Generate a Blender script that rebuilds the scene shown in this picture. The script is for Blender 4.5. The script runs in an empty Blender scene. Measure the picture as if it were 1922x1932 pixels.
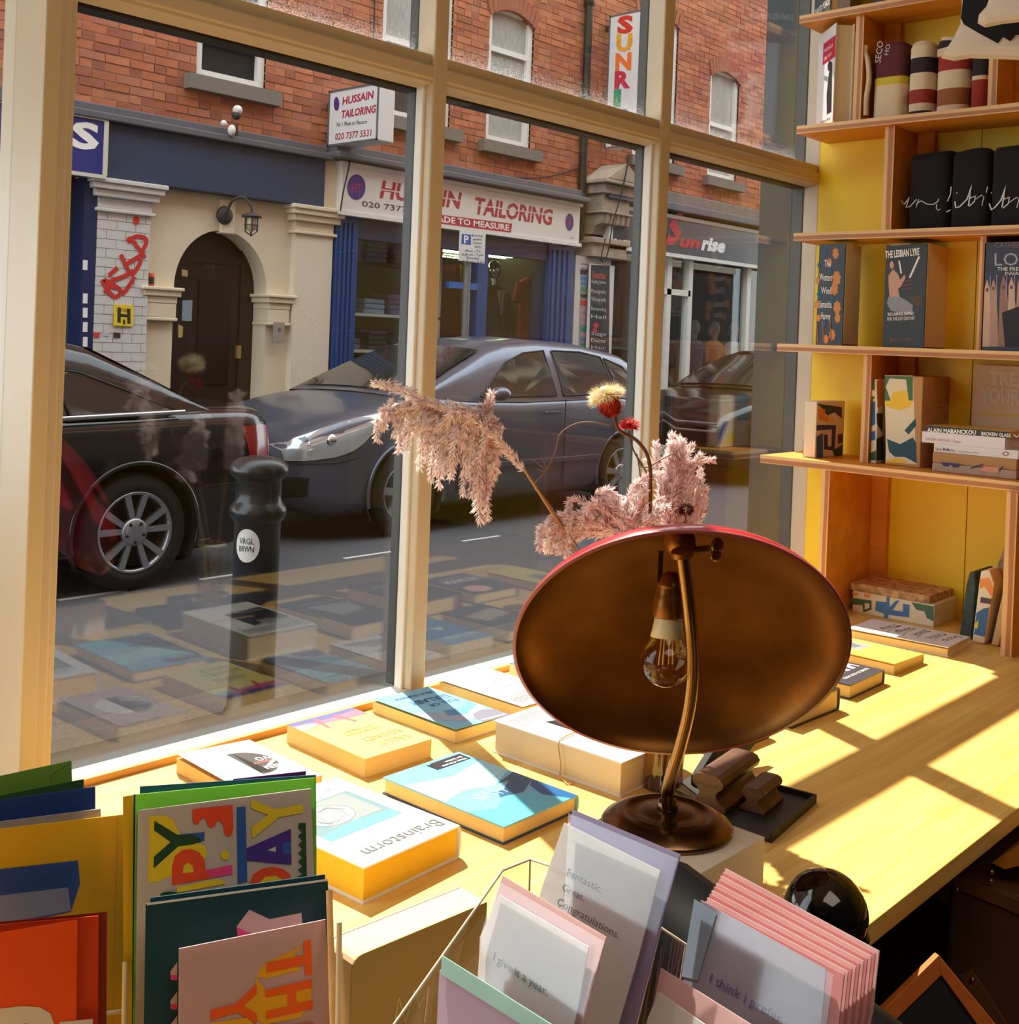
import bpy, bmesh, math, random
from mathutils import Vector, Matrix
random.seed(11)
SC = bpy.context.scene
COL = SC.collection
# ------------------------------------------------------------------ camera
F_, CX, CY = 2180.0, 961.0, 654.36
CAMP = Vector((0, 0, 1.425))
def _R(yaw, pitch, roll):
    f = Vector((math.sin(yaw)*math.cos(pitch), math.cos(yaw)*math.cos(pitch), -math.sin(pitch)))
    r = Vector((math.cos(yaw), -math.sin(yaw), 0)); d = f.cross(r)
    c, s = math.cos(roll), math.sin(roll)
    return c*r + s*d, -s*r + c*d, f
CR, CD, CF = _R(math.radians(47.5752), math.radians(0.3206), math.radians(-2.1829))
cam = bpy.data.cameras.new('camera'); camo = bpy.data.objects.new('camera', cam); COL.objects.link(camo)
camo.matrix_world = Matrix(((CR.x, -CD.x, -CF.x, CAMP.x), (CR.y, -CD.y, -CF.y, CAMP.y), (CR.z, -CD.z, -CF.z, CAMP.z), (0, 0, 0, 1)))
cam.sensor_fit = 'HORIZONTAL'; cam.sensor_width = 36; cam.lens = F_/1922*36
cam.shift_y = -(966-CY)/1922; cam.clip_start = 0.02; cam.clip_end = 300
SC.camera = camo
# ------------------------------------------------------------------ light
SC.view_settings.view_transform = 'Standard'; SC.view_settings.look = 'None'
SC.view_settings.exposure = 0.0; SC.view_settings.gamma = 1; SC.view_settings.use_curve_mapping = False
SC.cycles.max_bounces = 10; SC.cycles.diffuse_bounces = 5; SC.cycles.glossy_bounces = 4
SC.cycles.transparent_max_bounces = 24; SC.cycles.transmission_bounces = 8
SC.cycles.sample_clamp_indirect = 6; SC.cycles.caustics_reflective = False; SC.cycles.caustics_refractive = False
w = bpy.data.worlds.new('sky'); SC.world = w; w.use_nodes = True
w.node_tree.nodes['Background'].inputs[0].default_value = (0.86, 0.94, 1.0, 1)
w.node_tree.nodes['Background'].inputs[1].default_value = 3.7
sun = bpy.data.lights.new('sun', 'SUN'); sun.energy = 13.5; sun.color = (1, 0.93, 0.80); sun.angle = math.radians(0.55)
suno = bpy.data.objects.new('sun', sun); COL.objects.link(suno)
SUNV = Vector((-0.31, -0.69, -1.0)).normalized()
suno.rotation_euler = SUNV.to_track_quat('-Z', 'Y').to_euler(); suno.location = (6, 12, 20)
ar = bpy.data.lights.new('fill_light', 'AREA'); ar.energy = 22; ar.size = 1.6; ar.color = (1, .86, .68)  # unseen area light added under the ceiling to fill the interior
aro = bpy.data.objects.new('fill_light', ar); COL.objects.link(aro); aro.location = (0.3, -0.6, 3.0)
# ------------------------------------------------------------------ helpers
def ray(x, y): return CR*((x-CX)/F_) + CD*((y-CY)/F_) + CF
def onz(x, y, z): d = ray(x, y); return CAMP + d*((z-CAMP.z)/d.z)
def ony(x, y, Y): d = ray(x, y); return CAMP + d*((Y-CAMP.y)/d.y)
def onx(x, y, X): d = ray(x, y); return CAMP + d*((X-CAMP.x)/d.x)
def at(x, y, dep): return CAMP + ray(x, y)*dep
def onp(x, y, P, n): d = ray(x, y); return CAMP + d*((P-CAMP).dot(n)/d.dot(n))
def lin(c):
    c = c/255.0
    return c/12.92 if c <= 0.04045 else ((c+0.055)/1.055)**2.4
_M = {}
def mat(key, col=(200, 200, 200), rough=.5, metal=0, spec=.5, bump=0, bs=60, var=0, vs=6, trl=0, emit=0, stretch=None, coat=0):
    if key in _M: return _M[key]
    m = bpy.data.materials.new(key); m.use_nodes = True; nt = m.node_tree; b = nt.nodes['Principled BSDF']
    L = tuple(lin(c) for c in col)+(1,)
    b.inputs['Base Color'].default_value = L; b.inputs['Roughness'].default_value = rough
    b.inputs['Metallic'].default_value = metal; b.inputs['Specular IOR Level'].default_value = spec
    if coat: b.inputs['Coat Weight'].default_value = coat; b.inputs['Coat Roughness'].default_value = .08
    if emit: b.inputs['Emission Color'].default_value = L; b.inputs['Emission Strength'].default_value = emit
    if bump or var:
        tc = nt.nodes.new('ShaderNodeTexCoord'); mp = nt.nodes.new('ShaderNodeMapping')
        nt.links.new(tc.outputs['Object'], mp.inputs[0])
        if stretch: mp.inputs['Scale'].default_value = stretch
    if var:
        n = nt.nodes.new('ShaderNodeTexNoise'); n.inputs['Scale'].default_value = vs; n.inputs['Detail'].default_value = 5
        nt.links.new(mp.outputs[0], n.inputs['Vector'])
        r = nt.nodes.new('ShaderNodeValToRGB'); r.color_ramp.elements[0].position = .3; r.color_ramp.elements[1].position = .7
        r.color_ramp.elements[0].color = tuple(c*(1-var) for c in L[:3])+(1,)
        r.color_ramp.elements[1].color = tuple(min(1, c*(1+var*.6)) for c in L[:3])+(1,)
        nt.links.new(n.outputs[0], r.inputs[0]); nt.links.new(r.outputs[0], b.inputs['Base Color'])
    if bump:
        n = nt.nodes.new('ShaderNodeTexNoise'); n.inputs['Scale'].default_value = bs; n.inputs['Detail'].default_value = 4
        nt.links.new(mp.outputs[0], n.inputs['Vector'])
        bp = nt.nodes.new('ShaderNodeBump'); bp.inputs['Strength'].default_value = bump; bp.inputs['Distance'].default_value = .01
        nt.links.new(n.outputs[0], bp.inputs['Height']); nt.links.new(bp.outputs[0], b.inputs['Normal'])
    if trl:
        out = nt.nodes['Material Output']; t = nt.nodes.new('ShaderNodeBsdfTranslucent'); t.inputs[0].default_value = L
        mx = nt.nodes.new('ShaderNodeMixShader'); mx.inputs[0].default_value = trl
        nt.links.new(b.outputs[0], mx.inputs[1]); nt.links.new(t.outputs[0], mx.inputs[2]); nt.links.new(mx.outputs[0], out.inputs[0])
    _M[key] = m; return m
def glassmat(key, tint=(1, 1, 1), refl=1.0, ior=1.5, rough=0.0, dust=0.0):
    if key in _M: return _M[key]
    m = bpy.data.materials.new(key); m.use_nodes = True; nt = m.node_tree; nt.nodes.remove(nt.nodes['Principled BSDF'])
    out = nt.nodes['Material Output']; f = nt.nodes.new('ShaderNodeFresnel')
    ge = nt.nodes.new('ShaderNodeNewGeometry'); mi = nt.nodes.new('ShaderNodeMapRange'); mi.inputs[3].default_value = ior; mi.inputs[4].default_value = 1/ior
    nt.links.new(ge.outputs['Backfacing'], mi.inputs[0]); nt.links.new(mi.outputs[0], f.inputs[0])   # same reflectance at both faces of the pane
    t = nt.nodes.new('ShaderNodeBsdfTransparent'); t.inputs[0].default_value = tint+(1,)
    g = nt.nodes.new('ShaderNodeBsdfGlossy'); g.inputs['Roughness'].default_value = rough
    mu = nt.nodes.new('ShaderNodeMath'); mu.operation = 'MULTIPLY'; mu.inputs[1].default_value = refl
    nt.links.new(f.outputs[0], mu.inputs[0])
    mx = nt.nodes.new('ShaderNodeMixShader'); nt.links.new(mu.outputs[0], mx.inputs[0])
    nt.links.new(t.outputs[0], mx.inputs[1]); nt.links.new(g.outputs[0], mx.inputs[2])
    last = mx
    if dust:  # dust and dried splashes gathered along the bottom of the pane
        tc = nt.nodes.new('ShaderNodeTexCoord'); sp = nt.nodes.new('ShaderNodeSeparateXYZ'); nt.links.new(tc.outputs['Generated'], sp.inputs[0])
        mr = nt.nodes.new('ShaderNodeMapRange'); mr.inputs[1].default_value = 0; mr.inputs[2].default_value = dust; mr.inputs[3].default_value = 1; mr.inputs[4].default_value = 0
        nt.links.new(sp.outputs[2], mr.inputs[0])
        n = nt.nodes.new('ShaderNodeTexNoise'); n.inputs['Scale'].default_value = 420; n.inputs['Detail'].default_value = 2
        nt.links.new(tc.outputs['Object'], n.inputs['Vector'])
        p = nt.nodes.new('ShaderNodeMath'); p.operation = 'POWER'; p.inputs[1].default_value = 2.2; nt.links.new(mr.outputs[0], p.inputs[0])
        a = nt.nodes.new('ShaderNodeMath'); a.operation = 'MULTIPLY_ADD'; a.inputs[1].default_value = .42; nt.links.new(p.outputs[0], a.inputs[0]); nt.links.new(n.outputs[0], a.inputs[2])
        gt = nt.nodes.new('ShaderNodeMapRange'); gt.inputs[1].default_value = .74; gt.inputs[2].default_value = 1.0; gt.inputs[3].default_value = 0; gt.inputs[4].default_value = .16
        nt.links.new(a.outputs[0], gt.inputs[0])
        d = nt.nodes.new('ShaderNodeBsdfTranslucent'); d.inputs[0].default_value = (.8, .8, .8, 1)
        m2 = nt.nodes.new('ShaderNodeMixShader'); nt.links.new(gt.outputs[0], m2.inputs[0]); nt.links.new(mx.outputs[0], m2.inputs[1]); nt.links.new(d.outputs[0], m2.inputs[2]); last = m2
    nt.links.new(last.outputs[0], out.inputs[0])
    _M[key] = m; return m
def plymat(key, axis, scale, c0, c1):
    """laminated board: bands of lighter and darker veneer through the thickness, long grain noise"""
    if key in _M: return _M[key]
    m = bpy.data.materials.new(key); m.use_nodes = True; nt = m.node_tree; b = nt.nodes['Principled BSDF']; b.inputs['Roughness'].default_value = .45
    tc = nt.nodes.new('ShaderNodeTexCoord'); sp = nt.nodes.new('ShaderNodeSeparateXYZ'); nt.links.new(tc.outputs['Generated'], sp.inputs[0])
    mu = nt.nodes.new('ShaderNodeMath'); mu.operation = 'MULTIPLY'; mu.inputs[1].default_value = scale; nt.links.new(sp.outputs[axis], mu.inputs[0])
    mp = nt.nodes.new('ShaderNodeMapping'); nt.links.new(tc.outputs['Object'], mp.inputs[0]); s = [60, 60, 60]; s[1 if axis == 2 else 2] = 4; mp.inputs['Scale'].default_value = s
    n = nt.nodes.new('ShaderNodeTexNoise'); n.inputs['Scale'].default_value = 1; n.inputs['Detail'].default_value = 4; nt.links.new(mp.outputs[0], n.inputs['Vector'])
    ad = nt.nodes.new('ShaderNodeMath'); ad.operation = 'ADD'; nt.links.new(mu.outputs[0], ad.inputs[0])
    n2 = nt.nodes.new('ShaderNodeMath'); n2.operation = 'MULTIPLY'; n2.inputs[1].default_value = .3; nt.links.new(n.outputs[0], n2.inputs[0]); nt.links.new(n2.outputs[0], ad.inputs[1])
    fr = nt.nodes.new('ShaderNodeMath'); fr.operation = 'PINGPONG'; fr.inputs[1].default_value = .5; nt.links.new(ad.outputs[0], fr.inputs[0])
    r = nt.nodes.new('ShaderNodeValToRGB'); r.color_ramp.elements[0].position = .2; r.color_ramp.elements[1].position = .32
    r.color_ramp.elements[0].color = tuple(lin(c) for c in c0)+(1,); r.color_ramp.elements[1].color = tuple(lin(c) for c in c1)+(1,)
    nt.links.new(fr.outputs[0], r.inputs[0]); nt.links.new(r.outputs[0], b.inputs['Base Color'])
    _M[key] = m; return m
def woodmat(key, c0, c1, rough=.4, stave=None, along=0, gs=1.0):
    """solid timber with long grain; stave=(len,width) adds edge-glued strips of differing tone"""
    if key in _M: return _M[key]
    m = bpy.data.materials.new(key); m.use_nodes = True; nt = m.node_tree; b = nt.nodes['Principled BSDF']; b.inputs['Roughness'].default_value = rough
    tc = nt.nodes.new('ShaderNodeTexCoord'); mp = nt.nodes.new('ShaderNodeMapping'); nt.links.new(tc.outputs['Object'], mp.inputs[0])
    s = [45*gs, 45*gs, 45*gs]; s[along] = 2.2*gs; mp.inputs['Scale'].default_value = s
    n = nt.nodes.new('ShaderNodeTexNoise'); n.inputs['Scale'].default_value = 1; n.inputs['Detail'].default_value = 6; n.inputs['Distortion'].default_value = .6
    nt.links.new(mp.outputs[0], n.inputs['Vector'])
    r = nt.nodes.new('ShaderNodeValToRGB'); r.color_ramp.elements[0].position = .3; r.color_ramp.elements[1].position = .72
    r.color_ramp.elements[0].color = tuple(lin(c) for c in c0)+(1,); r.color_ramp.elements[1].color = tuple(lin(c) for c in c1)+(1,)
    nt.links.new(n.outputs[0], r.inputs[0]); last = r.outputs[0]
    if stave:
        br = nt.nodes.new('ShaderNodeTexBrick'); nt.links.new(tc.outputs['Object'], br.inputs['Vector'])
        br.inputs['Scale'].default_value = 1; br.inputs['Brick Width'].default_value = stave[0]; br.inputs['Row Height'].default_value = stave[1]
        br.inputs['Mortar Size'].default_value = .0006; br.inputs['Color1'].default_value = (.62, .62, .62, 1); br.inputs['Color2'].default_value = (1, 1, 1, 1); br.inputs['Mortar'].default_value = (.45, .4, .35, 1)
        br.offset = .37
        mx = nt.nodes.new('ShaderNodeMix'); mx.data_type = 'RGBA'; mx.blend_type = 'MULTIPLY'; mx.inputs[0].default_value = .55
        nt.links.new(last, mx.inputs[6]); nt.links.new(br.outputs['Color'], mx.inputs[7]); last = mx.outputs[2]
    nt.links.new(last, b.inputs['Base Color'])
    bp = nt.nodes.new('ShaderNodeBump'); bp.inputs['Strength'].default_value = .08; bp.inputs['Distance'].default_value = .004
    nt.links.new(n.outputs[0], bp.inputs['Height']); nt.links.new(bp.outputs[0], b.inputs['Normal'])
    _M[key] = m; return m
def c(r, g, b, rough=.6, **k): return mat('colour_%d_%d_%d_%d' % (r, g, b, int(rough*100)), (r, g, b), rough, **k)
def mw(o):
    M = Matrix()
    while o: M = o.matrix_basis @ M; o = o.parent
    return M
class MB:
    def __init__(s): s.v = []; s.f = []; s.mi = []; s.sm = []; s.mats = []
    def _m(s, m):
        if m not in s.mats: s.mats.append(m)
        return s.mats.index(m)
    def add(s, vs, fs, m, smooth=False):
        o = len(s.v); s.v += [Vector(v) for v in vs]; k = s._m(m)
        for f in fs: s.f.append([o+i for i in f]); s.mi.append(k); s.sm.append(smooth)
        return s
    def box(s, x0, x1, y0, y1, z0, z1, m, R=None, o=None):
        vs = [Vector((x, y, z)) for x in (x0, x1) for y in (y0, y1) for z in (z0, z1)]
        if R is not None: vs = [R @ v for v in vs]
        if o is not None: vs = [v+Vector(o) for v in vs]
        return s.add(vs, [(0, 1, 3, 2), (4, 6, 7, 5), (0, 4, 5, 1), (2, 3, 7, 6), (0, 2, 6, 4), (1, 5, 7, 3)], m)
    def prism(s, pts, ext, m, smooth=False):
        """pts: planar 3-D outline, ext: extrusion vector"""
        pts = [Vector(p) for p in pts]; n = len(pts); ext = Vector(ext)
        s.add(pts+[p+ext for p in pts], [list(range(n))[::-1], [n+i for i in range(n)]]+[(i, (i+1) % n, n+(i+1) % n, n+i) for i in range(n)], m, smooth); return s
    def tube(s, path, rad, m, n=8, caps=True, smooth=True):
        path = [Vector(p) for p in path]; k = len(path)
        if not isinstance(rad, (list, tuple)): rad = [rad]*k
        d0 = (path[1]-path[0]).normalized(); a = d0.orthogonal().normalized(); vs = []
        for i in range(k):
            d = (path[min(i+1, k-1)]-path[max(i-1, 0)]).normalized()
            a = (a-d*a.dot(d))
            a = a.normalized() if a.length > 1e-6 else d.orthogonal().normalized()
            b = d.cross(a)
            for j in range(n): t = 2*math.pi*j/n; vs.append(path[i]+(a*math.cos(t)+b*math.sin(t))*rad[i])
        fs = [(i*n+j, i*n+(j+1) % n, (i+1)*n+(j+1) % n, (i+1)*n+j) for i in range(k-1) for j in range(n)]
        s.add(vs, fs, m, smooth)
        if caps: s.add(vs[:n], [list(range(n))[::-1]], m); s.add(vs[-n:], [list(range(n))], m)
        return s
    def lathe(s, prof, o, ax, m, n=32, smooth=True, a0=0, a1=2*math.pi):
        o = Vector(o); ax = Vector(ax).normalized(); a = ax.orthogonal().normalized(); b = ax.cross(a); vs = []; k = len(prof)
        full = abs(a1-a0-2*math.pi) < 1e-6; N = n if full else n+1
        for r, h in prof:
            for j in range(N): t = a0+(a1-a0)*j/n; vs.append(o+ax*h+(a*math.cos(t)+b*math.sin(t))*max(r, 1e-5))
        fs = [(i*N+j, i*N+(j+1) % N, (i+1)*N+(j+1) % N, (i+1)*N+j) for i in range(k-1) for j in range(N if full else N-1)]
        return s.add(vs, fs, m, smooth)
    def sphere(s, o, r, m, n=20, sc=(1, 1, 1)):
        o = Vector(o); vs = []; h = n//2
        for i in range(h+1):
            p = math.pi*i/h
            for j in range(n): t = 2*math.pi*j/n; vs.append(o+Vector((r*sc[0]*math.sin(p)*math.cos(t), r*sc[1]*math.sin(p)*math.sin(t), r*sc[2]*math.cos(p))))
        return s.add(vs, [(i*n+j, (i+1)*n+j, (i+1)*n+(j+1) % n, i*n+(j+1) % n) for i in range(h) for j in range(n)], m, True)
    def build(s, name, parent=None, world=True, bevel=0, kind=None, label=None, cat=None, group=None, subs=0):
        me = bpy.data.meshes.new(name); vs = s.v
        if parent and world: I = mw(parent).inverted(); vs = [I @ v for v in vs]
        me.from_pydata(vs, [], s.f)
        for m in s.mats: me.materials.append(m)
        me.polygons.foreach_set('material_index', s.mi); me.polygons.foreach_set('use_smooth', s.sm); me.update()
        o = bpy.data.objects.new(name, me); COL.objects.link(o)
        if parent: o.parent = parent
        if bevel:
            b = o.modifiers.new('bevel', 'BEVEL'); b.width = bevel; b.segments = 2; b.limit_method = 'ANGLE'; b.angle_limit = math.radians(40)
        if subs: q = o.modifiers.new('sub', 'SUBSURF'); q.levels = subs; q.render_levels = subs
        if kind: o['kind'] = kind
        if label: o['label'] = label
        if cat: o['category'] = cat
        if group: o['group'] = group
        return o
def thing(name, label, cat, loc, rz=0, group=None, kind=None):
    o = bpy.data.objects.new(name, None); COL.objects.link(o); o.location = loc; o.rotation_euler = (0, 0, rz)
    o.empty_display_size = .05; o['label'] = label; o['category'] = cat
    if group: o['group'] = group
    if kind: o['kind'] = kind
    return o
def struct(name, mb, parent=None, bevel=0):
    return mb.build(name, parent, bevel=bevel, kind='structure')
def copy_tree(o, parent=None):
    k = o.copy(); COL.objects.link(k); k.parent = parent
    for ch in list(o.children): copy_tree(ch, k)
    return k
_T = {}
def glyphs(s, bold=0.0):
    key = (s, bold)
    if key in _T: return _T[key]
    cu = bpy.data.curves.new('t', 'FONT'); cu.body = s; cu.size = 1; cu.offset = bold; cu.resolution_u = 2; cu.fill_mode = 'BOTH'
    ob = bpy.data.objects.new('t', cu); COL.objects.link(ob)
    dg = bpy.context.evaluated_depsgraph_get(); me = ob.evaluated_get(dg).to_mesh()
    vs = [(v.co.x, v.co.y) for v in me.vertices]; fs = [list(p.vertices) for p in me.polygons]
    ob.evaluated_get(dg).to_mesh_clear(); bpy.data.objects.remove(ob); bpy.data.curves.remove(cu)
    x0 = min(v[0] for v in vs); x1 = max(v[0] for v in vs)
    vs = [((v[0]-x0)/(x1-x0), v[1]/.70) for v in vs]
    _T[key] = (vs, fs); return _T[key]
class Art:
    """flat print laid on a real surface: plane through P with normal n; shapes are given by where the photo shows them"""
    def __init__(s, P, n, eps=.0004): s.P = Vector(P); s.n = Vector(n).normalized(); s.k = 1; s.eps = eps; s.mb = MB()
    def p(s, q): return onp(q[0], q[1], s.P, s.n)
    def lift(s): v = s.n*(s.eps*(.5+.14*s.k)); s.k += 1; return v
    def poly(s, pts, m, d3=False):
        l = s.lift(); s.mb.add([(Vector(q) if d3 else s.p(q))+l for q in pts], [list(range(len(pts)))], m); return s
    def ell(s, cen, rx, ry, m, a0=0, a1=360, n=28):
        return s.poly([(cen[0]+rx*math.cos(math.radians(a0+(a1-a0)*i/n)), cen[1]+ry*math.sin(math.radians(a0+(a1-a0)*i/n))) for i in range(n+(0 if a1-a0 >= 360 else 1))], m)
    def text(s, t, b0, b1, top, m, bold=.012, d3=False):
        vs, fs = glyphs(t, bold); l = s.lift()
        A, B, T = (Vector(b0), Vector(b1), Vector(top)) if d3 else (s.p(b0), s.p(b1), s.p(top))
        s.mb.add([A+(B-A)*x+(T-A)*y+l for x, y in vs], fs, m); return s
    def stroke(s, pts, wd, m, d3=False):
        l = s.lift(); P = [(Vector(q) if d3 else s.p(q)) for q in pts]; vs = []
        for i in range(len(P)):
            d = (P[min(i+1, len(P)-1)]-P[max(i-1, 0)]); sd = s.n.cross(d)
            sd = sd.normalized() if sd.length > 1e-9 else Vector((0, 0, 1))
            vs += [P[i]+sd*wd/2+l, P[i]-sd*wd/2+l]
        s.mb.add(vs, [(2*i, 2*i+1, 2*i+3, 2*i+2) for i in range(len(P)-1)], m); return s
    def build(s, name, parent, **k): return s.mb.build(name, parent, **k) if s.mb.f else None
def smooth_path(pts, n=6):
    P = [Vector(p) for p in pts]; out = []
    for i in range(len(P)-1):
        p0, p1, p2, p3 = P[max(i-1, 0)], P[i], P[i+1], P[min(i+2, len(P)-1)]
        for k in range(n):
            t = k/n
            out.append(.5*((2*p1)+(p2-p0)*t+(2*p0-5*p1+4*p2-p3)*t*t+(3*p1-p0-3*p2+p3)*t*t*t))
    out.append(P[-1]); return out
def rnd(a, b): return random.uniform(a, b)
# ================================================================== ROOM
G = 1.62; BZ = 0.75; ST = -0.035
paint = mat('cream_gloss_paint', (204, 186, 158), .35, bump=.05, bs=25, var=.06, vs=4)
wpaint = mat('white_gloss_paint', (232, 228, 220), .35, bump=.04, bs=30)
blackp = mat('black_exterior_paint', (16, 16, 20), .45)
pane_g = glassmat('window_glass', (.97, .98, .97), 1.0)
pane_d = glassmat('dusty_window_glass', (.97, .98, .97), 1.0, dust=.13)
dark = mat('dark_plaster', (92, 80, 66), .9)
ylw = mat('yellow_panel_paint', (244, 206, 8), .5, var=.05, vs=3, bump=.05, bs=200)
flo = mat('floor_boards', (96, 76, 58), .6)
struct('floor', MB().box(-2.7, 3.3, -3, 1.72, -.12, 0, flo))
struct('ceiling', MB().box(-2.7, 3.3, -3, 1.72, 3.1, 3.25, mat('ceiling_paint', (205, 195, 178), .8)))
struct('wall_back', MB().box(-2.7, 3.3, -3.1, -3, 0, 3.1, dark))
struct('wall_left', MB().box(-2.8, -2.7, -3, 1.72, 0, 3.1, dark))
struct('wall_right', MB().box(3.02, 3.3, -3, 1.72, 0, 3.1, mat('wall_paint_yellow', (200, 158, 40), .7)))
wf = MB().box(-2.7, 3.3, 1.6, 1.72, 0, .742, dark).box(-2.7, 3.3, 1.6, 1.72, 2.98, 3.1, dark).box(-2.7, -1.0, 1.6, 1.72, .742, 2.98, dark).box(3.0, 3.3, 1.66, 1.72, .742, 2.98, blackp)
struct('wall_front', wf)
# window: thick posts, mullions, transom with beads, glass
zt0 = ony(700, 119, 1.575).z; zt1 = ony(700, 89, 1.575).z
g0, g1 = .758, ony(640, 130, G).z; u0 = ony(700, 80, G).z; u1 = 2.93
V = [(ony(88, 0, 1.53).x, ony(88, 0, 1.53).x, ony(148.5, 0, 1.572).x),
     (ony(779, 1200, 1.575).x, ony(805, 1200, 1.575).x), (ony(1228, 740, 1.575).x, ony(1247, 740, 1.575).x)]
xl, xr = V[0][2], ony(1493, 1045, G).x
bays = [(xl, ony(752.8, 1200, G).x), (V[1][1], ony(1205, 740, G).x), (V[2][1], xr)]
fr = thing('window_1', 'cream painted timber shop window with three tall panes and panes above', 'window', (1.5, 1.6, .75)); fr['kind'] = 'structure'
def member(name, mb, bev=.0025): return mb.build(name, fr, bevel=bev)
p0, p1 = V[0][0], xl
xb_, xc_ = ony(120, 0, 1.53).x, ony(138, 0, 1.55).x
member('corner_post', MB().box(p0, xb_, 1.53, 1.66, .75, 3.0, paint), .003)
member('post_moulding', MB().box(xb_+.0005, xc_, 1.55, 1.66, .75, 3.0, paint), .004)
member('post_moulding', MB().box(xc_+.0005, xl, 1.572, 1.66, .75, 3.0, paint), .003)
for a, b in V[1:]:
    member('mullion', MB().box(a, b, 1.575, 1.624, .76, 2.98, paint), .004)
    member('mullion_bead', MB().box(a-.006, a+.002, 1.596, 1.617, g0, zt0, wpaint).box(b-.002, b+.003, 1.602, 1.617, g0, zt0, wpaint))
    member('exterior_mullion', MB().box(a+.002, b+.004, 1.626, 1.65, .76, 2.98, blackp))
member('right_stile', MB().box(xr+.018, 3.0, 1.578, 1.624, .76, 2.98, paint).box(xr, xr+.02, 1.596, 1.624, .76, 2.98, wpaint))
member('exterior_stile', MB().box(xr-.006, 3.0, 1.626, 1.66, .76, 2.98, blackp).box(3.0, 3.3, 1.722, 1.765, .05, 3.2, blackp).box(2.998, 3.0, 1.66, 1.765, .05, 2.98, blackp))
member('transom', MB().box(xl, 3.0, 1.5762, 1.6236, zt0, zt1, paint), .004)
for a, b in bays: member('transom_bead', MB().prism([(a, 1.580, zt0), (a, 1.580, zt0-.005), (a, 1.616, g1), (a, 1.616, zt0)], (b-a, 0, 0), paint), 0)
member('upper_bead', MB().box(xl, 3.0, 1.584, 1.623, zt1, u0-.002, paint), .002)
member('exterior_transom', MB().box(xl, 3.0, 1.626, 1.66, g1-.004, u0, blackp))
member('head_rail', MB().box(-1.0, 3.0, 1.575, 1.66, u1, 3.0, paint))
member('bottom_rail', MB().box(-1.0, 3.0, 1.586, 1.624, .742, g0+.003, wpaint))
member('outer_sill', MB().box(-1.0, 3.0, 1.626, 1.74, .70, .748, mat('grey_painted_sill', (28, 29, 33), .8, spec=.2)))
for a, b in bays:
    member('glass_pane', MB().box(a-.008, b+.008, G-.002, G+.002, g0-.003, g1+.004, pane_g), 0)
    member('upper_glass_pane', MB().box(a-.008, b+.008, G-.002, G+.002, u0-.004, u1, pane_d), 0)
member('side_glass_pane', MB().box(-1.0, p0, G-.002, G+.002, g0-.003, u1, pane_g), 0)
# bench
oak = woodmat('honey_pine_worktop', (222, 174, 88), (242, 206, 120), .42, stave=(.42, .044), along=0)
bench = thing('window_bench', 'long honey pine bench along the window covered with books', 'bench', (1.0, 1.08, 0))
MB().box(-1.15, 3.0, .587, 1.574, .722, BZ, oak).build('worktop', bench, bevel=.0015)
MB().box(-1.15, 3.0, 1.574, 1.586, .722, BZ+.011, woodmat('pine_upstand', (196, 140, 70), (224, 172, 100), .5)).build('upstand', bench)
for x, y in ((-1.1, .64), (2.93, .72), (2.93, 1.5), (-1.1, 1.5)): MB().box(x, x+.05, y, y+.05, 0, .722, oak).build('leg', bench)
MB().box(-1.05, 2.9, 1.50, 1.52, .6, .722, dark).build('rail', bench)
# ------------------------------------------------------------------ shelving
ply_h = plymat('plywood_shelf_edge', 2, 1.0, (228, 184, 128), (178, 112, 58))
ply_v = plymat('plywood_upright_edge', 1, 1.0, (226, 180, 122), (178, 112, 58))
orange_ply = woodmat('stained_plywood_face', (206, 126, 34), (226, 152, 52), .5, along=1, gs=.5)
shelf = thing('bookshelf', 'yellow backed plywood bookcase standing beside the shop window', 'shelf', (2.9, .8, 0))
SH = []
for (x, y, X, e) in ((1508, 30, 2.84, 1.565), (1503, 238, 2.82, 1.555), (1497, 440, 2.84, 1.56), (1466, 648, 2.80, 1.577), (1434, 858, 2.735, 1.578)):
    P = onx(x, y, X); SH.append((X, P.z, P.y))
    b = MB().box(X+.0012, 3.0, -.3, P.y-.0012, P.z-.0205, P.z-.0005, orange_ply)
    o = b.build('shelf_board', shelf)
    MB().box(X-.0005, X+.001, -.3, P.y, P.z-.021, P.z, ply_h).box(X, 3.0, P.y-.001, P.y, P.z-.021, P.z, ply_h).build('shelf_edge', shelf)
def upright(pl, pr, py, X, z0, z1, back=True):
    ya = onx(pl, py, X).y; yb = onx(pr, py, X).y
    MB().box(X+.0015, 3.0, yb+.0005, ya-.0005, z0, z1, orange_ply).build('upright', shelf)
    MB().box(X, X+.0012, yb, ya, z0, z1, ply_v).build('upright_edge', shelf)
    if back: MB().box(2.982, 3.0, yb-.045, yb, z0, z1, orange_ply).build('batten', shelf)
S1, S2, S3, S4, S5 = SH
upright(1546, 1561, 1000, 2.735, BZ, S5[1]-.021)
upright(1890, 1911, 1150, 2.715, BZ, S5[1]-.021)
upright(1625, 1640, 780, 2.82, S5[1], S4[1]-.021)
upright(1845, 1856, 560, 2.87, S4[1], S3[1]-.021)
upright(1666, 1684, 340, 2.84, S3[1], S2[1]-.021)
upright(1611, 1626, 140, 2.86, S2[1], S1[1]-.021)
upright(1864, 1881, 150, 2.86, S2[1], S1[1]-.021)
seams = [1.60, onx(1822, 1000, 3.0).y, .55, .1, -.35]
for a, b in zip(seams, seams[1:]): MB().box(3.001, 3.018, b+.0012, a-.0012, .75, 3.05, ylw).build('back_panel', shelf)
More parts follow.
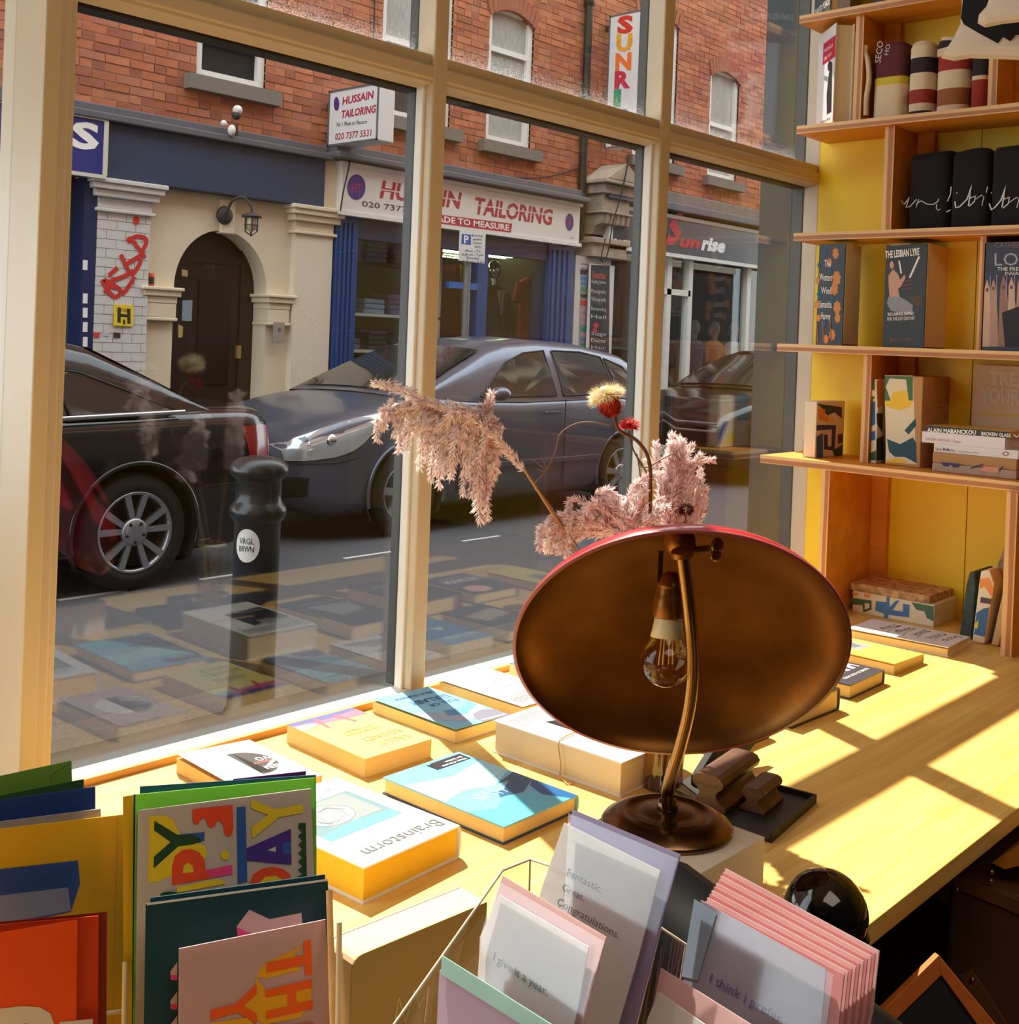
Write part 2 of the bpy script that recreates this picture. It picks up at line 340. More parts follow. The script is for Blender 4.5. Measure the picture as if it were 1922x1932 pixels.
# ------------------------------------------------------------------ books lying on the bench
edge_y = mat('book_page_edge', (238, 206, 140), .8, bump=.25, bs=3, stretch=(2, 2, 500))
edge_c = mat('book_page_edge_pale', (232, 214, 178), .8, bump=.25, bs=3, stretch=(2, 2, 500))
NX, NY, NZ = Vector((-1, 0, 0)), Vector((0, -1, 0)), Vector((0, 0, 1))
def book(label, F, ang, wd, ln, t, cov, page=None, hard=False, lift=0.0, group='books laid out on the window bench', z=BZ, board=.0022, name='book', back=None):
    """F: corner nearest the room, wd along the window, ln towards the window"""
    page = page or edge_y; a = math.radians(ang)
    r = thing(name, label, 'book', (F[0], F[1], z), a, group)
    i = .003 if hard else .0005; b = board if hard else .0008; jb = .0015 if not hard else .003
    MB().box(i, wd-i, i, ln-i, b, t-b, page).build('page_block', r, world=False)
    m = MB(); m.box(0, wd, 0, ln, 0, b, back or cov)
    k = lift
    m.add([(0, 0, t-b+k), (wd, 0, t-b), (wd, ln, t-b), (0, ln, t-b+k), (0, 0, t+k), (wd, 0, t), (wd, ln, t), (0, ln, t+k)], [(3, 2, 1, 0), (4, 5, 6, 7), (0, 1, 5, 4), (1, 2, 6, 5), (2, 3, 7, 6), (3, 0, 4, 7)], cov)
    n = 8; vs = []
    for s_ in (0, ln):
        for j in range(n+1):
            q = -math.pi/2+math.pi*j/n; bul = .004 if hard else .0006
            vs += [(wd-.0005+bul*math.cos(q), s_, t/2+(t/2)*math.sin(q)), (wd-.0025+bul*.6*math.cos(q), s_, t/2+(t/2-b*.9)*math.sin(q))]
    N = 2*(n+1); fs = []
    for j in range(n):
        o = 2*j; fs += [(o, o+2, N+o+2, N+o), (o+1, N+o+1, N+o+3, o+3), (o, o+1, o+3, o+2), (N+o, N+o+2, N+o+3, N+o+1)]
    m.add(vs, fs, cov, True); m.build('cover', r, world=False)
    r['_w'] = 0; del r['_w']
    M = mw(r); P = M @ Vector((0, 0, t+k)); nn = (M.to_3x3() @ Vector((k/wd, 0, 1))).normalized()
    a_ = Art(P, nn, .0003); a_.r = r; a_.M = M; a_.t = t; a_.k_ = k; a_.wd = wd; a_.ln = ln
    def L(u, v): return M @ Vector((u*wd, v*ln, t+k*(1-u)))   # u across, v away from the room
    a_.L = L; return a_
def LP(a, pts, m): return a.poly([a.L(u, v) for u, v in pts], m, d3=True)
def LT(a, s, u0, v0, u1, v1, h, m, bold=.012):
    """text read from the street side: starts at (u0,v0), runs to (u1,v1), letters rise towards the room"""
    A, B = a.L(u0, v0), a.L(u1, v1); d = (B-A).normalized(); up = a.n.cross(d)
    return a.text(s, A, B, A+up*h, m, bold, d3=True)
# men without women
b = book('pale pink paperback with a half black circle and bulging cover near the green cards', (.958, 1.34), -2.5, .128, .195, .023, c(204, 176, 178, .35), edge_y, lift=.006)
blk = c(48, 44, 46, .4); wht = c(240, 236, 232, .4); LPk = c(214, 184, 186, .4)
ce = [(.5+.36*math.cos(q)*1.0, .52+.26*math.sin(q)) for q in [math.radians(i*12) for i in range(30)]]
LP(b, ce, wht); LP(b, [(x, y) for x, y in ce if x >= .46]+[(.46, .3)], blk)
LT(b, 'WO', .90, .60, .66, .60, .016, wht); LT(b, 'MEN', .86, .40, .60, .40, .014, wht); LT(b, 'WITHOUT', .80, .51, .56, .51, .007, c(210, 90, 70))
LT(b, 'HARUKI MURAKAMI', .92, .12, .2, .12, .012, LPk); b.build('cover_art', b.r)
# sally rooney
b = book('thick pale yellow paperback with pink and blue edge of cover nearest the glass', (1.1647, 1.3302), -1.5, .137, .203, .0292, c(226, 210, 116, .35), edge_y)
grn = c(128, 118, 50); LP(b, [(0, .84), (1, .80), (1, 1), (0, 1)], c(196, 84, 112)); LP(b, [(0, .93), (.5, .9), (1, .95), (1, 1), (0, 1)], c(60, 60, 130)); LP(b, [(0, .84), (.1, .8), (.3, .85), (.2, .9), (0, .9)], c(120, 180, 220))
LP(b, [(.3, .72), (.34, .72), (.4, .96), (.33, .96)], c(200, 60, 80)); LP(b, [(.7, .7), (.74, .72), (.66, .94), (.6, .94)], c(200, 60, 80))
LT(b, 'SALLY', .88, .22, .42, .22, .018, grn); LT(b, 'ROONEY', .92, .36, .34, .36, .018, grn); LT(b, 'CONVERSATIONS', .82, .50, .3, .50, .008, grn); LT(b, 'WITH FRIENDS', .78, .57, .34, .57, .008, grn)
b.build('cover_art', b.r)
# hull
b = book('pale blue paperback with grey and navy swirls beside the central mullion', (1.3743, 1.345), -.5, .135, .212, .020, c(122, 186, 212, .35), edge_y, lift=.004)
LP(b, [(.0, .3), (.3, .1), (.75, .12), (1, .3), (1, .42), (.6, .3), (.2, .42), (0, .5)], c(150, 160, 178)); LP(b, [(.5, .0), (1, 0), (1, .18), (.85, .24), (.62, .2), (.5, .1)], c(104, 100, 122)); LP(b, [(.3, .28), (.55, .22), (.95, .36), (1, .5), (.7, .38), (.4, .4)], c(74, 134, 176))
nav = c(34, 70, 140); LT(b, 'FULL OF', .9, .60, .4, .60, .014, nav); LT(b, 'LULLABY', .92, .74, .24, .74, .02, nav, .02); LT(b, 'LEILA SLIMANI', .9, .88, .2, .88, .011, nav); LT(b, 'THE NEW BESTSELLER', .96, .05, .52, .05, .006, wht)
b.build('cover_art', b.r)
# roxane
b = book('white paperback with faint grey title lying between the lamp and the glass', (1.546, 1.348), 0, .135, .213, .022, c(238, 234, 232, .35), edge_y, lift=.003)
fg = c(116, 112, 112); LT(b, 'Roxane', .9, .52, .3, .52, .02, fg, 0); LT(b, 'Gay', .9, .70, .56, .70, .02, fg, 0); LT(b, 'Hunger', .9, .30, .3, .30, .02, fg, 0)
for k in range(4): b.stroke([b.L(.1, .1+.03*k), b.L(.9, .14+.03*k)], .003, fg, d3=True)
b.build('cover_art', b.r)
# big black and white book
b = book('very thick hardback with black and white photograph cover and looped rubber band', (1.3974, 1.0188), 1, .17, .258, .052, c(236, 236, 238, .3), edge_c, hard=True)
LP(b, [(.34, .30), (.96, .22), (.96, .80), (.34, .84)], c(30, 30, 32, .3)); g1_ = c(150, 150, 154, .3); g2_ = c(205, 205, 208, .3)  # black stops short on the left; the pale strip there paints in sun glare
LP(b, [(.04, .84), (.5, .72), (.96, .66), (.96, .97), (.04, .97)], g2_); LP(b, [(.5, .62), (.7, .60), (.82, .7), (.7, .78), (.5, .74)], g1_)
for k in range(7): b.stroke([b.L(.06, .80+.02*k), b.L(.4, .82+.02*k), b.L(.94, .70+.03*k)], .002, g1_, d3=True)
LT(b, 'Monograph', .9, .34, .5, .32, .012, g2_, 0)
b.build('cover_art', b.r)
band = MB(); M = b.M; pth = [M @ Vector(q) for q in ((-.002, .115, -.001+.003), (-.004, .112, .02), (-.001, .12, .05), (.02, .125, .0545), (.10, .13, .0545))]
band.tube(smooth_path(pth), .0011, mat('rubber_band', (205, 160, 90), .5), 6); band.tube(smooth_path([M @ Vector(q) for q in ((-.004, .112, .006), (-.012, .1, .003), (-.02, .085, .002), (-.012, .08, .002))]), .001, _M['rubber_band'], 6)
band.build('rubber_band', b.r)
# blue mountain book
b = book('blue hardback with misty mountain photograph and black label near the room edge', (1.149, 1.027), 1, .1600, .239, .0235, c(120, 190, 226, .25), edge_y, hard=True, lift=.001, back=c(40, 74, 110, .3))
LP(b, [(0, .0), (1, 0), (1, .30), (.75, .22), (.5, .30), (.25, .2), (0, .28)], c(96, 196, 224, .25)); LP(b, [(1, .0), (1, .36), (.86, .3), (.78, .16), (.9, .0)], c(24, 96, 152, .25))
LP(b, [(0, .46), (.3, .52), (.6, .44), (1, .56), (1, .8), (.5, .72), (0, .82)], c(160, 222, 240, .25)); LP(b, [(.45, .30), (.7, .26), (1, .36), (1, .52), (.7, .46), (.55, .38)], c(44, 96, 132, .25)); LP(b, [(.2, .28), (.45, .38), (.6, .36), (.8, .44), (.5, .46), (.25, .4)], c(128, 186, 210, .25))
for k in range(5): b.stroke([b.L(.35+.06*k, .32), b.L(.2+.1*k, .44)], .0012, c(210, 235, 244), d3=True)
b.stroke([b.L(.0, .5), b.L(.5, .5), b.L(1, .60)], .0012, c(220, 240, 246), d3=True)
LP(b, [(.50, .86), (.96, .86), (.96, .965), (.56, .965), (.53, .95), (.50, .965)], c(34, 36, 48, .3)); LT(b, 'Winner of the prize', .92, .89, .6, .89, .006, wht); LT(b, 'for fiction', .92, .93, .7, .93, .006, wht)
b.build('cover_art', b.r)
# brainstorm
b = book('thick white jacketed hardback with bright yellow page edges at the front', (.908, 1.031), 3.5, .172, .236, .042, c(236, 238, 242, .3), mat('gold_page_edge', (246, 196, 40), .8, bump=.25, bs=3, stretch=(2, 2, 500)), hard=True, lift=.002)
LP(b, [(.12, .34), (.86, .34), (.86, .80), (.12, .80)], c(112, 142, 150, .3)); LP(b, [(.3, .46), (.8, .46), (.8, .78), (.3, .78)], c(142, 150, 152, .3)); LP(b, [(.12, .34), (.86, .34), (.86, .42), (.5, .46), (.12, .42)], c(104, 156, 178, .3))
ce = [(.42+.22*math.cos(q), .60+.13*math.sin(q)) for q in [math.radians(i*12) for i in range(30)]]; LP(b, ce, c(158, 162, 164)); b.stroke([b.L(*q) for q in ce+ce[:1]], .0016, c(90, 104, 112), d3=True)
for k in range(9):
    b.stroke([b.L(.42+.17*math.cos(k*.9+j)*(1-.1*j), .60+.10*math.sin(k*.9+j*1.3)) for j in range(5)], .0008, c(110, 120, 124), d3=True)
LT(b, 'Brainstorm', .94, .16, .16, .16, .022, c(92, 94, 98), 0); LT(b, 'Detective stories from the', .8, .86, .3, .86, .006, fg, 0); LT(b, "World of Neurology", .8, .90, .3, .90, .008, fg, 0)
b.build('cover_art', b.r)
# far right group
b = book('white book with black hand lettering lying nearest the plywood upright', (2.600, 1.004), 4, .158, .235, .0185, c(222, 222, 232, .4), edge_y, hard=True, lift=.004)
ink = c(30, 28, 34); zz = [('Science', .14), ('Just', .32), ('Crying', .44), ('Stop', .6), ('The Lost', .76)]
for k, (s_, v) in enumerate((('Stop', .12), ('Crying', .26), ('Just', .42), ('Songs', .58), ('Tiny', .74))): LT(b, s_, .9-.05*(k % 2), v, .35, v+.03, .018, ink, 0)
for v in (.2, .36, .5, .66): b.stroke([b.L(.85, v), b.L(.5, v+.02), b.L(.2, v-.01)], .0012, ink, d3=True)
b.build('cover_art', b.r)
b = book('plain yellow hardback with small grey picture in the sun, second from the upright', (2.362, 1.024), -1, .142, .21, .021, c(230, 206, 90, .35), edge_y, hard=True, lift=.003)
LP(b, [(.3, .5), (.8, .5), (.8, .86), (.3, .86)], c(140, 142, 140)); LP(b, [(.4, .58), (.62, .56), (.7, .74), (.5, .78)], c(96, 100, 102)); b.build('cover_art', b.r)
b = book('charcoal hardback with white capital title and pink disc on its cover', (2.1265, 1.009), 1, .158, .205, .028, c(62, 62, 70, .35), edge_y, hard=True)
ce = [(.32+.25*math.cos(q), .80+.17*math.sin(q)) for q in [math.radians(i*12) for i in range(30)]]; LP(b, ce, c(236, 170, 150)); LT(b, 'HUMAN', .92, .42, .14, .42, .038, wht, .02); LT(b, 'KINDNESS IN A CRUEL WORLD', .9, .16, .2, .16, .008, wht, 0); b.build('cover_art', b.r)
b = book('thick black bound hardback lying partly under the brass lamp shade', (1.8787, .9994), -2, .170, .235, .042, c(36, 32, 36, .35), edge_y, hard=True, board=.003)
LT(b, 'STORIES', .9, .3, .2, .3, .02, g2_, 0); b.build('cover_art', b.r)
P = onz(1449, 1392, BZ)
b = book('black hardback mostly hidden under the right side of the lamp shade', (P.x-.15, P.y+.004), -2, .150, .21, .03, c(34, 30, 34, .35), edge_y, hard=True); LT(b, 'NOTES', .9, .3, .2, .3, .02, g2_, 0); b.build('cover_art', b.r)
# books between lamp and window, seen mainly in the glass
b = book('blue paperback with white capitals behind the lamp close to the glass', (1.715, 1.335), 0, .135, .20, .032, c(70, 140, 190, .35), edge_c)
LT(b, 'AUTHOR', .9, .84, .2, .84, .022, c(210, 230, 240), .01); LP(b, [(.4, .4), (.7, .38), (.6, .5)], c(225, 225, 205)); b.build('cover_art', b.r)
b = book('dark photograph covered hardback behind the lamp near the flower vase', (1.66, 1.075), 1, .15, .215, .036, c(52, 52, 60, .3), edge_c, hard=True); LP(b, [(.1, .1), (.9, .15), (.8, .5), (.3, .6)], c(140, 140, 146)); b.build('cover_art', b.r)
b = book('black jacketed book in the middle of the row by the glass', (1.905, 1.31), -2, .145, .215, .03, c(60, 62, 72, .3), edge_c, hard=True); LP(b, [(.1, .3), (.9, .2), (.9, .5), (.2, .6)], c(170, 150, 130)); b.build('cover_art', b.r)
b = book('bright yellow paperback behind the lamp close to the glass', (2.10, 1.33), 3, .13, .198, .02, c(240, 204, 60, .35), edge_c); LT(b, 'SUMMER', .9, .7, .2, .7, .02, blk); b.build('cover_art', b.r)
b = book('pink and white paperback in front of the dark shelf end', (2.33, 1.30), 0, .13, .2, .018, c(228, 180, 176, .35), edge_c); LP(b, [(0, 0), (1, 0), (1, .4), (0, .5)], wht); b.build('cover_art', b.r)
# ================================================================== LAMP
brass = mat('aged_brass', (150, 98, 44), .38, metal=.85, var=.45, vs=9, bump=.03, bs=30)
brass2 = mat('polished_brass_stem', (150, 118, 78), .25, metal=1)
brassd = mat('dark_bronze', (128, 98, 70), .24, metal=.95, var=.35, vs=14)
bx = onz(1443, 1579, BZ+.07)
wb = thing('display_box', 'small white cardboard box under the brass desk lamp', 'box', (bx.x-.08, bx.y+.08, BZ))
MB().box(bx.x-.19, bx.x, bx.y, bx.y+.175, BZ, BZ+.07, mat('white_card_box', (232, 214, 196), .6)).build('box_body', wb, bevel=.001)
LB = onz(1258, 1548, BZ+.078); LB.z = BZ+.07
lamp = thing('desk_lamp', 'brass desk lamp with wide red backed shade tilted at the room', 'lamp', LB)
MB().lathe([(0, .0), (.082, .0), (.083, .004), (.080, .008), (.066, .016), (.052, .021), (.050, .0185), (.030, .021), (.012, .023), (0, .023)], LB, NZ, brassd, 48).build('base', lamp)
sd = 1.43
JT = at(1287, 1048, 1.335)
stem = smooth_path([LB+Vector((0, 0, .02)), at(1262, 1480, 1.425), at(1284, 1405, 1.41), at(1301, 1330, 1.395), at(1307, 1250, 1.375), at(1300, 1150, 1.35), JT], 6)
MB().tube(stem, .0078, brass2, 14).lathe([(.0078, .0), (.013, .0), (.0135, .008), (.0105, .014), (.0078, .014)], LB+Vector((0, 0, .021)), NZ, brassd, 20).build('stem', lamp)
# shade
SCt = at(1283, 1230, sd); vdir = -(ray(1284, 1218).normalized()); rgt = (CR*math.cos(math.radians(4))+(-CD)*math.sin(math.radians(4))); rgt = (rgt-vdir*rgt.dot(vdir)).normalized(); upv = vdir.cross(rgt)
if upv.z < 0: upv = -upv
th = math.radians(50); nsh = (vdir*math.cos(th)-upv*math.sin(th)).normalized()
R_ = 311/F_*sd
pf = [(1, 0), (.992, .035), (.965, .085), (.90, .155), (.80, .225), (.66, .285), (.5, .325), (.3, .35), (.12, .36), (0, .362)]
def shade(off, m, name, sgn, ring=False):
    mb = MB(); mb.lathe([((r*R_+off*(r > .1)), h*R_+off*.7) for r, h in pf], SCt, -nsh, m, 96)
    if ring: mb.lathe([(R_-.0004, -.0006), (R_+.0036, -.0006), (R_+.0036, .003), (R_-.0004, .003)], SCt, -nsh, mat('worn_shade_rim', (150, 70, 70), .35), 96)
    return mb.build(name, lamp)
red_l = mat('red_lacquer', (176, 40, 56), .22, coat=.6)
shade(0, brass, 'shade_lining', 1); shade(.0028, red_l, 'shade', 1, True)
# joint, socket, bulb
jc = at(1285, 1040, 1.37)
j = MB().lathe([(.012, -.004), (.0175, .002), (.019, .012), (.017, .024), (.008, .032), (0, .034)], jc, -nsh*.4+upv, brass, 24)
j.tube([jc+rgt*.01, jc+rgt*.034], .0045, brass2, 10).build('joint', lamp)
MB().sphere(jc+rgt*.043+upv*.003, .011, brass2, 16, (1.1, .5, .9)).sphere(jc+rgt*.040-upv*.008, .010, brass2, 16, (1.1, .5, .8)).build('wing_nut', lamp)
MB().tube([JT, JT+(JT-stem[-3]).normalized()*.006], [.0135, .0125], brass, 20).build('collar', lamp)
bs, be = at(1266, 1085, 1.40), at(1256, 1248, 1.385); bd = (be-bs).normalized()
MB().lathe([(.006, -.004), (.012, 0), (.014, .008), (.0165, .012), (.0165, .015), (.0155, .016), (.0175, .019), (.0165, .021), (.0185, .026), (.0195, .05), (.0175, .052), (0, .052)], bs, bd, brass, 28).build('socket', lamp)
MB().prism([bs+rgt*-.012+upv*.03, bs+rgt*-.006+upv*.03, bs+rgt*-.014-upv*.02, bs+rgt*-.019-upv*.02], vdir*.0015, brass2).build('bracket', lamp)
bo = bs+bd*.05
bulb = MB().lathe([(.0165, 0), (.018, .012), (.0205, .024), (.0195, .025)], bo, bd, mat('opal_bulb_neck', (226, 206, 160), .4), 28).build('bulb', lamp)
bg = [(.0195, .024)]+[(.031*math.sin(q), .052-.031*math.cos(q)) for q in [math.radians(a) for a in range(45, 181, 9)]]
MB().lathe(bg, bo, bd, glassmat('bulb_glass', (.96, .86, .68), 1.2), 28).build('bulb_glass', bulb)
fl = MB()
for k in range(4):
    q = math.pi*k/2+.4; o_ = rgt*math.cos(q)*.007+vdir*math.sin(q)*.007; fl.tube([bo+bd*.022+o_, bo+bd*.056+o_*1.3], .0011, mat('filament_strip', (240, 190, 110), .4), 6)
fl.build('filament', bulb)
# ================================================================== VASE + DRIED FLOWERS
VP = onz(1266, 1502, BZ); VP.x += .02; VP.y += .03
vase = thing('glass_vase', 'ribbed amber glass vase standing behind the brass lamp', 'vase', VP)
vg = MB(); n = 48; prof = [(.026, 0), (.030, .004), (.028, .03), (.026, .07), (.027, .12), (.031, .17), (.033, .19)]
vs = []
for r, h in prof:
    for k in range(n): q = 2*math.pi*k/n; rr = r*(1+.05*math.cos(12*q)); vs.append(VP+Vector((rr*math.cos(q), rr*math.sin(q), h)))
vg.add(vs, [(i*n+k, i*n+(k+1) % n, (i+1)*n+(k+1) % n, (i+1)*n+k) for i in range(len(prof)-1) for k in range(n)]+[list(range(n))], glassmat('amber_glass', (.86, .64, .28), 3.0), True)
vg.build('vase_body', vase)
MB().lathe([(0, .001), (.026, .001), (.025, .012), (0, .013)], VP, NZ, mat('violet_glass_foot', (70, 60, 210), .15, var=.3, vs=40), 32).build('vase_foot', vase)
MB().lathe([(.031, .186), (.0335, .19), (.031, .194)], VP, NZ, mat('glass_lip', (230, 220, 200), .15), 40).build('vase_lip', vase)
D0 = ray(1266, 1502); D0 = (VP-CAMP).dot(CF)
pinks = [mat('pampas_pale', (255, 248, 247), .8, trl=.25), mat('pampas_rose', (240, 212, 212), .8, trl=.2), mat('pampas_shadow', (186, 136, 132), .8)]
stemm = mat('dry_stem', (176, 140, 84), .6); stemd = mat('dark_dry_stem', (96, 66, 36), .6)
def fluff(mb, path, dens, ln, spread):
    P = smooth_path(path, 5); L = sum((P[i+1]-P[i]).length for i in range(len(P)-1)); N = int(L*dens)
    for k in range(N):
        t = random.random(); x = t*(len(P)-1); i = min(int(x), len(P)-2); p = P[i].lerp(P[i+1], x-i); d = (P[i+1]-P[i]).normalized()
        e = Vector((rnd(-1, 1), rnd(-1, 1), rnd(-1, 1))).normalized(); e = (e*spread+d*.8).normalized()
        l = ln*rnd(.5, 1.25)*(1-.35*abs(t-.4)); s = e.cross(Vector((rnd(-1, 1), rnd(-1, 1), rnd(-1, 1)))).normalized()*l*.095
        b0 = p+e*rnd(0, ln*.25)
        mb.add([b0-s*.4, b0+e*l*.5+s, b0+e*l, b0+e*l*.5-s], [(0, 1, 2, 3)], pinks[0 if random.random() < .74 else (1 if random.random() < .8 else 2)])
def plume(label, stempx, fronds, dep, seedv, dens=5200, ln=.0115, sm=None):
    random.seed(seedv)
    pts = [VP+Vector((0, 0, .02))]+[at(x, y, d) for x, y, d in stempx]
    t = thing('pampas_stem', label, 'dried flower', VP+Vector((0, 0, .014)), 0, 'dried flowers in the glass vase')
    MB().tube(smooth_path(pts, 5), [.0022]*(5*(len(pts)-1)+1), sm or stemm, 7).build('stem', t)
    mb = MB(); br = MB()
    for f in fronds:
        pf_ = [at(x, y, dep+(dz if dz else rnd(-.015, .015))) for x, y, dz in [(q+(0,))[:3] for q in f]]
        br.tube(smooth_path(pf_, 4), .0007, pinks[2], 4, caps=False); fluff(mb, pf_, dens, ln, .62)
    br.build('plume_branch', t); mb.build('plume', t, kind='stuff'); return t
random.seed(5)
fr1 = [[(990, 888), (950, 850), (930, 820)], [(975, 868), (930, 822), (880, 782), (830, 768), (770, 745), (708, 724)], [(708, 724), (735, 726), (780, 738)]]
tops = [(722, 778, 712, 830), (740, 765, 722, 800), (760, 755, 745, 820), (778, 752, 752, 850), (800, 752, 768, 845), (820, 755, 790, 880), (845, 760, 812, 905), (862, 765, 828, 915), (880, 770, 850, 900), (900, 775, 872, 930), (905, 778, 888, 935), (915, 785, 905, 985), (925, 790, 898, 960), (932, 800, 918, 960), (935, 800, 930, 900), (925, 785, 890, 900), (890, 772, 838, 870), (850, 765, 800, 840)]
for x0, y0, x1, y1 in tops:
    fr1.append([(x0+12, y0+4), (x0-4, y0+10), ((x0+x1)/2-6, (y0+y1)/2-8), (x1, y1)])
    fr1.append([(x0+14, y0+8), (x0+4, y0+14), ((x0+x1)/2+6, (y0+y1)/2), (x1+rnd(4, 16), y1-rnd(5, 40))])
fr1 += [[(920, 800), (922, 770), (926, 742)], [(945, 830), (930, 800), (915, 770), (905, 768)]]
plume('drooping pink pampas plume hanging over the central window mullion', [(1180, 1230, D0-.01), (1085, 1040, D0-.03), (1030, 950, D0-.05), (985, 880, D0-.07)], fr1, D0-.08, 3)
fr2 = []
for k in range(40):
    a = rnd(-3.0, -.8); r = rnd(60, 125); cx_, cy_ = 1165+rnd(-45, 30), 1008+rnd(-20, 30)
    ex, ey = cx_+math.cos(a)*r*.95, cy_+math.sin(a)*r*.70
    fr2.append([(1200+rnd(-15, 10), 1040), ((cx_+1200)/2, (cy_+1010)/2-12), (ex, ey), (ex-rnd(14, 30), ey+rnd(18, 46))])
fr2 += [[(1080, 960), (1062, 1000), (1070, 1050)], [(1195, 930), (1205, 915), (1235, 895)], [(1180, 975), (1190, 930), (1215, 902), (1240, 893)], [(1120, 935), (1145, 925), (1170, 940)]]
plume('pale pink pampas head nodding left just above the lamp shade', [(1255, 1300, D0), (1225, 1120, D0-.02), (1190, 1010, D0-.03)], fr2, D0-.03, 4)
fr3 = []
for k in range(30):
    x = rnd(1238, 1300); y = rnd(905, 1000); a = rnd(-2.4, -.7); r = rnd(40, 85)
    fr3.append([(1262, 1040), (x, y), (x+math.cos(a)*r*.6, y+math.sin(a)*r)])
fr3 += [[(1265, 940), (1262, 880), (1268, 822)], [(1255, 930), (1240, 880), (1238, 840)], [(1290, 960), (1290, 905), (1310, 875), (1342, 868)], [(1300, 980), (1320, 930), (1322, 890)], [(1275, 950), (1285, 890), (1305, 842)], [(1270, 930), (1262, 870), (1282, 828)], [(1310, 1000), (1325, 960), (1330, 925)]]
plume('upright fluffy pink pampas head in front of the second mullion', [(1262, 1300, D0+.01), (1262, 1120, D0+.02), (1268, 1000, D0+.03)], fr3, D0+.04, 6)
def pins(mb, cen, ax, r0, r1, N, l0, l1, wd, cone, m):
    ax = ax.normalized(); a = ax.orthogonal().normalized(); b_ = ax.cross(a)
    for k in range(N):
        q = rnd(0, 2*math.pi); rr = math.sqrt(random.random()); d = (ax*rnd(.5, 1)+(a*math.cos(q)+b_*math.sin(q))*rr*cone).normalized(); l = rnd(l0, l1)
        p = cen+(a*math.cos(q)+b_*math.sin(q))*rr*r0; s = d.orthogonal().normalized()*wd
        mb.add([p-s, p+s, p+d*l], [(0, 1, 2)], m)
def stemt(label, name, pts, r, m, cat='dried flower'):
    t = thing(name, label, cat, VP+Vector((0, 0, .014)), 0, 'dried flowers in the glass vase')
    P = smooth_path([VP+Vector((0, 0, .02))]+[at(*p) for p in pts], 6)
    MB().tube(P, r, m, 8).build('stem', t); return t
def puff(mb, cen, ax, rx, rz, N, l0, l1, wd, m, low=-.3):
    ax = ax.normalized(); a = ax.orthogonal().normalized(); b_ = ax.cross(a)
    for k in range(N):
        z = rnd(low, 1); q = rnd(0, 2*math.pi); rr = math.sqrt(max(0, 1-z*z)); dx, dy = rr*math.cos(q), rr*math.sin(q)
        p = cen+a*dx*rx+b_*dy*rx+ax*z*rz; d = (a*dx+b_*dy+ax*z*.9+Vector((rnd(-1, 1), rnd(-1, 1), rnd(-1, 1)))*.35).normalized(); s_ = d.orthogonal().normalized()*wd
        mb.add([p-s_, p+s_, p+d*rnd(l0, l1)], [(0, 1, 2)], m)
random.seed(9)
t = stemt('banksia like flower with cream brush top and orange red base on curling brown stem', 'brush_flower', [(1262, 1330, D0), (1240, 1130, D0-.02), (1227, 1000, D0-.03), (1226, 880, D0-.04), (1205, 835, D0-.04), (1172, 815, D0-.04), (1162, 800, D0-.04), (1160, 786, D0-.04)], .0028, stemd)
up = (-CD*1.0+CR*-.42).normalized(); c0 = at(1160, 786, D0-.04); obr = mat('orange_red_bracts', (186, 58, 26), .7, bump=.6, bs=300)
m_ = MB(); m_.lathe([(.003, 0), (.009, .003), (.0135, .012), (.0165, .024), (.016, .032), (0, .034)], c0, up, obr, 20); pins(m_, c0+up*.002, up, .010, 0, 300, .014, .030, .0006, .5, obr); puff(m_, c0+up*.016, up, .0135, .012, 500, .004, .009, .0006, obr, -.9); m_.build('bracts', t)
crf = mat('cream_brush_fibre', (246, 234, 200), .8, trl=.2)
m_ = MB(); m_.sphere(c0+up*.034, .015, crf, 14); puff(m_, c0+up*.034, up, .016, .008, 1500, .007, .019, .0008, crf, -.5); m_.build('brush', t, kind='stuff')
t = stemt('small bright red dried flower beside the curling brown stem', 'strawflower', [(1262, 1330, D0), (1245, 1130, D0-.02), (1232, 980, D0-.02), (1222, 900, D0-.03), (1195, 850, D0-.04), (1186, 812, D0-.04)], .0012, stemd)
scp = mat('scarlet_petal', (210, 36, 30), .6); c1 = at(1187, 806, D0-.04); m_ = MB(); m_.sphere(c1-CD*.003, .009, scp, 12, (1, 1, .7)); puff(m_, c1-CD*.003, -CD, .008, .005, 420, .006, .013, .0011, scp, -.6); m_.build('petals', t); m_ = MB(); pins(m_, c1-CD*.006, -CD, .006, 0, 160, .006, .010, .0005, .5, mat('yellow_stamen', (226, 190, 90), .7)); m_.build('stamens', t)
t = stemt('thin grey tendril looping left of the curling brown stem', 'tendril', [(1262, 1330, D0), (1180, 1160, D0-.02), (1095, 1040, D0-.03), (1035, 950, D0-.04), (1008, 917, D0-.045), (1030, 888, D0-.05), (1048, 850, D0-.05), (1056, 820, D0-.05), (1080, 802, D0-.05), (1110, 796, D0-.05), (1150, 802, D0-.05)], .0011, mat('grey_tendril', (128, 112, 90), .7))
m_ = MB()
for q in ([(1030, 888), (1012, 872), (998, 865)], [(1032, 885), (1024, 868), (1018, 856)], [(1028, 890), (1010, 885)]): m_.tube(smooth_path([at(x, y, D0-.05) for x, y in q]), .0007, _M['grey_tendril'], 5)
m_.build('side_shoot', t)
t = stemt('hair thin brown tendril crossing the upright pampas head', 'tendril', [(1262, 1330, D0), (1240, 1130, D0-.02), (1205, 880, D0-.03), (1202, 865, D0-.03), (1210, 880, D0-.04), (1225, 880, D0-.045), (1250, 866, D0-.045), (1270, 857, D0-.045), (1283, 868, D0-.045)], .0008, stemd)
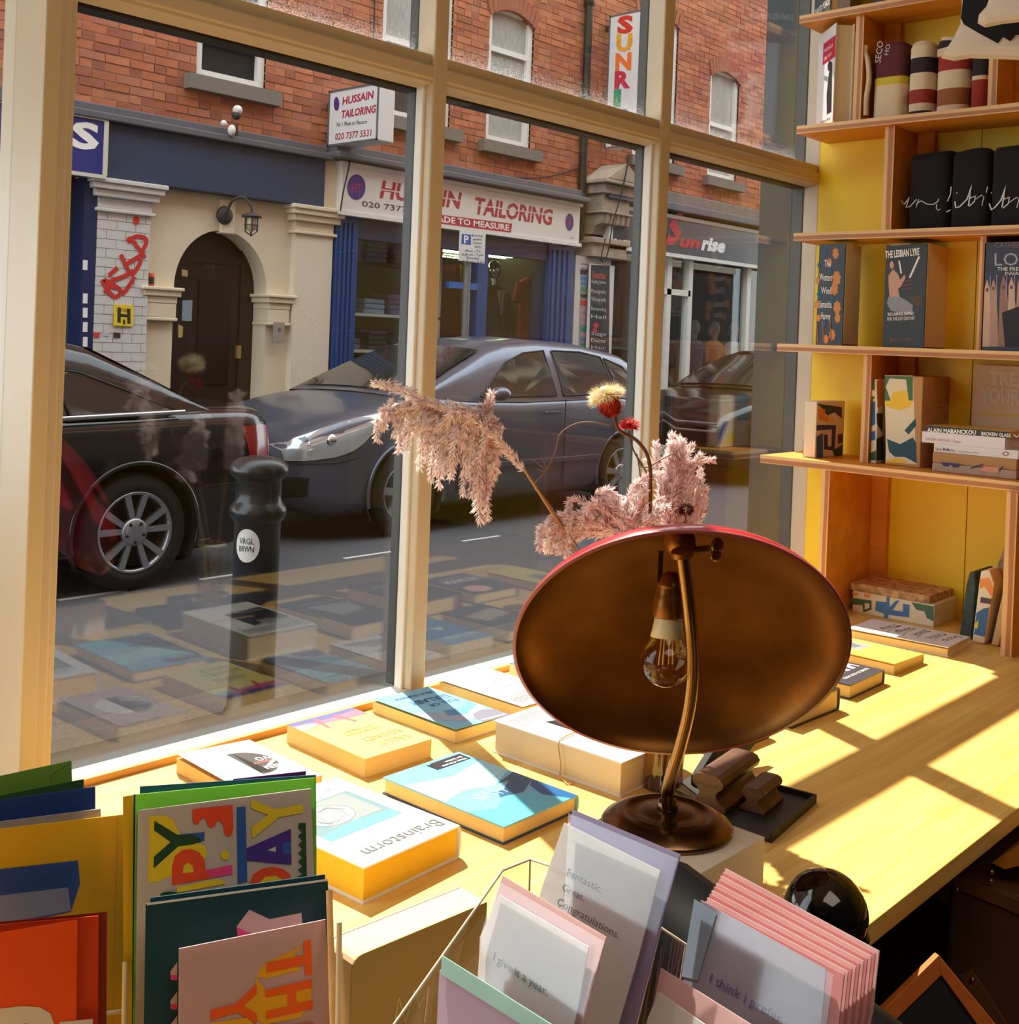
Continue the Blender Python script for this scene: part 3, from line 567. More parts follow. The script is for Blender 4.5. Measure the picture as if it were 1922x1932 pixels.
for lab, px, py in (('dark red seed head low on the right of the pampas', 1294, 956), ('dark red seed head peeping over the shade rim', 1296, 996)):
    t = stemt(lab, 'seed_head', [(1266, 1330, D0+.01), (1280, 1130, D0), (px, py+14, D0-.0)], .001, stemd); m_ = MB(); puff(m_, at(px, py+6, D0), -CD, .008, .007, 260, .004, .009, .0009, mat('dark_red_seed', (92, 20, 22), .7), -.9); m_.build('petals', t)
# ================================================================== RAIL BLOCKS ON BLACK BOARD
bl = mat('black_stained_wood', (26, 22, 20), .5); rail = woodmat('shaded_worn_beech', (62, 36, 20), (108, 68, 40), .45, along=1)  # rail wood toned dark to carry the shadow of the lamp
A, B_, C_ = onz(1520, 1512, BZ+.012), onz(1430, 1578, BZ+.012), onz(1475, 1478, BZ+.012)
A = Vector((1.60, .822, 0)); bw = .19
bo_ = thing('wooden_board', 'flat black stained board under the wooden rail blocks', 'board', (1.424, .785, BZ), math.radians(8))
MB().box(0, .178, 0, .185, 0, .006, bl).box(0, .178, -.004, .0, 0, .014, bl).box(.174, .1785, 0, .185, .0, .014, bl).build('board', bo_, world=False, bevel=.0008)
def railblock(label, P, w_, h_, ln):
    r = thing('rail_block', label, 'block', (P.x, P.y, BZ+.0062), math.radians(8), 'wooden rail blocks on the black board')
    pr = [(0, 0), (1, 0), (1.0, .12), (.86, .22), (.76, .34), (.73, .46), (.78, .56), (.90, .66), (.94, .8), (.86, .94), (.72, 1), (.28, 1), (.14, .94), (.06, .8), (.10, .66), (.22, .56), (.27, .46), (.24, .34), (.14, .22), (0, .12)]
    MB().prism([(0, u*w_, v*h_) for u, v in pr], (ln, 0, 0), rail).build('rail_body', r, world=False, bevel=.0012)
b1 = onz(1368, 1537, BZ+.006); b2 = onz(1442, 1540, BZ+.006)
railblock('taller wooden rail profile block, dark at the far side of the black board', b1, .058, .050, .135)
railblock('shorter wooden rail profile block at the near corner of the black board', b2, .040, .036, .075)
by = b1.y+.085
lt = thing('stone_tablet', 'dark tablet standing behind the taller rail block, under the lamp shade', 'tablet', (b1.x+.05, by, BZ))
tp = [ony(x, y, by) for x, y in ((1316, 1466), (1352, 1408), (1404, 1392), (1440, 1384), (1380, 1462))]
MB().prism([Vector((tp[0].x, by, BZ+.0065))]+tp+[Vector((tp[-1].x, by, BZ+.0065))], (0, .012, 0), mat('dark_slate', (30, 26, 24), .75)).build('tablet_body', lt, bevel=.001)
# ================================================================== SHELF GOODS
craft = mat('brown_kraft_paper', (190, 142, 92), .75, bump=.12, bs=40)
wrapc = mat('cream_wrapping_paper', (228, 214, 188), .6, bump=.1, bs=35)
blu, teal_, yel_, grn_, prp, org_ = c(52, 96, 160), c(24, 76, 88), c(238, 196, 50), c(72, 112, 72), c(62, 50, 104), c(232, 142, 72)
def shelfbox(name, label, cat, xf, pc, pxl, pxr, pyt, z0, m, group=None, bevel=.002, m2=None, crn=None):
    """box seen corner-on: pc=(px,py) its bottom front corner, pxl/pxr the outer ends of its two faces, pyt the top at the corner"""
    P = Vector(crn) if crn else onx(pc[0], pc[1], xf); P.z = z0
    y1 = onx(pxl, pc[1], P.x).y; x1 = ony(pxr, pc[1], P.y).x; z1 = ony(pc[0], pyt, P.y).z
    r = thing(name, label, cat, ((P.x+x1)/2, (P.y+y1)/2, z0), 0, group)
    MB().box(P.x, x1, P.y, y1, z0, z1, m).build('body', r, bevel=bevel)
    return r, P, x1, y1, z1
def artx(P, e=.0004): return Art(P, NX, e)
def arty(P, e=.0004): return Art(P, NY, e)
# S5 wrapped gift at the end
r, P, x1, y1, z1 = shelfbox('wrapped_parcel', 'small parcel in blue and orange patterned paper on the shelf end by the glass', 'parcel', 2.80, (1537, 866), 1514, 1590, 758, S5[1], wrapc)
a = arty(P); a.poly([(1540, 762), (1588, 768), (1588, 790), (1574, 778), (1560, 784), (1551, 770)], prp); a.poly([(1541, 762), (1575, 766), (1566, 778), (1552, 772)], c(30, 66, 44)); a.poly([(1542, 770), (1556, 772), (1556, 786), (1564, 786), (1562, 796), (1544, 792)], org_)
a.poly([(1540, 802), (1577, 802), (1574, 850), (1554, 848), (1554, 820), (1561, 820), (1561, 842), (1568, 842), (1569, 810), (1540, 812)], c(50, 60, 120)); a.poly([(1540, 824), (1552, 816), (1552, 862), (1540, 866)], blu); a.poly([(1580, 820), (1589, 818), (1589, 835), (1580, 838)], prp); a.poly([(1570, 850), (1589, 838), (1589, 866), (1576, 866)], c(40, 70, 50)); a.poly([(1566, 788), (1573, 788), (1573, 796), (1564, 796)], yel_); a.build('printed_paper', r)
ab = Art(Vector((P.x, y1, 0)), (0, 1, 0), .0004)
def q3(x, z): return Vector((P.x+(x1-P.x)*x, y1, P.z+(z1-P.z)*z))
ab.poly([q3(.55, .5), q3(1, .5), q3(1, 1), (q3(.5, 1))], c(66, 150, 160), d3=True); ab.poly([q3(0, 0), q3(.3, .5), q3(.12, .5), q3(0, .3)], blu, d3=True); ab.poly([q3(.2, 0), q3(.6, .1), q3(.5, .35), q3(.3, .2)], c(226, 206, 90), d3=True); ab.build('printed_back', r)
# S5 bay: thin parcel, thick parcel
r, P, x1, y1, z1 = shelfbox('wrapped_parcel', 'slim upright parcel in green, orange and blue paper against the upright', 'parcel', 2.83, (1652, 870), 1641, 1667, 716, S5[1], wrapc)
a = artx(P); a.poly([(1641, 718), (1650, 716), (1650, 752), (1641, 752)], grn_); a.poly([(1642, 736), (1650, 736), (1650, 748), (1642, 748)], wht); a.poly([(1641, 758), (1651, 758), (1651, 800), (1641, 806)], blu); a.poly([(1641, 815), (1651, 813), (1651, 830), (1641, 832)], blu); a.poly([(1641, 855), (1652, 850), (1652, 869), (1641, 868)], c(40, 70, 50)); a.build('printed_paper', r)
a = arty(P); a.poly([(1653, 718), (1665, 716), (1665, 765), (1655, 770)], org_); a.poly([(1653, 780), (1665, 780), (1664, 816), (1654, 800)], c(70, 66, 60)); a.poly([(1653, 828), (1666, 822), (1666, 868), (1653, 869)], c(40, 70, 50)); a.build('printed_side', r)
r, P, x1, y1, z1 = shelfbox('wrapped_parcel', 'large parcel half in brown paper, half in teal and yellow print, on the fifth shelf', 'parcel', 2.83, (1735, 876), 1669, 1842, 711, S5[1], craft)
a = artx(P); a.poly([(1669, 708), (1722, 709), (1728, 876), (1671, 872)], wrapc); a.poly([(1669, 709), (1722, 710), (1722, 756), (1714, 756), (1709, 716), (1678, 714), (1671, 730), (1680, 756), (1669, 756)], grn_); a.poly([(1669, 756), (1680, 756), (1684, 740), (1710, 736), (1713, 755), (1722, 756), (1716, 768), (1700, 774), (1680, 770), (1669, 764)], yel_)
a.poly([(1706, 812), (1727, 789), (1728, 803), (1714, 820)], teal_); a.poly([(1673, 828), (1698, 838), (1722, 825), (1728, 836), (1729, 874), (1718, 868), (1706, 862), (1688, 862), (1677, 852)], teal_); a.poly([(1671, 868), (1700, 864), (1712, 870), (1706, 874), (1671, 872)], yel_); a.build('printed_paper', r)
a = arty(P); sg = c(60, 44, 40); a.stroke([(1769, 744), (1772, 750), (1765, 757), (1775, 758), (1770, 765), (1778, 770), (1766, 768)], .0012, sg); a.stroke([(1778, 772), (1781, 784), (1788, 785), (1780, 787), (1800, 795), (1815, 801)], .0012, sg); a.text('MAIN EDITION', (1783, 752), (1799, 784), (1787, 750), sg, 0); a.build('stamp_mark', r)
# embossed print board behind the stack
bk_ = thing('embossed_print', 'cream board with raised white capitals leaning at the back of the shelf', 'print', (2.975, 1.0, S5[1]))
e0 = onx(1836, 690, 2.97); e1 = onx(1830, 868, 2.97)
MB().box(2.972, 2.978, .66, e0.y, S5[1], onx(1838, 688, 2.97).z, mat('cream_board', (206, 178, 142), .7)).build('board', bk_)
a = artx(Vector((2.972, 1, 1)), .0008); wr = mat('raised_white_letters', (216, 200, 176), .35, bump=.4, bs=300); a.text('TREAT', (1866, 725), (1960, 732), (1866, 700), wr, .03); a.text('YOURSELF', (1848, 758), (1976, 768), (1848, 730), wr, .03); a.stroke([(1848, 780), (1925, 785), (1980, 789)], .006, c(210, 168, 60)); a.build('lettering', bk_)
# stack of books on S5
yE = .62
def flat(name, label, cat, xf, pxl, pyb, pyt, m, z0=None, dp=.13, bevel=.001, group='books and parcels piled on the fifth shelf', xm=1770):
    y1 = onx(pxl, pyb, xf).y; z0 = z0 if z0 is not None else onx(xm, pyb, xf).z; z1 = onx(xm, pyt, xf).z
    r = thing(name, label, cat, (xf+dp/2, (y1+yE)/2, z0), 0, group); MB().box(xf, xf+dp, y1-.2, y1, z0, z1, m).build('body', r, bevel=bevel)
    return r, y1, z1
xf = 2.79
r, y1, z = flat('wrapped_parcel', 'crumpled patterned parcel at the very bottom of the pile', 'parcel', xf-.006, 1757, 893, 874, mat('crumpled_map_paper', (176, 150, 132), .7, bump=.5, bs=45), S5[1], .16, .003)
a = artx(Vector((xf-.006, 1, 1))); a.poly([(1775, 872), (1812, 875), (1808, 882), (1798, 882), (1793, 876), (1788, 881), (1778, 878)], prp); a.poly([(1855, 880), (1885, 882), (1880, 892), (1850, 888)], c(226, 150, 130)); a.stroke([(1830, 884), (1848, 878), (1855, 876)], .003, c(50, 40, 60)); a.stroke([(1885, 889), (1892, 880)], .003, c(50, 40, 60)); a.build('printed_paper', r)
r, y1, z = flat('wrapped_parcel', 'plain brown wrapped book in the pile below the white paperbacks', 'parcel', xf, 1758, 874, 853, craft, z, .15, .003)
r, y1, z = flat('book', 'white paperback with Larry McMurtry on its spine, third up from the pile bottom', 'book', xf, 1761, 853, 837, c(226, 220, 224, .35), z, .13)
a = artx(Vector((xf, 1, 1))); a.text('Larry McMurtry', (1765, 849), (1802, 853), (1765, 843), blk); a.text('The Last Picture Show', (1806, 853), (1846, 856), (1806, 850), blk, 0); a.ell((1897, 856), 6, 4, c(150, 80, 60)); a.ell((1897, 856), 3.4, 2.4, wht); a.build('spine_text', r)
r, y1, z = flat('book', 'white paperback with Saleem Haddad Guapa on its spine, second from the top', 'book', xf, 1738, 837, 816, c(226, 218, 226, .35), z, .13)
a = artx(Vector((xf, 1, 1))); a.text('SALEEM HADDAD', (1746, 830), (1793, 834), (1746, 825.5), c(170, 60, 40), 0); a.text('Guapa', (1797, 834), (1812, 836), (1797, 829), c(120, 60, 50), 0); a.stroke([(1912, 840), (1918, 836), (1922, 842)], .0015, c(190, 80, 60)); a.build('spine_text', r)
r, y1, z = flat('book', 'yellow paperback with black Alain Mabanckou Broken Glass spine on top of the pile', 'book', xf+.004, 1746, 816, 804, c(214, 172, 76, .35), z, .13)
MB().box(xf+.002, xf+.004, y1-.2, y1-.0005, z-(onx(1770, 804, xf).z-onx(1770, 816, xf).z), z-.0005, c(20, 18, 22, .35)).build('spine', r)
a = artx(Vector((xf+.002, 1, 1))); a.text('ALAIN MABANCKOU', (1749, 814.5), (1841, 820), (1749, 807), wht, .03); a.text('BROKEN GLASS', (1851, 821), (1906, 825), (1851, 814.5), wht, .02); a.stroke([(1912, 820), (1918, 825), (1924, 819)], .0018, wht); a.build('spine_text', r)
# S4 face-out books
def faceout(label, xf, pc, pxl, pxr, pyt, z0, cov, pg):
    r, P, x1, y1, z1 = shelfbox('book', label, 'book', xf, pc, pxl, pxr, pyt, z0, cov, 'books standing face out on the fourth shelf', .0008)
    MB().box(P.x+.003, x1-.003, P.y-.0012, P.y+.01, z0+.004, z1+.001, pg).build('page_block', r)
    return r, artx(P)
r, a = faceout('paperback covered in orange leaves, titled The Western Wind, at the shelf end', 2.83, (1588, 653), 1538, 1618, 458, S4[1], c(24, 26, 34, .35), edge_c)
random.seed(21); lf = c(214, 140, 70); sk = c(40, 92, 132)
def leaf(a, x, y, s_, m, rot=0):
    pts = []
    for i in range(14):
        q = 2*math.pi*i/14+rot; rr = s_*(1 if i % 2 == 0 else .74); pts.append((x+rr*math.cos(q)*.55, y+rr*math.sin(q)))
    a.poly(pts, m)
for x, y, s_ in ((1576, 478, 12), (1578, 525, 16), (1574, 545, 14), (1542, 530, 8), (1579, 580, 14), (1541, 575, 10), (1565, 495, 9), (1558, 640, 10), (1580, 600, 11), (1544, 600, 8), (1570, 632, 12)): leaf(a, x, y, s_, lf, rnd(0, 1))
for x, y, s_ in ((1556, 472, 8), (1546, 556, 10), (1568, 512, 6), (1570, 566, 9), (1554, 610, 9), (1545, 500, 6)): leaf(a, x, y, s_, sk, rnd(0, 1))
for t_, y, x0, x1_ in (('The', 503, 1555, 1567), ('Western', 529, 1546, 1570), ('Wind', 554, 1549, 1568), ('Samantha', 580, 1546, 1569), ('Harvey', 602, 1549, 1567)): a.text(t_, (x0, y), (x1_, y+1), (x0, y-13), wht, .01)
for x in (1541, 1552, 1566): a.stroke([(x, 606), (x+2, 645)], .003, c(150, 90, 60))
a.build('cover_art', r)
r, a = faceout('black hardback titled The Lesbian Lyre with seated figure on its cover', 2.87, (1742, 655), 1664, 1788, 458, S4[1], c(28, 22, 24, .35), edge_c)
a.text('THE LESBIAN LYRE', (1670, 487), (1734, 481), (1670, 474), wht, .03); sknm = c(206, 160, 140); drp = c(150, 152, 164); a.ell((1682, 500), 4, 7, sknm)
a.poly([(1676, 520), (1684, 508), (1692, 515), (1698, 528), (1706, 518), (1708, 524), (1700, 540), (1694, 545), (1697, 560), (1678, 560), (1676, 535)], sknm); a.poly([(1676, 560), (1697, 560), (1712, 568), (1722, 576), (1720, 594), (1704, 592), (1680, 586), (1673, 572)], drp); a.poly([(1690, 588), (1712, 592), (1708, 622), (1692, 632)], c(60, 72, 74)); a.stroke([(1696, 492), (1700, 516)], .004, wht); a.stroke([(1734, 484), (1716, 524)], .005, wht)
for k in range(3): a.stroke([(1702, 532+7*k), (1720, 529+7*k)], .0025, c(130, 80, 60))
a.poly([(1716, 560), (1740, 556), (1741, 580), (1726, 576)], c(90, 72, 60)); a.text('RECLAIMING SAPPHO', (1675, 596), (1724, 594), (1675, 590), wht, .02); a.text('FOR THE 21ST CENTURY', (1674, 605), (1726, 603), (1674, 599), wht, .02); a.text('JEFFREY M. DUBAN', (1678, 645), (1722, 643), (1678, 639), c(170, 120, 100), 0); a.text('Contributions to the', (1680, 464), (1716, 461), (1680, 461), wht, 0); a.build('cover_art', r)
r, a = faceout('dark navy hardback with hooded marching figures and grey capital title', 2.87, (1945, 668), 1849, 1990, 452, S4[1], c(28, 28, 52, .35), edge_c)
a.text('CATHERINE', (1877, 467), (1945, 467), (1877, 457), c(140, 110, 110), .0); a.text('LOST', (1876, 501), (1962, 501), (1876, 477), c(170, 164, 170), .0); a.text('THE FRENCH', (1881, 511), (1946, 511), (1881, 504), wht, 0); a.text('INVADED', (1896, 519), (1944, 519), (1896, 513), wht, 0)
fl_ = c(214, 176, 150)
for k, (x, y, s_) in enumerate(((1862, 545, 1), (1874, 542, .9), (1893, 540, 1.2), (1908, 540, 1), (1926, 536, 1.3), (1942, 545, 1.1))):
    a.poly([(x, y-18*s_), (x+5*s_, y), (x+9*s_, y+60), (x+10*s_, 654), (x-9*s_, 654), (x-7*s_, y+50), (x-5*s_, y)], [fl_, c(190, 150, 130), c(160, 118, 108)][k % 3]); a.ell((x, y+2), 3*s_, 4*s_, c(120, 80, 76)); a.stroke([(x+6, y-24), (x+6, y+30)], .002, c(150, 150, 190))
a.poly([(1890, 590), (1922, 578), (1945, 600), (1945, 655), (1896, 655)], c(26, 26, 34)); a.build('cover_art', r)
# S3 black bags
fab = mat('black_cotton', (20, 18, 22), .95, bump=.25, bs=400); scr = c(214, 208, 214, .6)
def bundle(name, label, cat, xf, pl, pr, pyb, pyt, z0, bands, group, dp=.12, ex=3.5, wob=.003, seed=1):
    random.seed(seed); ya = onx(pl, pyb, xf).y; yb = onx(pr, pyb, xf).y; z1 = onx((pl+pr)/2, pyt, xf).z; cy_ = (ya+yb)/2; hy = (ya-yb)/2
    r = thing(name, label, cat, (xf+dp/2, cy_, z0), 0, group); N = 32; lv = sorted(set([0, .03, .94, 1]+[b[0] for b in bands]+[i/10 for i in range(1, 10)])); mb = MB(); ph = rnd(0, 6)
    vs = []
    for h in lv:
        s_ = .93+.07*min(1, h/.03) if h < .03 else (1 if h < .95 else .9)
        for k in range(N):
            q = 2*math.pi*k/N; cc, ss = math.cos(q), math.sin(q); d = (abs(cc)**ex+abs(ss)**ex)**(-1/ex); w1 = 1+wob*10*math.sin(3*q+ph+h*4)*.15
            vs.append(Vector((xf+dp/2+dp/2*d*cc*s_*w1, cy_+hy*d*ss*s_*w1, z0+(z1-z0)*h+(.004*math.sin(q*2+ph) if h > .9 else 0))))
    for i in range(len(lv)-1):
        m = [b[1] for b in bands if b[0] <= lv[i]+1e-6][-1]
        mb.add(vs[i*N:(i+2)*N], [(k, (k+1) % N, N+(k+1) % N, N+k) for k in range(N)], m, True)
    mb.add(vs[-N:], [list(range(N))], bands[-1][1], True); mb.build('folded_cloth', r); return r
for k, (pl, pr, pyt, lab) in enumerate(((1708, 1786, 287, 'folded black tote with white handwriting next to the plywood upright, leftmost of the row'), (1788, 1862, 283, 'folded black tote with white handwriting, middle of the three'), (1863, 1960, 272, 'folded black tote at the right end of the row, cut by the photo edge'))):
    r = bundle('tote_bag', lab, 'bag', 2.87, pl, pr, 430, pyt, S3[1], [(0, fab)], 'folded black totes on the third shelf', .11, 6, .001, k)
    a = artx(Vector((2.868, 1, 1)), .0006)
    if k == 0: a.stroke([(1701, 379), (1705, 386), (1716, 372), (1713, 380), (1709, 391), (1716, 390), (1729, 376)], .0024, scr); a.stroke([(1733, 376), (1727, 393), (1729, 384), (1738, 379), (1748, 385), (1760, 386), (1769, 380), (1771, 375)], .0024, scr); a.stroke([(1767, 385), (1766, 393), (1770, 397), (1774, 394)], .002, scr)
    if k == 1: a.stroke([(1794, 352), (1793, 366), (1787, 380)], .0024, scr); a.stroke([(1785, 400), (1793, 396)], .0026, scr); a.ell((1805, 364), 1.2, 1.2, scr); a.stroke([(1801, 380), (1803, 392), (1810, 390), (1824, 376), (1834, 348), (1829, 372), (1827, 389)], .0034, scr); a.stroke([(1829, 374), (1840, 370), (1838, 380), (1829, 389)], .0028, scr); a.stroke([(1840, 376), (1852, 368), (1856, 372), (1852, 388)], .0018, scr)
    if k == 2: a.stroke([(1863, 352), (1860, 364)], .0018, scr); a.ell((1870, 364), 1.2, 1.2, scr); a.stroke([(1866, 384), (1870, 396), (1876, 392), (1888, 378), (1898, 350), (1893, 374), (1890, 391)], .0034, scr); a.stroke([(1893, 376), (1904, 372), (1902, 384), (1892, 393)], .0028, scr); a.stroke([(1904, 382), (1918, 372), (1922, 376), (1918, 392)], .002, scr)
    a.build('handwriting', r)
# S2 rolled totes
can = mat('natural_canvas', (222, 200, 168), .9, bump=.2, bs=350); mar = mat('maroon_print', (92, 40, 44), .9); yb_ = mat('mustard_print', (206, 186, 60), .9); rd_ = mat('brick_red_print', (150, 50, 40), .9); bk2 = mat('black_print', (40, 34, 40), .9); ocr = mat('ochre_print', (150, 90, 50), .9)
r = bundle('tote_bag', 'folded tote with maroon top printed SECO HO and yellow wave', 'bag', 2.88, 1641, 1704, 216, 82, S2[1], [(0, can), (.47, yb_), (.57, mar)], 'folded printed totes on the second shelf', .12, 5, .002, 3)
a = artx(Vector((2.878, 1, 1)), .0008); wt = c(222, 196, 190, .7); a.text('SECO', (1661, 119), (1666, 78), (1650, 118), wt, 0); a.text('HO', (1675, 104), (1680, 84), (1667, 103), wt, 0); a.build('lettering', r)
MB().tube(smooth_path([onx(x, y, 2.872) for x, y in ((1634, 86), (1632, 98), (1637, 116), (1639, 150), (1634, 185), (1633, 218))]), .007, can, 8).build('handle_strap', r)
r = bundle('tote_bag', 'rolled canvas tote with dark red and black horizontal bands', 'bag', 2.88, 1705, 1755, 206, 80, S2[1], [(0, bk2), (.1, can), (.2, rd_), (.38, can), (.6, bk2), (.8, can)], 'folded printed totes on the second shelf', .12, 3, .002, 4)
r = bundle('tote_bag', 'rolled canvas tote with large red and ochre shapes below the hanging bags', 'bag', 2.88, 1757, 1822, 200, 68, S2[1], [(0, can), (.13, ocr), (.34, can), (.57, rd_), (.8, bk2), (.96, can)], 'folded printed totes on the second shelf', .12, 3, .002, 5)
a = artx(Vector((2.877, 1, 1)), .0008); a.poly([(1768, 94), (1800, 84), (1800, 92), (1788, 104), (1768, 108)], can); a.build('print', r)
r = bundle('tote_bag', 'rolled tote with dark red rounded shape squeezed beside the upright', 'bag', 2.88, 1824, 1862, 196, 100, S2[1], [(0, can), (.05, rd_), (.55, can), (.62, bk2), (.95, can)], 'folded printed totes on the second shelf', .12, 3, .002, 6)
# S2 white hardback turned towards the street
P = onx(1570, 229, 2.83); P.z = S2[1]; dirc = Vector((math.sin(math.radians(44)), math.cos(math.radians(44)), 0)); dirt = Vector((dirc.y, -dirc.x, 0)); z1 = onx(1570, 44, 2.83).z
r = thing('book', 'tall white hardback with red label turned to face the street, at the second shelf end', 'book', P+dirc*.06, 0)
wc = c(226, 222, 224, .3); up_ = Vector((0, 0, z1-P.z))
MB().prism([P, P+dirc*.135, P+dirc*.135+up_, P+up_], dirt*.003, wc).prism([P+dirt*.048, P+dirc*.135+dirt*.048, P+dirc*.135+dirt*.048+up_, P+dirt*.048+up_], dirt*.003, wc).prism([P+dirc*.135, P+dirc*.138, P+dirc*.138+up_, P+dirc*.135+up_], dirt*.051, wc).build('cover', r)
MB().prism([P+dirc*.004+dirt*.003, P+dirc*.133+dirt*.003, P+dirc*.133+dirt*.003+up_*.985, P+dirc*.004+dirt*.003+up_*.985], dirt*.045, edge_c).build('page_block', r)
a = Art(P, -dirt, .0005)
def cv(u, v): return P+dirc*(.135*u)+up_*v
a.poly([cv(.0, .66), cv(.72, .66), cv(.72, .88), cv(.0, .88)], c(196, 30, 72, .3), d3=True); dk = c(40, 42, 50, .35); a.poly([cv(.08, .12), cv(.34, .12), cv(.4, .32), cv(.36, .45), cv(.3, .56), cv(.12, .5), cv(.1, .3)], dk, d3=True); a.poly([cv(.12, .5), cv(.4, .58), cv(.42, .63), cv(.3, .66), cv(.14, .62)], dk, d3=True); a.poly([cv(.4, .46), cv(.62, .5), cv(.58, .54), cv(.36, .5)], c(120, 120, 126), d3=True)
a.text('FREDERICK', cv(.66, .78), cv(.12, .78), cv(.66, .815), wht, 0, d3=True); a.text('GALLWAY', cv(.66, .70), cv(.2, .70), cv(.66, .735), wht, 0, d3=True); a.text('William Ross', cv(.7, .05), cv(.12, .05), cv(.7, .085), dk, 0, d3=True); a.build('cover_art', r)
# S1 books
P = onx(1566, 14, 2.86); P.z = S1[1]
r = thing('book', 'dark grey hardback with white author name facing the street on the top shelf', 'book', P+dirc*.06, 0); up_ = Vector((0, 0, .22))
MB().prism([P, P+dirc*.135, P+dirc*.135+up_, P+up_], dirt*.003, c(70, 90, 92, .3)).prism([P+dirt*.028, P+dirc*.135+dirt*.028, P+dirc*.135+dirt*.028+up_, P+dirt*.028+up_], dirt*.003, c(30, 30, 34)).build('cover', r); MB().prism([P+dirc*.004+dirt*.003, P+dirc*.133+dirt*.003, P+dirc*.133+dirt*.003+up_*.98, P+dirc*.004+dirt*.003+up_*.98], dirt*.025, edge_c).build('page_block', r)
a = Art(P, -dirt, .0005); a.text('DAVID PEACE', cv(.95, .12), cv(.05, .12), cv(.95, .2), wht, .01, d3=True); a.build('cover_art', r)
r, P, x1, y1, z1 = shelfbox('book', 'brown backed book standing on the top shelf beside the grey hardback', 'book', 2.87, (1604, 10), 1580, 1625, -140, S1[1], c(120, 92, 66, .5))
MB().box(2.87, 2.98, .9, P.y-.06, S1[1], S1[1]+.035, c(40, 30, 34, .5)).build('book', None, label='dark flat book lying at the back of the top shelf', cat='book')
# ---- bench bay
def bx2(name, label, cat, pc, left, rightx, pyt, m, z0, **k):
    P = onz(pc[0], pc[1], z0); y1 = onx(left, pc[1], P.x).y; return P
Pc = onz(1761, 1184, BZ); Pc.x = max(Pc.x, 2.76)
Pc = onx(1761, 1184, Pc.x) if Pc.x > 2.8 else Vector((2.79, onx(1761, 1184, 2.79).y, BZ)); Pc.z = BZ
r, P, x1, y1, z1 = shelfbox('wrapped_parcel', 'parcel with blue, green and orange print lying in the lowest bay', 'parcel', Pc.x, (1761, 1184), 1606, 1808, 1142, BZ, wrapc, crn=Pc)
a = artx(P); a.poly([(1606, 1128), (1644, 1133), (1644, 1150), (1628, 1156), (1627, 1142), (1606, 1140)], c(64, 100, 58)); a.poly([(1631, 1138), (1640, 1139), (1640, 1147), (1631, 1150)], wrapc); a.poly([(1652, 1134), (1672, 1136), (1672, 1126), (1678, 1126), (1678, 1145), (1690, 1133), (1697, 1133), (1684, 1151), (1703, 1154), (1703, 1139), (1716, 1141), (1715, 1165), (1676, 1160), (1675, 1170), (1667, 1168), (1667, 1158), (1651, 1152)], c(70, 120, 176)); a.poly([(1719, 1136), (1761, 1144), (1761, 1172), (1748, 1166), (1744, 1154), (1728, 1150)], c(74, 112, 84)); a.poly([(1608, 1117), (1620, 1120), (1616, 1124), (1608, 1122)], org_); a.poly([(1630, 1119), (1642, 1122), (1640, 1128), (1630, 1125)], org_); a.build('printed_paper', r)
zb = z1
MB().box(P.x-.004, x1-.01, P.y+.012, y1+.005, zb, zb+.020, mat('map_print_paper', (196, 150, 104), .7, var=.55, vs=60, bump=.3, bs=60)).build('wrapped_parcel', None, label='thin map printed parcel lying on top of the wider parcel', cat='parcel', bevel=.003)
def lean(name, label, cat, pts, xf, m, dp=.12, prints=()):
    Q = [onx(x, y, xf) for x, y in pts]; zmin = min(q.z for q in Q); Q = [q-Vector((0, 0, zmin-BZ)) for q in Q]
    r = thing(name, label, cat, (xf+dp/2, sum(q.y for q in Q)/len(Q), BZ), 0, 'parcels leaning in the lowest bay'); MB().prism(Q, (dp, 0, 0), m).build('body', r, bevel=.003)
    if prints:
        a = artx(Vector((xf, 1, 1)), .001)
        for pp, mm in prints: a.poly(pp, mm)
        a.build('printed_paper', r)
    return r
lean('wrapped_parcel', 'narrow parcel in dark green botanical paper leaning in the lowest bay', 'parcel', [(1809, 1197), (1822, 1100), (1829, 1074), (1839, 1074), (1840, 1110), (1832, 1203)], 2.80, mat('botanical_paper', (44, 62, 58), .6, var=.7, vs=50), .12)
lean('wrapped_parcel', 'parcel with orange top and blue arch print leaning in the lowest bay', 'parcel', [(1833, 1215), (1846, 1105), (1850, 1080), (1866, 1078), (1875, 1105), (1856, 1218)], 2.78, wrapc, .12, [([(1848, 1092), (1866, 1090), (1873, 1110), (1872, 1128), (1856, 1106), (1848, 1112)], org_), ([(1850, 1126), (1871, 1130), (1869, 1140), (1849, 1137)], c(80, 64, 80)), ([(1838, 1192), (1842, 1156), (1855, 1148), (1866, 1146), (1858, 1202), (1836, 1196)], c(62, 106, 150)), ([(1838, 1178), (1846, 1170), (1844, 1186), (1838, 1184)], yel_)])
lean('wrapped_parcel', 'tall brown grey wrapped book leaning on the right upright', 'parcel', [(1858, 1208), (1877, 1080), (1896, 1024), (1906, 1022), (1906, 1100), (1882, 1212)], 2.84, mat('old_print_paper', (150, 124, 98), .7, var=.5, vs=40), .12)
lean('wrapped_parcel', 'cream card parcel wedged in front of the tall wrapped book', 'parcel', [(1869, 1214), (1891, 1114), (1899, 1112), (1897, 1160), (1883, 1216)], 2.79, mat('cream_card', (206, 172, 124), .7), .10)
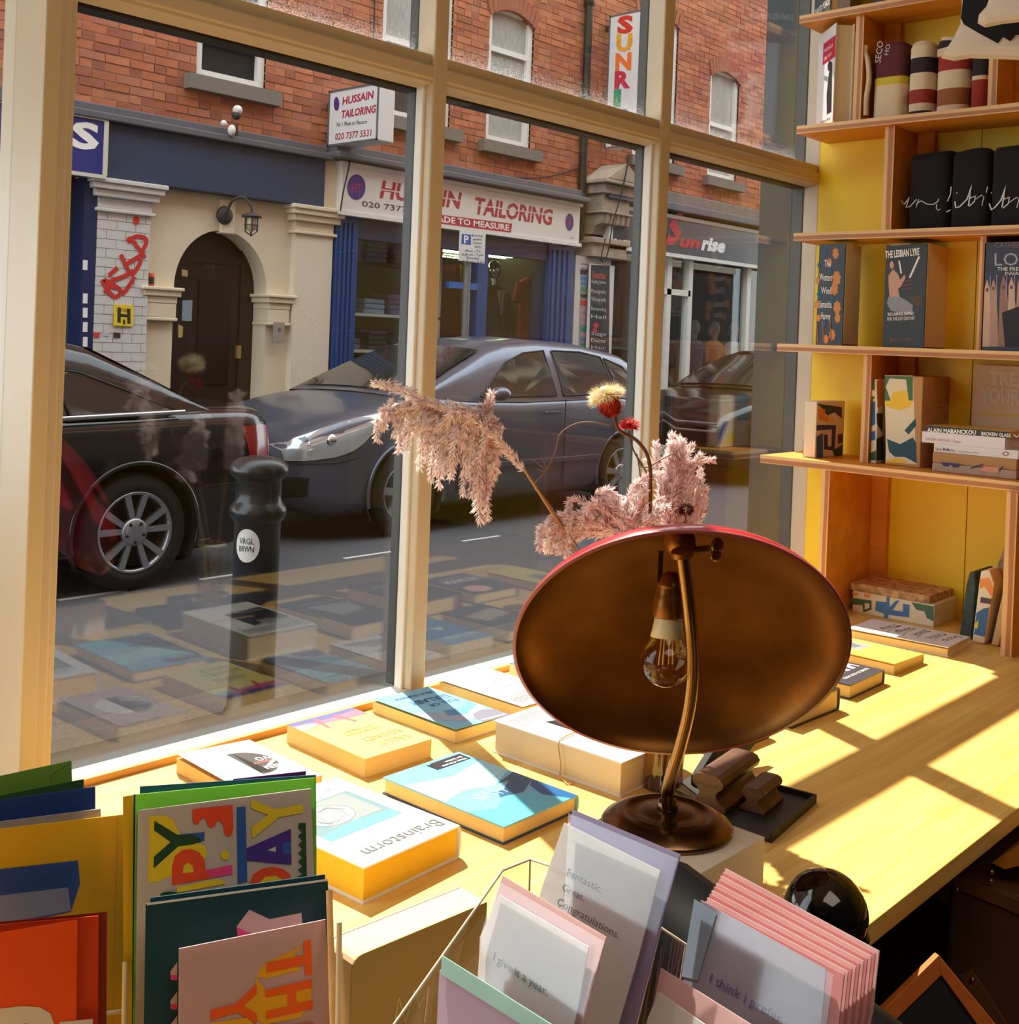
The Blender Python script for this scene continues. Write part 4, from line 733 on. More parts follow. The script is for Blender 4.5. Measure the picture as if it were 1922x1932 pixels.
# ================================================================== HANGING TOTES
canw = mat('white_canvas', (236, 222, 204), .85, bump=.2, bs=300, trl=.15); blf = mat('black_canvas_print', (16, 15, 20), .9)
def hang(label, pts, X, th, art, seed):
    Q = [onx(x, y, X) for x, y in pts]; top = max(q.z for q in Q); cy_ = sum(q.y for q in Q)/len(Q)
    r = thing('tote_bag', label, 'bag', (X, cy_, top), 0, 'totes hanging above the bookcase')
    n = len(Q); cen = sum(Q, Vector())/n; mb = MB()
    rings = [[cen+(q-cen)*s_+Vector((o, 0, 0)) for q in Q] for s_, o in ((1, 0), (.9, -th*.6), (.6, -th), (.25, -th*1.1))]
    back = [[cen+(q-cen)*s_+Vector((o, 0, 0)) for q in Q] for s_, o in ((.9, th*.6), (.5, th))]
    vs = sum(rings, []); fs = [(i*n+k, i*n+(k+1) % n, (i+1)*n+(k+1) % n, (i+1)*n+k) for i in range(3) for k in range(n)]+[[3*n+k for k in range(n)]]
    mb.add(vs, fs, canw, False); vb = rings[0]+back[0]+back[1]; mb.add(vb, [(i*n+(k+1) % n, i*n+k, (i+1)*n+k, (i+1)*n+(k+1) % n) for i in range(2) for k in range(n)]+[[2*n+k for k in range(n)][::-1]], canw, False)
    mb.build('bag_body', r)
    a = Art(Vector((X-th*1.15, 0, 0)), NX, .001)
    for pp, m in art: a.poly(pp, m)
    a.build('print', r)
    MB().tube([Vector((X, cy_+.05, top-.01)), Vector((X, cy_+.03, 2.9)), Vector((X, cy_, 3.1))], .006, canw, 8).build('handle', r)
hang('white canvas tote with jagged black print hanging behind, lower one', [(1812, -60), (1815, 0), (1812, 30), (1812, 46), (1797, 76), (1775, 110), (1800, 115), (1830, 110), (1870, 111), (1940, 114), (1990, 112), (1990, -60)], 2.45, .02, [([(1819, -50), (1816, 4), (1812, 34), (1818, 46), (1845, 62), (1882, 82), (1892, 70), (1906, 78), (1916, 66), (1975, 62), (1975, -50)], blf)], 1)
hang('cream canvas tote with soft folds hanging in front, upper one', [(1880, -60), (1868, -4), (1862, 14), (1846, 32), (1844, 44), (1858, 52), (1885, 46), (1940, 40), (1980, 42), (1980, -60)], 2.36, .02, [], 2)
# ================================================================== GREETING CARDS (foreground)
def cplane(tl, tr, d, lean):
    """plane of a card whose top edge is level: through tl at depth d, leaning back"""
    A = at(tl[0], tl[1], d); B = onz(tr[0], tr[1], A.z); h = (B-A).normalized(); nb = Vector((-h.y, h.x, 0))
    if nb.dot(CF) < 0: nb = -nb
    u = NZ*math.cos(math.radians(lean))+nb*math.sin(math.radians(lean)); n = h.cross(u)
    if n.dot(A-CAMP) > 0: n = -n
    return A, n
def card(name, label, pts, pl, m, th=.0012, group=None, cat='card', part=None, parent=None):
    A, n = pl[0][0]+pl[0][1]*pl[1], pl[0][1]; Q = [onp(x, y, A, n) for x, y in pts]; c_ = sum(Q, Vector())/len(Q)
    if parent is None:
        zb = min(q.z for q in Q); parent = thing(name, label, cat, (c_.x, c_.y, zb), 0, group)
    MB().prism(Q, -n*th, m).build(part or 'card_sheet', parent); return parent, Art(A, n, .0005)
gA = 'cards standing in the wire rack at the left'
PA = cplane((-60, 1571), (248, 1535), .94, 10); PB = cplane((261, 1529), (586, 1488), .942, 10); PC = cplane((1080, 1527), (1283, 1612), .965, 24); PD_ = cplane((948, 1652), (1143, 1768), .915, 24); PE = cplane((832, 1826), (1030, 1945), .862, 20); PF = cplane((1330, 1700), (1592, 1838), .90, 22); PG = cplane((1246, 1826), (1420, 1935), .87, 22)
def pc_(r, g, b): return mat('card_%d_%d_%d' % (r, g, b), (r, g, b), .55, trl=.18, bump=.03, bs=300)
BOT = 2030
grn1, grn2 = pc_(112, 158, 66), pc_(44, 96, 52)
r, a = card('envelope', 'light green envelope at the very back of the left rack', [(-60, 1477), (135, 1435), (137, 1500), (135, BOT), (-60, BOT)], (PA, -.034), grn1, group=gA, cat='envelope'); a.stroke([(95, 1475), (98, 1462), (133, 1440)], .0005, grn2); a.build('flap_line', r)
r, a = card('envelope', 'dark green envelope in front of the light green one', [(-60, 1513), (158, 1470), (158, 1510), (156, BOT), (-60, BOT)], (PA, -.026), grn2, group=gA, cat='envelope')
r, a = card('card', 'plain royal blue card edge rising behind the yellow card', [(-60, 1519), (180, 1484), (180, 1530), (176, BOT), (-60, BOT)], (PA, -.018), pc_(24, 62, 140), group=gA)
r, a = card('card', 'pale grey card edge just above the big yellow card', [(-60, 1558), (190, 1526), (191, 1560), (188, BOT), (-60, BOT)], (PA, -.008), pc_(176, 168, 166), group=gA)
yc = pc_(226, 178, 30); hb, hg = mat('blue_halftone_print', (42, 78, 150), .6), mat('grey_halftone_print', (124, 136, 168), .6)
r, a = card('card', 'large yellow card printed with a blue and grey halftone block', [(-60, 1571), (248, 1535), (246, 1600), (235, BOT), (-60, BOT)], (PA, 0), yc, group=gA)
a.stroke([(222, 1545), (212, 1932)], .0006, c(206, 158, 20)); a.poly([(-20, 1642), (147, 1623), (151, 1667), (134, 1720), (60, 1736), (-20, 1745)], hb); a.poly([(-20, 1692), (128, 1674), (134, 1718), (60, 1732), (-20, 1742)], hg)
for k in range(26): a.stroke([(-16+6.4*k, 1642-.74*k+2), (-16+6.4*k-18, 1642+46-.74*k)], .0004, c(30, 56, 120))
a.build('print', r)
r, a = card('card', 'dark red card showing its edge behind the orange card', [(-60, 1745), (202, 1721), (200, BOT), (-60, BOT)], (PA, .030), pc_(150, 40, 20), group=gA)
r, a = card('card', 'orange red card, middle one of the front left pack', [(-60, 1750), (186, 1728), (184, BOT), (-60, BOT)], (PA, .036), pc_(216, 64, 20), group=gA)
r, a = card('card', 'bright orange card with a white rounded shape, front of the left pack', [(-60, 1770), (146, 1736), (143, BOT), (-60, BOT)], (PA, .042), pc_(240, 84, 22), group=gA)
a.poly([(-20, 1905), (40, 1898), (75, 1900), (95, 1912), (102, 1932), (102, BOT), (-20, BOT)], c(206, 196, 192)); a.ell((48, 1945), 22, 14, c(60, 52, 52)); a.poly([(112, 1928), (175, 1922), (172, BOT), (110, BOT)], c(206, 196, 192)); a.build('print', r)
gB = 'cards standing in the middle of the wire rack'
card('envelope', 'yellow envelope edge between the left cards and the birthday card', [(232, 1503), (252, 1500), (248, BOT), (234, BOT)], (PB, -.012), yc, group=gB, cat='envelope')
card('envelope', 'navy envelope edge beside the birthday card', [(240, 1501), (262, 1498), (256, BOT), (240, BOT)], (PB, -.014), pc_(20, 42, 104), group=gB, cat='envelope')
card('envelope', 'purple envelope sliver at the back of the middle cards', [(440, 1470), (577, 1455), (577, 1500), (440, 1510)], (PB, -.030), pc_(104, 32, 116), group=gB, cat='envelope')
card('envelope', 'petrol blue envelope behind the green one', [(264, 1484), (596, 1462), (597, 1600), (596, BOT), (262, BOT)], (PB, -.020), pc_(20, 92, 128), group=gB, cat='envelope')
card('envelope', 'pale green envelope glowing in the sun directly behind the birthday card', [(256, 1499), (595, 1467), (600, BOT), (250, BOT)], (PB, -.006), mat('sunlit_green_envelope', (150, 206, 96), .6, trl=.45), group=gB, cat='envelope')
r, a = card('card', 'white birthday card with bold coloured letters turned on their side', [(261, 1529), (586, 1488), (593, 1660), (594, BOT), (254, BOT)], (PB, 0), pc_(214, 202, 200), group=gB)
Y_, R_d, B_l, G_d, P_u, K_p = c(232, 206, 40), c(236, 78, 40), c(42, 92, 176), c(28, 72, 44), c(70, 44, 150), c(240, 70, 150)
def zc(x, y): return (x/3.003, 1400+y/3.003)
def zp(*q): return [zc(x, y) for x, y in q]
a.poly(zp((845, 418), (930, 414), (985, 440), (1000, 490), (1040, 540), (1100, 560), (1160, 590), (1175, 640), (1120, 700), (1000, 740), (900, 790), (838, 796)), Y_)
a.poly(zp((1000, 524), (1158, 510), (1158, 560), (1010, 570)), B_l); a.poly(zp((874, 445), (1010, 528), (1080, 520), (1140, 548), (1140, 565), (1090, 580), (1010, 590), (870, 716), (870, 650), (965, 566), (872, 500)), G_d)
a.poly(zp((972, 810), (974, 700), (990, 645), (1030, 612), (1080, 604), (1130, 625), (1158, 668), (1164, 720), (1200, 770)), R_d); a.poly(zp((1034, 742), (1040, 700), (1065, 682), (1090, 700), (1098, 736)), Y_); a.poly(zp((1160, 726), (1314, 694), (1316, 748), (1200, 768)), K_p)
a.poly(zp((1088, 380), (1316, 354), (1322, 480), (1314, 522), (1295, 537), (1270, 520), (1262, 470), (1244, 444), (1226, 450), (1218, 476), (1196, 486), (1172, 468), (1168, 440), (1150, 430), (1134, 440), (1124, 464), (1100, 462), (1088, 440)), R_d); a.ell(zc(1274, 640), 8, 9, Y_)
a.poly(zp((1340, 368), (1390, 364), (1400, 790), (1346, 800)), B_l); a.poly(zp((1422, 324), (1560, 380), (1712, 350), (1716, 400), (1580, 424), (1428, 546), (1426, 480), (1518, 412), (1420, 374)), Y_)
a.poly(zp((1392, 602), (1646, 490), (1650, 692), (1394, 668)), P_u); a.poly(zp((1512, 612), (1560, 590), (1560, 620)), c(214, 202, 200)); a.poly(zp((1600, 568), (1648, 560), (1648, 632), (1600, 632)), B_l)
a.poly(zp((1412, 800), (1430, 750), (1480, 715), (1540, 704), (1600, 716), (1640, 745), (1646, 772), (1412, 804)), R_d); a.poly(zp((1470, 796), (1500, 762), (1560, 756), (1600, 778)), Y_)
gd = [(1730, 456), (1736, 770), (1680, 775)]
sc_ = [(1680, 760)]+[(1676+(10 if k % 2 else 40), 745-24*k) for k in range(12)]+[(1690, 456)]
a.poly(zp(*([(1730, 456), (1737, 770)]+sc_)), G_d); a.poly(zp((1000, 820), (1240, 770), (1280, 800), (1000, 850)), Y_); a.ell(zc(960, 862), 18, 6, G_d)
a.build('print', r)
te = pc_(22, 70, 84)
r, a = card('card', 'dark teal card, the rear one of two with a white page edge', [(284, 1694), (613, 1650), (616, 1700), (616, BOT), (276, BOT)], (PB, .040), te, group=gB)
r, a = card('card', 'dark teal card with cut pink paper shapes in front of the birthday card', [(275, 1705), (618, 1659), (624, 1760), (623, BOT), (270, BOT)], (PB, .047), te, group=gB)
a.stroke([(277, 1706), (618, 1660)], .0016, c(226, 230, 226)); pk = c(214, 180, 186); a.poly([(446, 1748), (470, 1716), (508, 1734), (568, 1722), (570, 1741), (560, 1752), (475, 1766)], pk); a.poly([(446, 1748), (475, 1762), (448, 1767)], K_p)
for k, y in enumerate((1825, 1880, 1925)): a.poly([(321, y+8), (334, y-10), (334, y+22), (322, y+22)], pk); a.poly([(321, y+8+6), (334, y+14), (334, y+24), (324, y+24)], K_p)
a.build('print', r)
r, a = card('card', 'pink card with large orange and yellow sideways letters at the front of the middle pack', [(338, 1790), (614, 1735), (620, 1850), (625, BOT), (336, BOT)], (PB, .066), pc_(214, 178, 182), group=gB)
oy = c(232, 170, 30); od = c(240, 96, 24)
a.poly(zp((1720, 1150), (1668, 1200), (1700, 1290), (1510, 1340), (1450, 1330), (1480, 1280), (1500, 1250)), oy); a.poly(zp((1450, 1330), (1500, 1400), (1760, 1360), (1766, 1480), (1700, 1560), (1500, 1600), (1400, 1540), (1440, 1450)), oy); a.poly(zp((1380, 1500), (1440, 1380), (1456, 1500), (1440, 1545)), oy); a.poly(zp((1190, 1590), (1140, 1620), (1260, 1620), (1440, 1600), (1400, 1560)), oy)
a.poly(zp((1718, 1128), (1760, 1120), (1768, 1316), (1726, 1322), (1724, 1262), (1508, 1306), (1508, 1250), (1720, 1206)), od)
a.poly(zp((1500, 1404), (1764, 1340), (1766, 1390), (1676, 1410), (1680, 1480), (1768, 1460), (1770, 1510), (1506, 1570), (1504, 1524), (1630, 1496), (1626, 1424), (1502, 1446)), od)
a.poly(zp((1190, 1516), (1330, 1482), (1452, 1368), (1456, 1424), (1378, 1496), (1456, 1540), (1456, 1596), (1340, 1530), (1192, 1576)), od); a.poly(zp((1506, 1600), (1770, 1590), (1772, 1640), (1508, 1650)), od); a.build('print', r)
# wire rack
rk = thing('card_rack', 'cream wire card rack holding the cards at the left', 'rack', tuple(onz(330, 2000, BZ)))
wi = mat('cream_wire', (236, 214, 170), .4); w_ = MB()
fl0, fr0 = at(-80, 1945, .885), onz(655, 1835, at(-80, 1945, .885).z)
for x, y0, y1, d in ((236, 1815, 2120, .93), (640, 1740, 2120, .90)): w_.tube([at(x, y0, d), at(x-4, y1, d-.05)], .0022, wi, 8)
hx = (fr0-fl0).normalized()
A0 = at(150, 1920, .93)
w_.tube([A0, onz(300, 1897, A0.z)], .0018, wi, 8)
for k in range(5):
    p = Vector((A0.x-.2+.1*k, A0.y-.02, BZ)); w_.tube([p, p+Vector((0, .22, 0))], .0022, wi, 8)
for yy in (0, .22): w_.tube([Vector((A0.x-.2, A0.y-.02+yy, BZ+.002)), Vector((A0.x+.2, A0.y-.02+yy, BZ+.002))], .0022, wi, 8)
w_.build('wire_frame', rk)
w_ = MB(); 
for (x0, y0, d0, x1, y1, d1) in ((621, 1680, .93, 632, 2060, .86), (640, 1800, .92, 656, 2060, .88)): w_.tube([at(x0, y0, d0), at(x1, y1, d1)], .0026, woodmat('pale_dowel', (226, 176, 110), (240, 200, 140), .5, along=2), 8)
w_.build('wooden_stick', rk)
# cream notebook standing
P0 = at(665, 1808, .98); P1 = onz(930, 1697, P0.z); h = (P1-P0).normalized(); nb = Vector((-h.y, h.x, 0)); nb = nb if nb.y > 0 else -nb
r = thing('notebook', 'thick olive cream notebook standing upright between the card packs', 'notebook', (P0.x+.08, P0.y, BZ+.0)); H_ = P0.z-BZ
cvr = []; Wn = .155
for k in range(5): q = math.pi/2*k/4; cvr.append(P0+h*(.010-.010*math.cos(q)) - NZ*(.010-.010*math.sin(q)))
cvr = [P0-NZ*H_]+cvr+[P0+h*Wn, P0+h*Wn-NZ*H_]
MB().prism(cvr, nb*.0015, mat('olive_cream_cover', (186, 158, 96), .6, trl=.1, bump=.05, bs=200)).prism([q+nb*.038 for q in cvr], nb*.0015, mat('pink_cream_cover', (228, 190, 156), .6)).build('cover', r)
pg = [q+nb*.0015-NZ*.0006+h*.0006 for q in cvr]; MB().prism(pg, nb*.0365, mat('notebook_pages', (232, 196, 150), .7, bump=.2, bs=3, stretch=(2, 500, 2))).build('page_block', r)
a = Art(P0, -nb, .0006); a.stroke([(744, 1935), (752, 1882), (764, 1928), (782, 1868), (790, 1900), (808, 1860), (800, 1930)], .0018, c(240, 226, 196)); a.build('scribble', r)
# clear acrylic holders
acr = glassmat('clear_acrylic', (.97, .97, .96), 1.0); ace = mat('acrylic_cut_edge', (206, 196, 178), .3)
film = glassmat('cellophane_sleeve', (.985, .985, .99), 1.3, rough=.12)
hd = thing('card_holder', 'clear acrylic holder with a chamfered side holding the lilac envelope cards', 'holder', tuple(at(1000, 2000, .95)))
pl = [at(1045, 1636, .96), at(1000, 1621, .99), at(948, 1642, .96), at(744, 1932, .86), at(700, 2000, .84), at(960, 2080, .90), at(1000, 1700, .985)]
e_ = MB()
for i in range(4): e_.tube([pl[i], pl[i+1]], .0011, ace, 6)
e_.tube([at(1000, 1621, .99), at(998, 1700, .985)], .0009, ace, 6); e_.build('cut_edge', hd)
MB().prism([pl[2], pl[3], pl[4], pl[5], at(998, 1700, .985), pl[1]], CF*.002, acr).build('side_panel', hd)
lil = pc_(146, 134, 172); gC = 'cards in the clear acrylic holders'
crd = mat('white_textured_card', (226, 222, 220), .5, trl=.25, bump=.04, bs=80); gt = c(92, 90, 96, .4)
r, a = card('envelope', 'lilac envelope standing tallest behind the Fantastic Great card', [(1080, 1527), (1283, 1612), (1248, 1740), (1168, 2050), (985, 1990)], (PC, 0), lil, group=gC, cat='envelope')
r, a = card('card', 'white card reading Fantastic Great Congratulations under the lamp base', [(1064, 1552), (1245, 1643), (1205, 1800), (1135, 2040), (960, 1970), (1020, 1680)], (PC, .004), crd, group=gC)
for t_, x0, y0, x1, y1, tx, ty in (('Fantastic.', 1069, 1651, 1135, 1686, 1073, 1638), ('Great.', 1060, 1679, 1101, 1701, 1064, 1666), ('Congratulations.', 1050, 1706, 1167, 1772, 1055, 1693)): a.text(t_, (x0, y0), (x1, y1), (tx, ty), gt, .0)
a.build('lettering', r)
card('sleeve', '', [(1072, 1534), (1278, 1620), (1244, 1742), (1165, 2048), (1050, 2010)], (PC, .007), film, th=.0003, part='clear_sleeve', parent=r)
pk1 = mat('pink_pearl_envelope', (232, 192, 192), .35, trl=.3, bump=.06, bs=30)
r, a = card('envelope', 'pale pink envelope behind the I give it a year card', [(948, 1652), (1143, 1768), (1120, 1850), (1070, 2060), (880, 1990), (920, 1740)], (PD_, 0), pk1, group=gC, cat='envelope')
r, a = card('card', 'white card reading I give it a year in the acrylic holder', [(942, 1688), (1110, 1786), (1090, 1900), (1052, 2060), (890, 1990), (904, 1800), (905, 1768)], (PD_, .004), crd, group=gC)
a.text('I give it a year.', (930, 1812), (1032, 1880), (934, 1797), gt, .0); a.build('lettering', r)
card('sleeve', '', [(936, 1660), (1140, 1776), (1116, 1852), (1066, 2056), (900, 1990), (908, 1760)], (PD_, .007), film, th=.0003, part='clear_sleeve', parent=r)
r, a = card('envelope', 'lilac pink envelope in a clear sleeve at the bottom edge of the photo', [(829, 1830), (1060, 1960), (1040, 2100), (800, 2060), (824, 1930)], (PE, 0), mat('lilac_pearl', (206, 180, 214), .35, trl=.3, bump=.05, bs=30), group=gC, cat='envelope')
r, a = card('envelope', 'mint green envelope edge above the lilac one in its clear sleeve', [(834, 1803), (1040, 1933), (1040, 1968), (831, 1838)], (PE, .002), mat('mint_pearl', (170, 214, 208), .3, trl=.3, bump=.05, bs=30), group=gC, cat='envelope')
# pink pack
hd2 = thing('card_holder', 'clear acrylic holder full of pink cards beside the black chair back', 'holder', tuple(at(1450, 2050, .95)))
e_ = MB(); e_.tube([at(1246, 1750, .96), at(1294, 1782, .955)], .001, ace, 6).tube([at(1246, 1750, .96), at(1200, 1935, .93), at(1180, 2020, .92)], .001, ace, 6).tube([at(1294, 1782, .955), at(1284, 1850, .95)], .001, ace, 6); e_.build('cut_edge', hd2)
MB().prism([at(1246, 1750, .96), at(1294, 1782, .955), at(1270, 2020, .93), at(1180, 2020, .92)], CF*.002, acr).build('front_panel', hd2)
gD = 'pink sleeved envelopes packed in the right acrylic holder'
for k in range(9, -1, -1):
    f = k/9; tl_ = (1330+38*f, 1700-62*f); tr_ = (1592+66*f, 1838-44*f); sh_ = -8+16*f
    card('envelope', 'pink envelope in a clear sleeve, one of the tight pack in the right holder', [tl_, tr_, (tr_[0]-12, tr_[1]+110), (tr_[0]-42, 2060), (tl_[0]-60, 2060)], (PF, -.0055*k), pk1 if k % 2 else mat('pink_pearl_deep', (222, 150, 150), .35, trl=.3, bump=.06, bs=30), group=gD, cat='envelope')
r, a = card('card', 'grey lilac card reading I think i prefer at the front of the pink pack', [(1322, 1698), (1558, 1829), (1549, 1920), (1535, 2060), (1270, 2060), (1288, 1850)], (PF, .004), mat('grey_lilac_card', (150, 142, 156), .5, bump=.04, bs=60), group=gC)
a.poly([(1310, 1696), (1352, 1722), (1316, 1850), (1286, 1842)], c(150, 166, 190, .4)); a.text('I think i prefer', (1338, 1852), (1474, 1932), (1343, 1836), c(84, 70, 130, .5), .012); a.build('lettering', r)
card('sleeve', '', [(1310, 1692), (1572, 1838), (1560, 1925), (1545, 2060), (1262, 2060), (1286, 1842)], (PF, .007), film, th=.0003, part='clear_sleeve', parent=r)
r, a = card('envelope', 'pink envelope low in the middle with a white card in front', [(1246, 1826), (1420, 1935), (1400, 2060), (1200, 2040), (1232, 1900)], (PG, 0), pk1, group=gC, cat='envelope')
r, a = card('card', 'plain white card in front of the low pink envelope at the bottom edge', [(1242, 1872), (1340, 1940), (1330, 2060), (1190, 2040), (1222, 1920)], (PG, .005), crd, group=gC)
# ================================================================== BLACK CHAIR
T0, T1 = onz(1318, 1578, .925), onz(1850, 1946, .925); print('T0', T0)
blk_p = mat('black_leather', (5, 5, 7), .5, spec=.05, bump=.02, bs=200)
dv = (T1-T0).normalized(); side = Vector((dv.y, -dv.x, 0)); side = side if side.x < 0 else -side
ch = thing('chair', 'black padded chair with rounded back standing against the bench', 'chair', ((T0.x+T1.x)/2-.1, (T0.y+T1.y)/2, 0))
L_ = .52; rr = .070; vs = []; mb = MB(); prof = []
for k in range(13): q = math.pi*k/12; prof.append((math.cos(q)*rr, math.sin(q)*rr))
prof = [(rr, -.10)]+prof+[(-rr, -.10)]; N = len(prof)
secs = [(-.0, .55), (.012, .85), (.03, 1), (L_-.03, 1), (L_-.012, .85), (L_, .55)]
for s_, f in secs:
    for x, z in prof: vs.append(T0+dv*s_+side*(x+rr)*1+Vector((0, 0, -rr+(z*f if z > 0 else z)))-side*rr*0)
mb.add(vs, [(i*N+k, i*N+k+1, (i+1)*N+k+1, (i+1)*N+k) for i in range(len(secs)-1) for k in range(N-1)], blk_p, True); mb.add(vs[:N], [list(range(N))], blk_p); mb.add(vs[-N:], [list(range(N))], blk_p); mb.build('backrest', ch)
o = T0+side*rr*2; 
def sb(x0, x1, y0, y1, z0, z1, nm, bev=.01):
    Q = [o+dv*y0+side*x0, o+dv*y1+side*x0, o+dv*y1+side*x1, o+dv*y0+side*x1]; MB().prism([Vector((q.x, q.y, z0)) for q in Q], (0, 0, z1-z0), blk_p).build(nm, ch, bevel=bev)
sb(-.07, .36, .12, L_-.02, .40, .48, 'seat', .02)
sb(-.06, -.03, .14, .18, .45, .80, 'back_post', .004); sb(-.06, -.03, .38, .42, .45, .80, 'back_post', .004)
for x0 in (-.02, .37):
    for y0 in (.14, L_-.06): sb(x0-.04, x0-.01, y0, y0+.03, 0, .41, 'leg', .004)
# glossy dome
gb = mat('black_glazed_ceramic', (10, 10, 12), .06, coat=.5)
dc = at(1557, 1722, 1.29); dr = 79/F_*1.29
dn = thing('glazed_ornament', 'glossy black rounded ornament with a small lobe on the bench front edge', 'ornament', (dc.x, dc.y, BZ)); MB().sphere(dc, dr, gb, 32, (1, 1, 1)).sphere(at(1612, 1772, 1.28), 28/F_*1.28, gb, 24).lathe([(0, 0), (dr*.7, 0), (dr*.75, .004), (dr*.7, max(.01, dc.z-dr*.6-BZ))], (dc.x, dc.y, BZ), NZ, gb, 32).build('ornament_body', dn)
# trunk, slate, offcut under the bench end
XT = 1.78; leather = mat('brown_trunk_leather', (92, 62, 40), .5, var=.3, vs=6); strapm = mat('trunk_strap', (116, 76, 46), .5)
t0 = onx(1787, 1700, XT); tz = onx(1800, 1652, XT).z
tk = thing('trunk', 'old brown riveted trunk in the dark under the right end of the bench', 'trunk', (2.1, .3, 0)); MB().box(XT, 2.5, -.3, t0.y, 0, min(tz, .70), leather).build('trunk_body', tk, bevel=.008)
for q0_, q1_, w__ in (((1800, 1662), (1930, 1716), .010), ((1820, 1835), (1900, 1960), .012)):
    A_, B__ = onx(*q0_, XT-.003), onx(*q1_, XT-.003); dd = (B__-A_).normalized(); pp = dd.cross(NX)*w__; MB().prism([A_-pp, B__-pp, B__+pp, A_+pp], (.003, 0, 0), strapm).build('strap', tk)
for q in ((1870, 1645), (1805, 1677), (1868, 1662), (1834, 1848)): MB().sphere(onx(q[0], q[1], XT-.003), .0042, mat('brass_rivet', (190, 150, 90), .25, metal=1), 12).build('rivet', tk)
of = MB().prism([onx(x, y, 1.80) for x, y in ((1870, 1628), (1928, 1590), (1960, 1600), (1960, 1625), (1895, 1640))], (.25, 0, 0), orange_ply)
of.build('plywood_offcut', None, label='orange plywood offcut lying on top of the trunk', cat='board')
Ps, ns = cplane((1640, 1925), (1925, 1925), 1.36, 12); sl = thing('framed_slate', 'small blackboard in an orange wooden frame tilted on its corner by the trunk', 'blackboard', tuple(onp(1740, 2100, Ps, ns)))
To, Lo, Ro, Bo = [onp(x, y, Ps, ns) for x, y in ((1771, 1802), (1610, 1960), (1925, 1990), (1764, 2148))]; Ti, Li, Ri, Bi = [onp(x, y, Ps, ns) for x, y in ((1776, 1840), (1664, 1950), (1876, 1978), (1764, 2098))]
fw = woodmat('orange_stained_frame', (196, 96, 36), (216, 120, 52), .5, along=0)
for q in ((To, Lo, Li, Ti), (Ro, To, Ti, Ri), (Bo, Ro, Ri, Bi), (Lo, Bo, Bi, Li)): MB().prism(list(q), -ns*.012, fw).build('frame_side', sl, bevel=.001)
MB().prism([q-ns*.005 for q in (Ti, Ri, Bi, Li)], -ns*.003, mat('slate_face', (30, 30, 36), .7)).build('slate', sl)

MB().box(Bo.x-.012, Bo.x+.012, Bo.y-.012, Bo.y+.012, 0.02, Bo.z, fw).build('stand_post', sl)
MB().box(Bo.x-.09, Bo.x+.09, Bo.y-.09, Bo.y+.09, 0, .02, fw).build('stand_foot', sl, bevel=.004)
# ================================================================== STREET
asph = mat('asphalt', (84, 84, 88), .85, var=.3, vs=90, bump=.4, bs=160); pav = mat('pavement_tarmac', (98, 92, 88), .9, var=.3, vs=70, bump=.4, bs=120)
rd = thing('road', 'dark grey tarmac street outside the window with parking bay lines', 'road', (6, 5, ST))
MB().box(-8, 40, 3.95, 8.0, ST-.1, ST, asph).build('roadway', rd)
MB().box(-8, 40, 1.74, 3.8, ST-.1, ST+.02, pav).build('pavement', rd); MB().box(-8, 40, 8.12, 9.0, ST-.1, ST+.08, pav).build('far_pavement', rd)
kb = mat('granite_kerb', (96, 92, 90), .7, var=.2, vs=30)
k0 = MB().box(0, .9, 3.8, 3.945, ST-.1, ST+.018, kb).build('kerb_stone', rd)
for i in range(-4, 14):
    q = k0 if i == 0 else k0.copy()
    if i: COL.objects.link(q); q.location.x = k0.location.x+.906*i
MB().box(-8, 40, 8.0, 8.12, ST-.1, ST+.085, kb).build('far_kerb', rd)
lw = mat('worn_road_paint', (206, 204, 196), .7)
for a_, b_ in (((110, 1133), (235, 1114)), ((377, 1094), (447, 1083)), ((640, 1052), (770, 1035)), ((850, 1017), (925, 1008)), ((1362, 934), (1404, 926))):
    A_, B__ = onz(*a_, ST), onz(*b_, ST); MB().box(A_.x, B__.x, 5.80, 5.835, ST, ST+.003, lw).build('bay_line', rd)
# bollard
bp_ = at(490, 870, 4.2); X0, Y0 = bp_.x, bp_.y; zt = bp_.z+.02; zb = ST+.02
bb = thing('bollard', 'black cast iron bollard with a round white sticker on its shaft', 'bollard', (X0, Y0, zb)); iron = mat('black_gloss_iron', (34, 38, 42), .28, bump=.06, bs=25)
pz = [at(490, y, 4.2).z for y in (870, 885, 905, 935, 952, 962, 975)]
MB().lathe([(.11, 0), (.112, .02), (.105, .05), (.088, .08), (.082, .2), (.083, zt-zb-.24), (.088, zt-zb-.235), (.101, zt-zb-.215), (.104, zt-zb-.20), (.10, zt-zb-.185), (.088, zt-zb-.17), (.083, zt-zb-.16), (.082, zt-zb-.085), (.088, zt-zb-.08), (.103, zt-zb-.066), (.106, zt-zb-.05), (.099, zt-zb-.03), (.078, zt-zb-.012), (.04, zt-zb-.002), (0, zt-zb)], (X0, Y0, zb), NZ, iron, 48).build('shaft', bb)
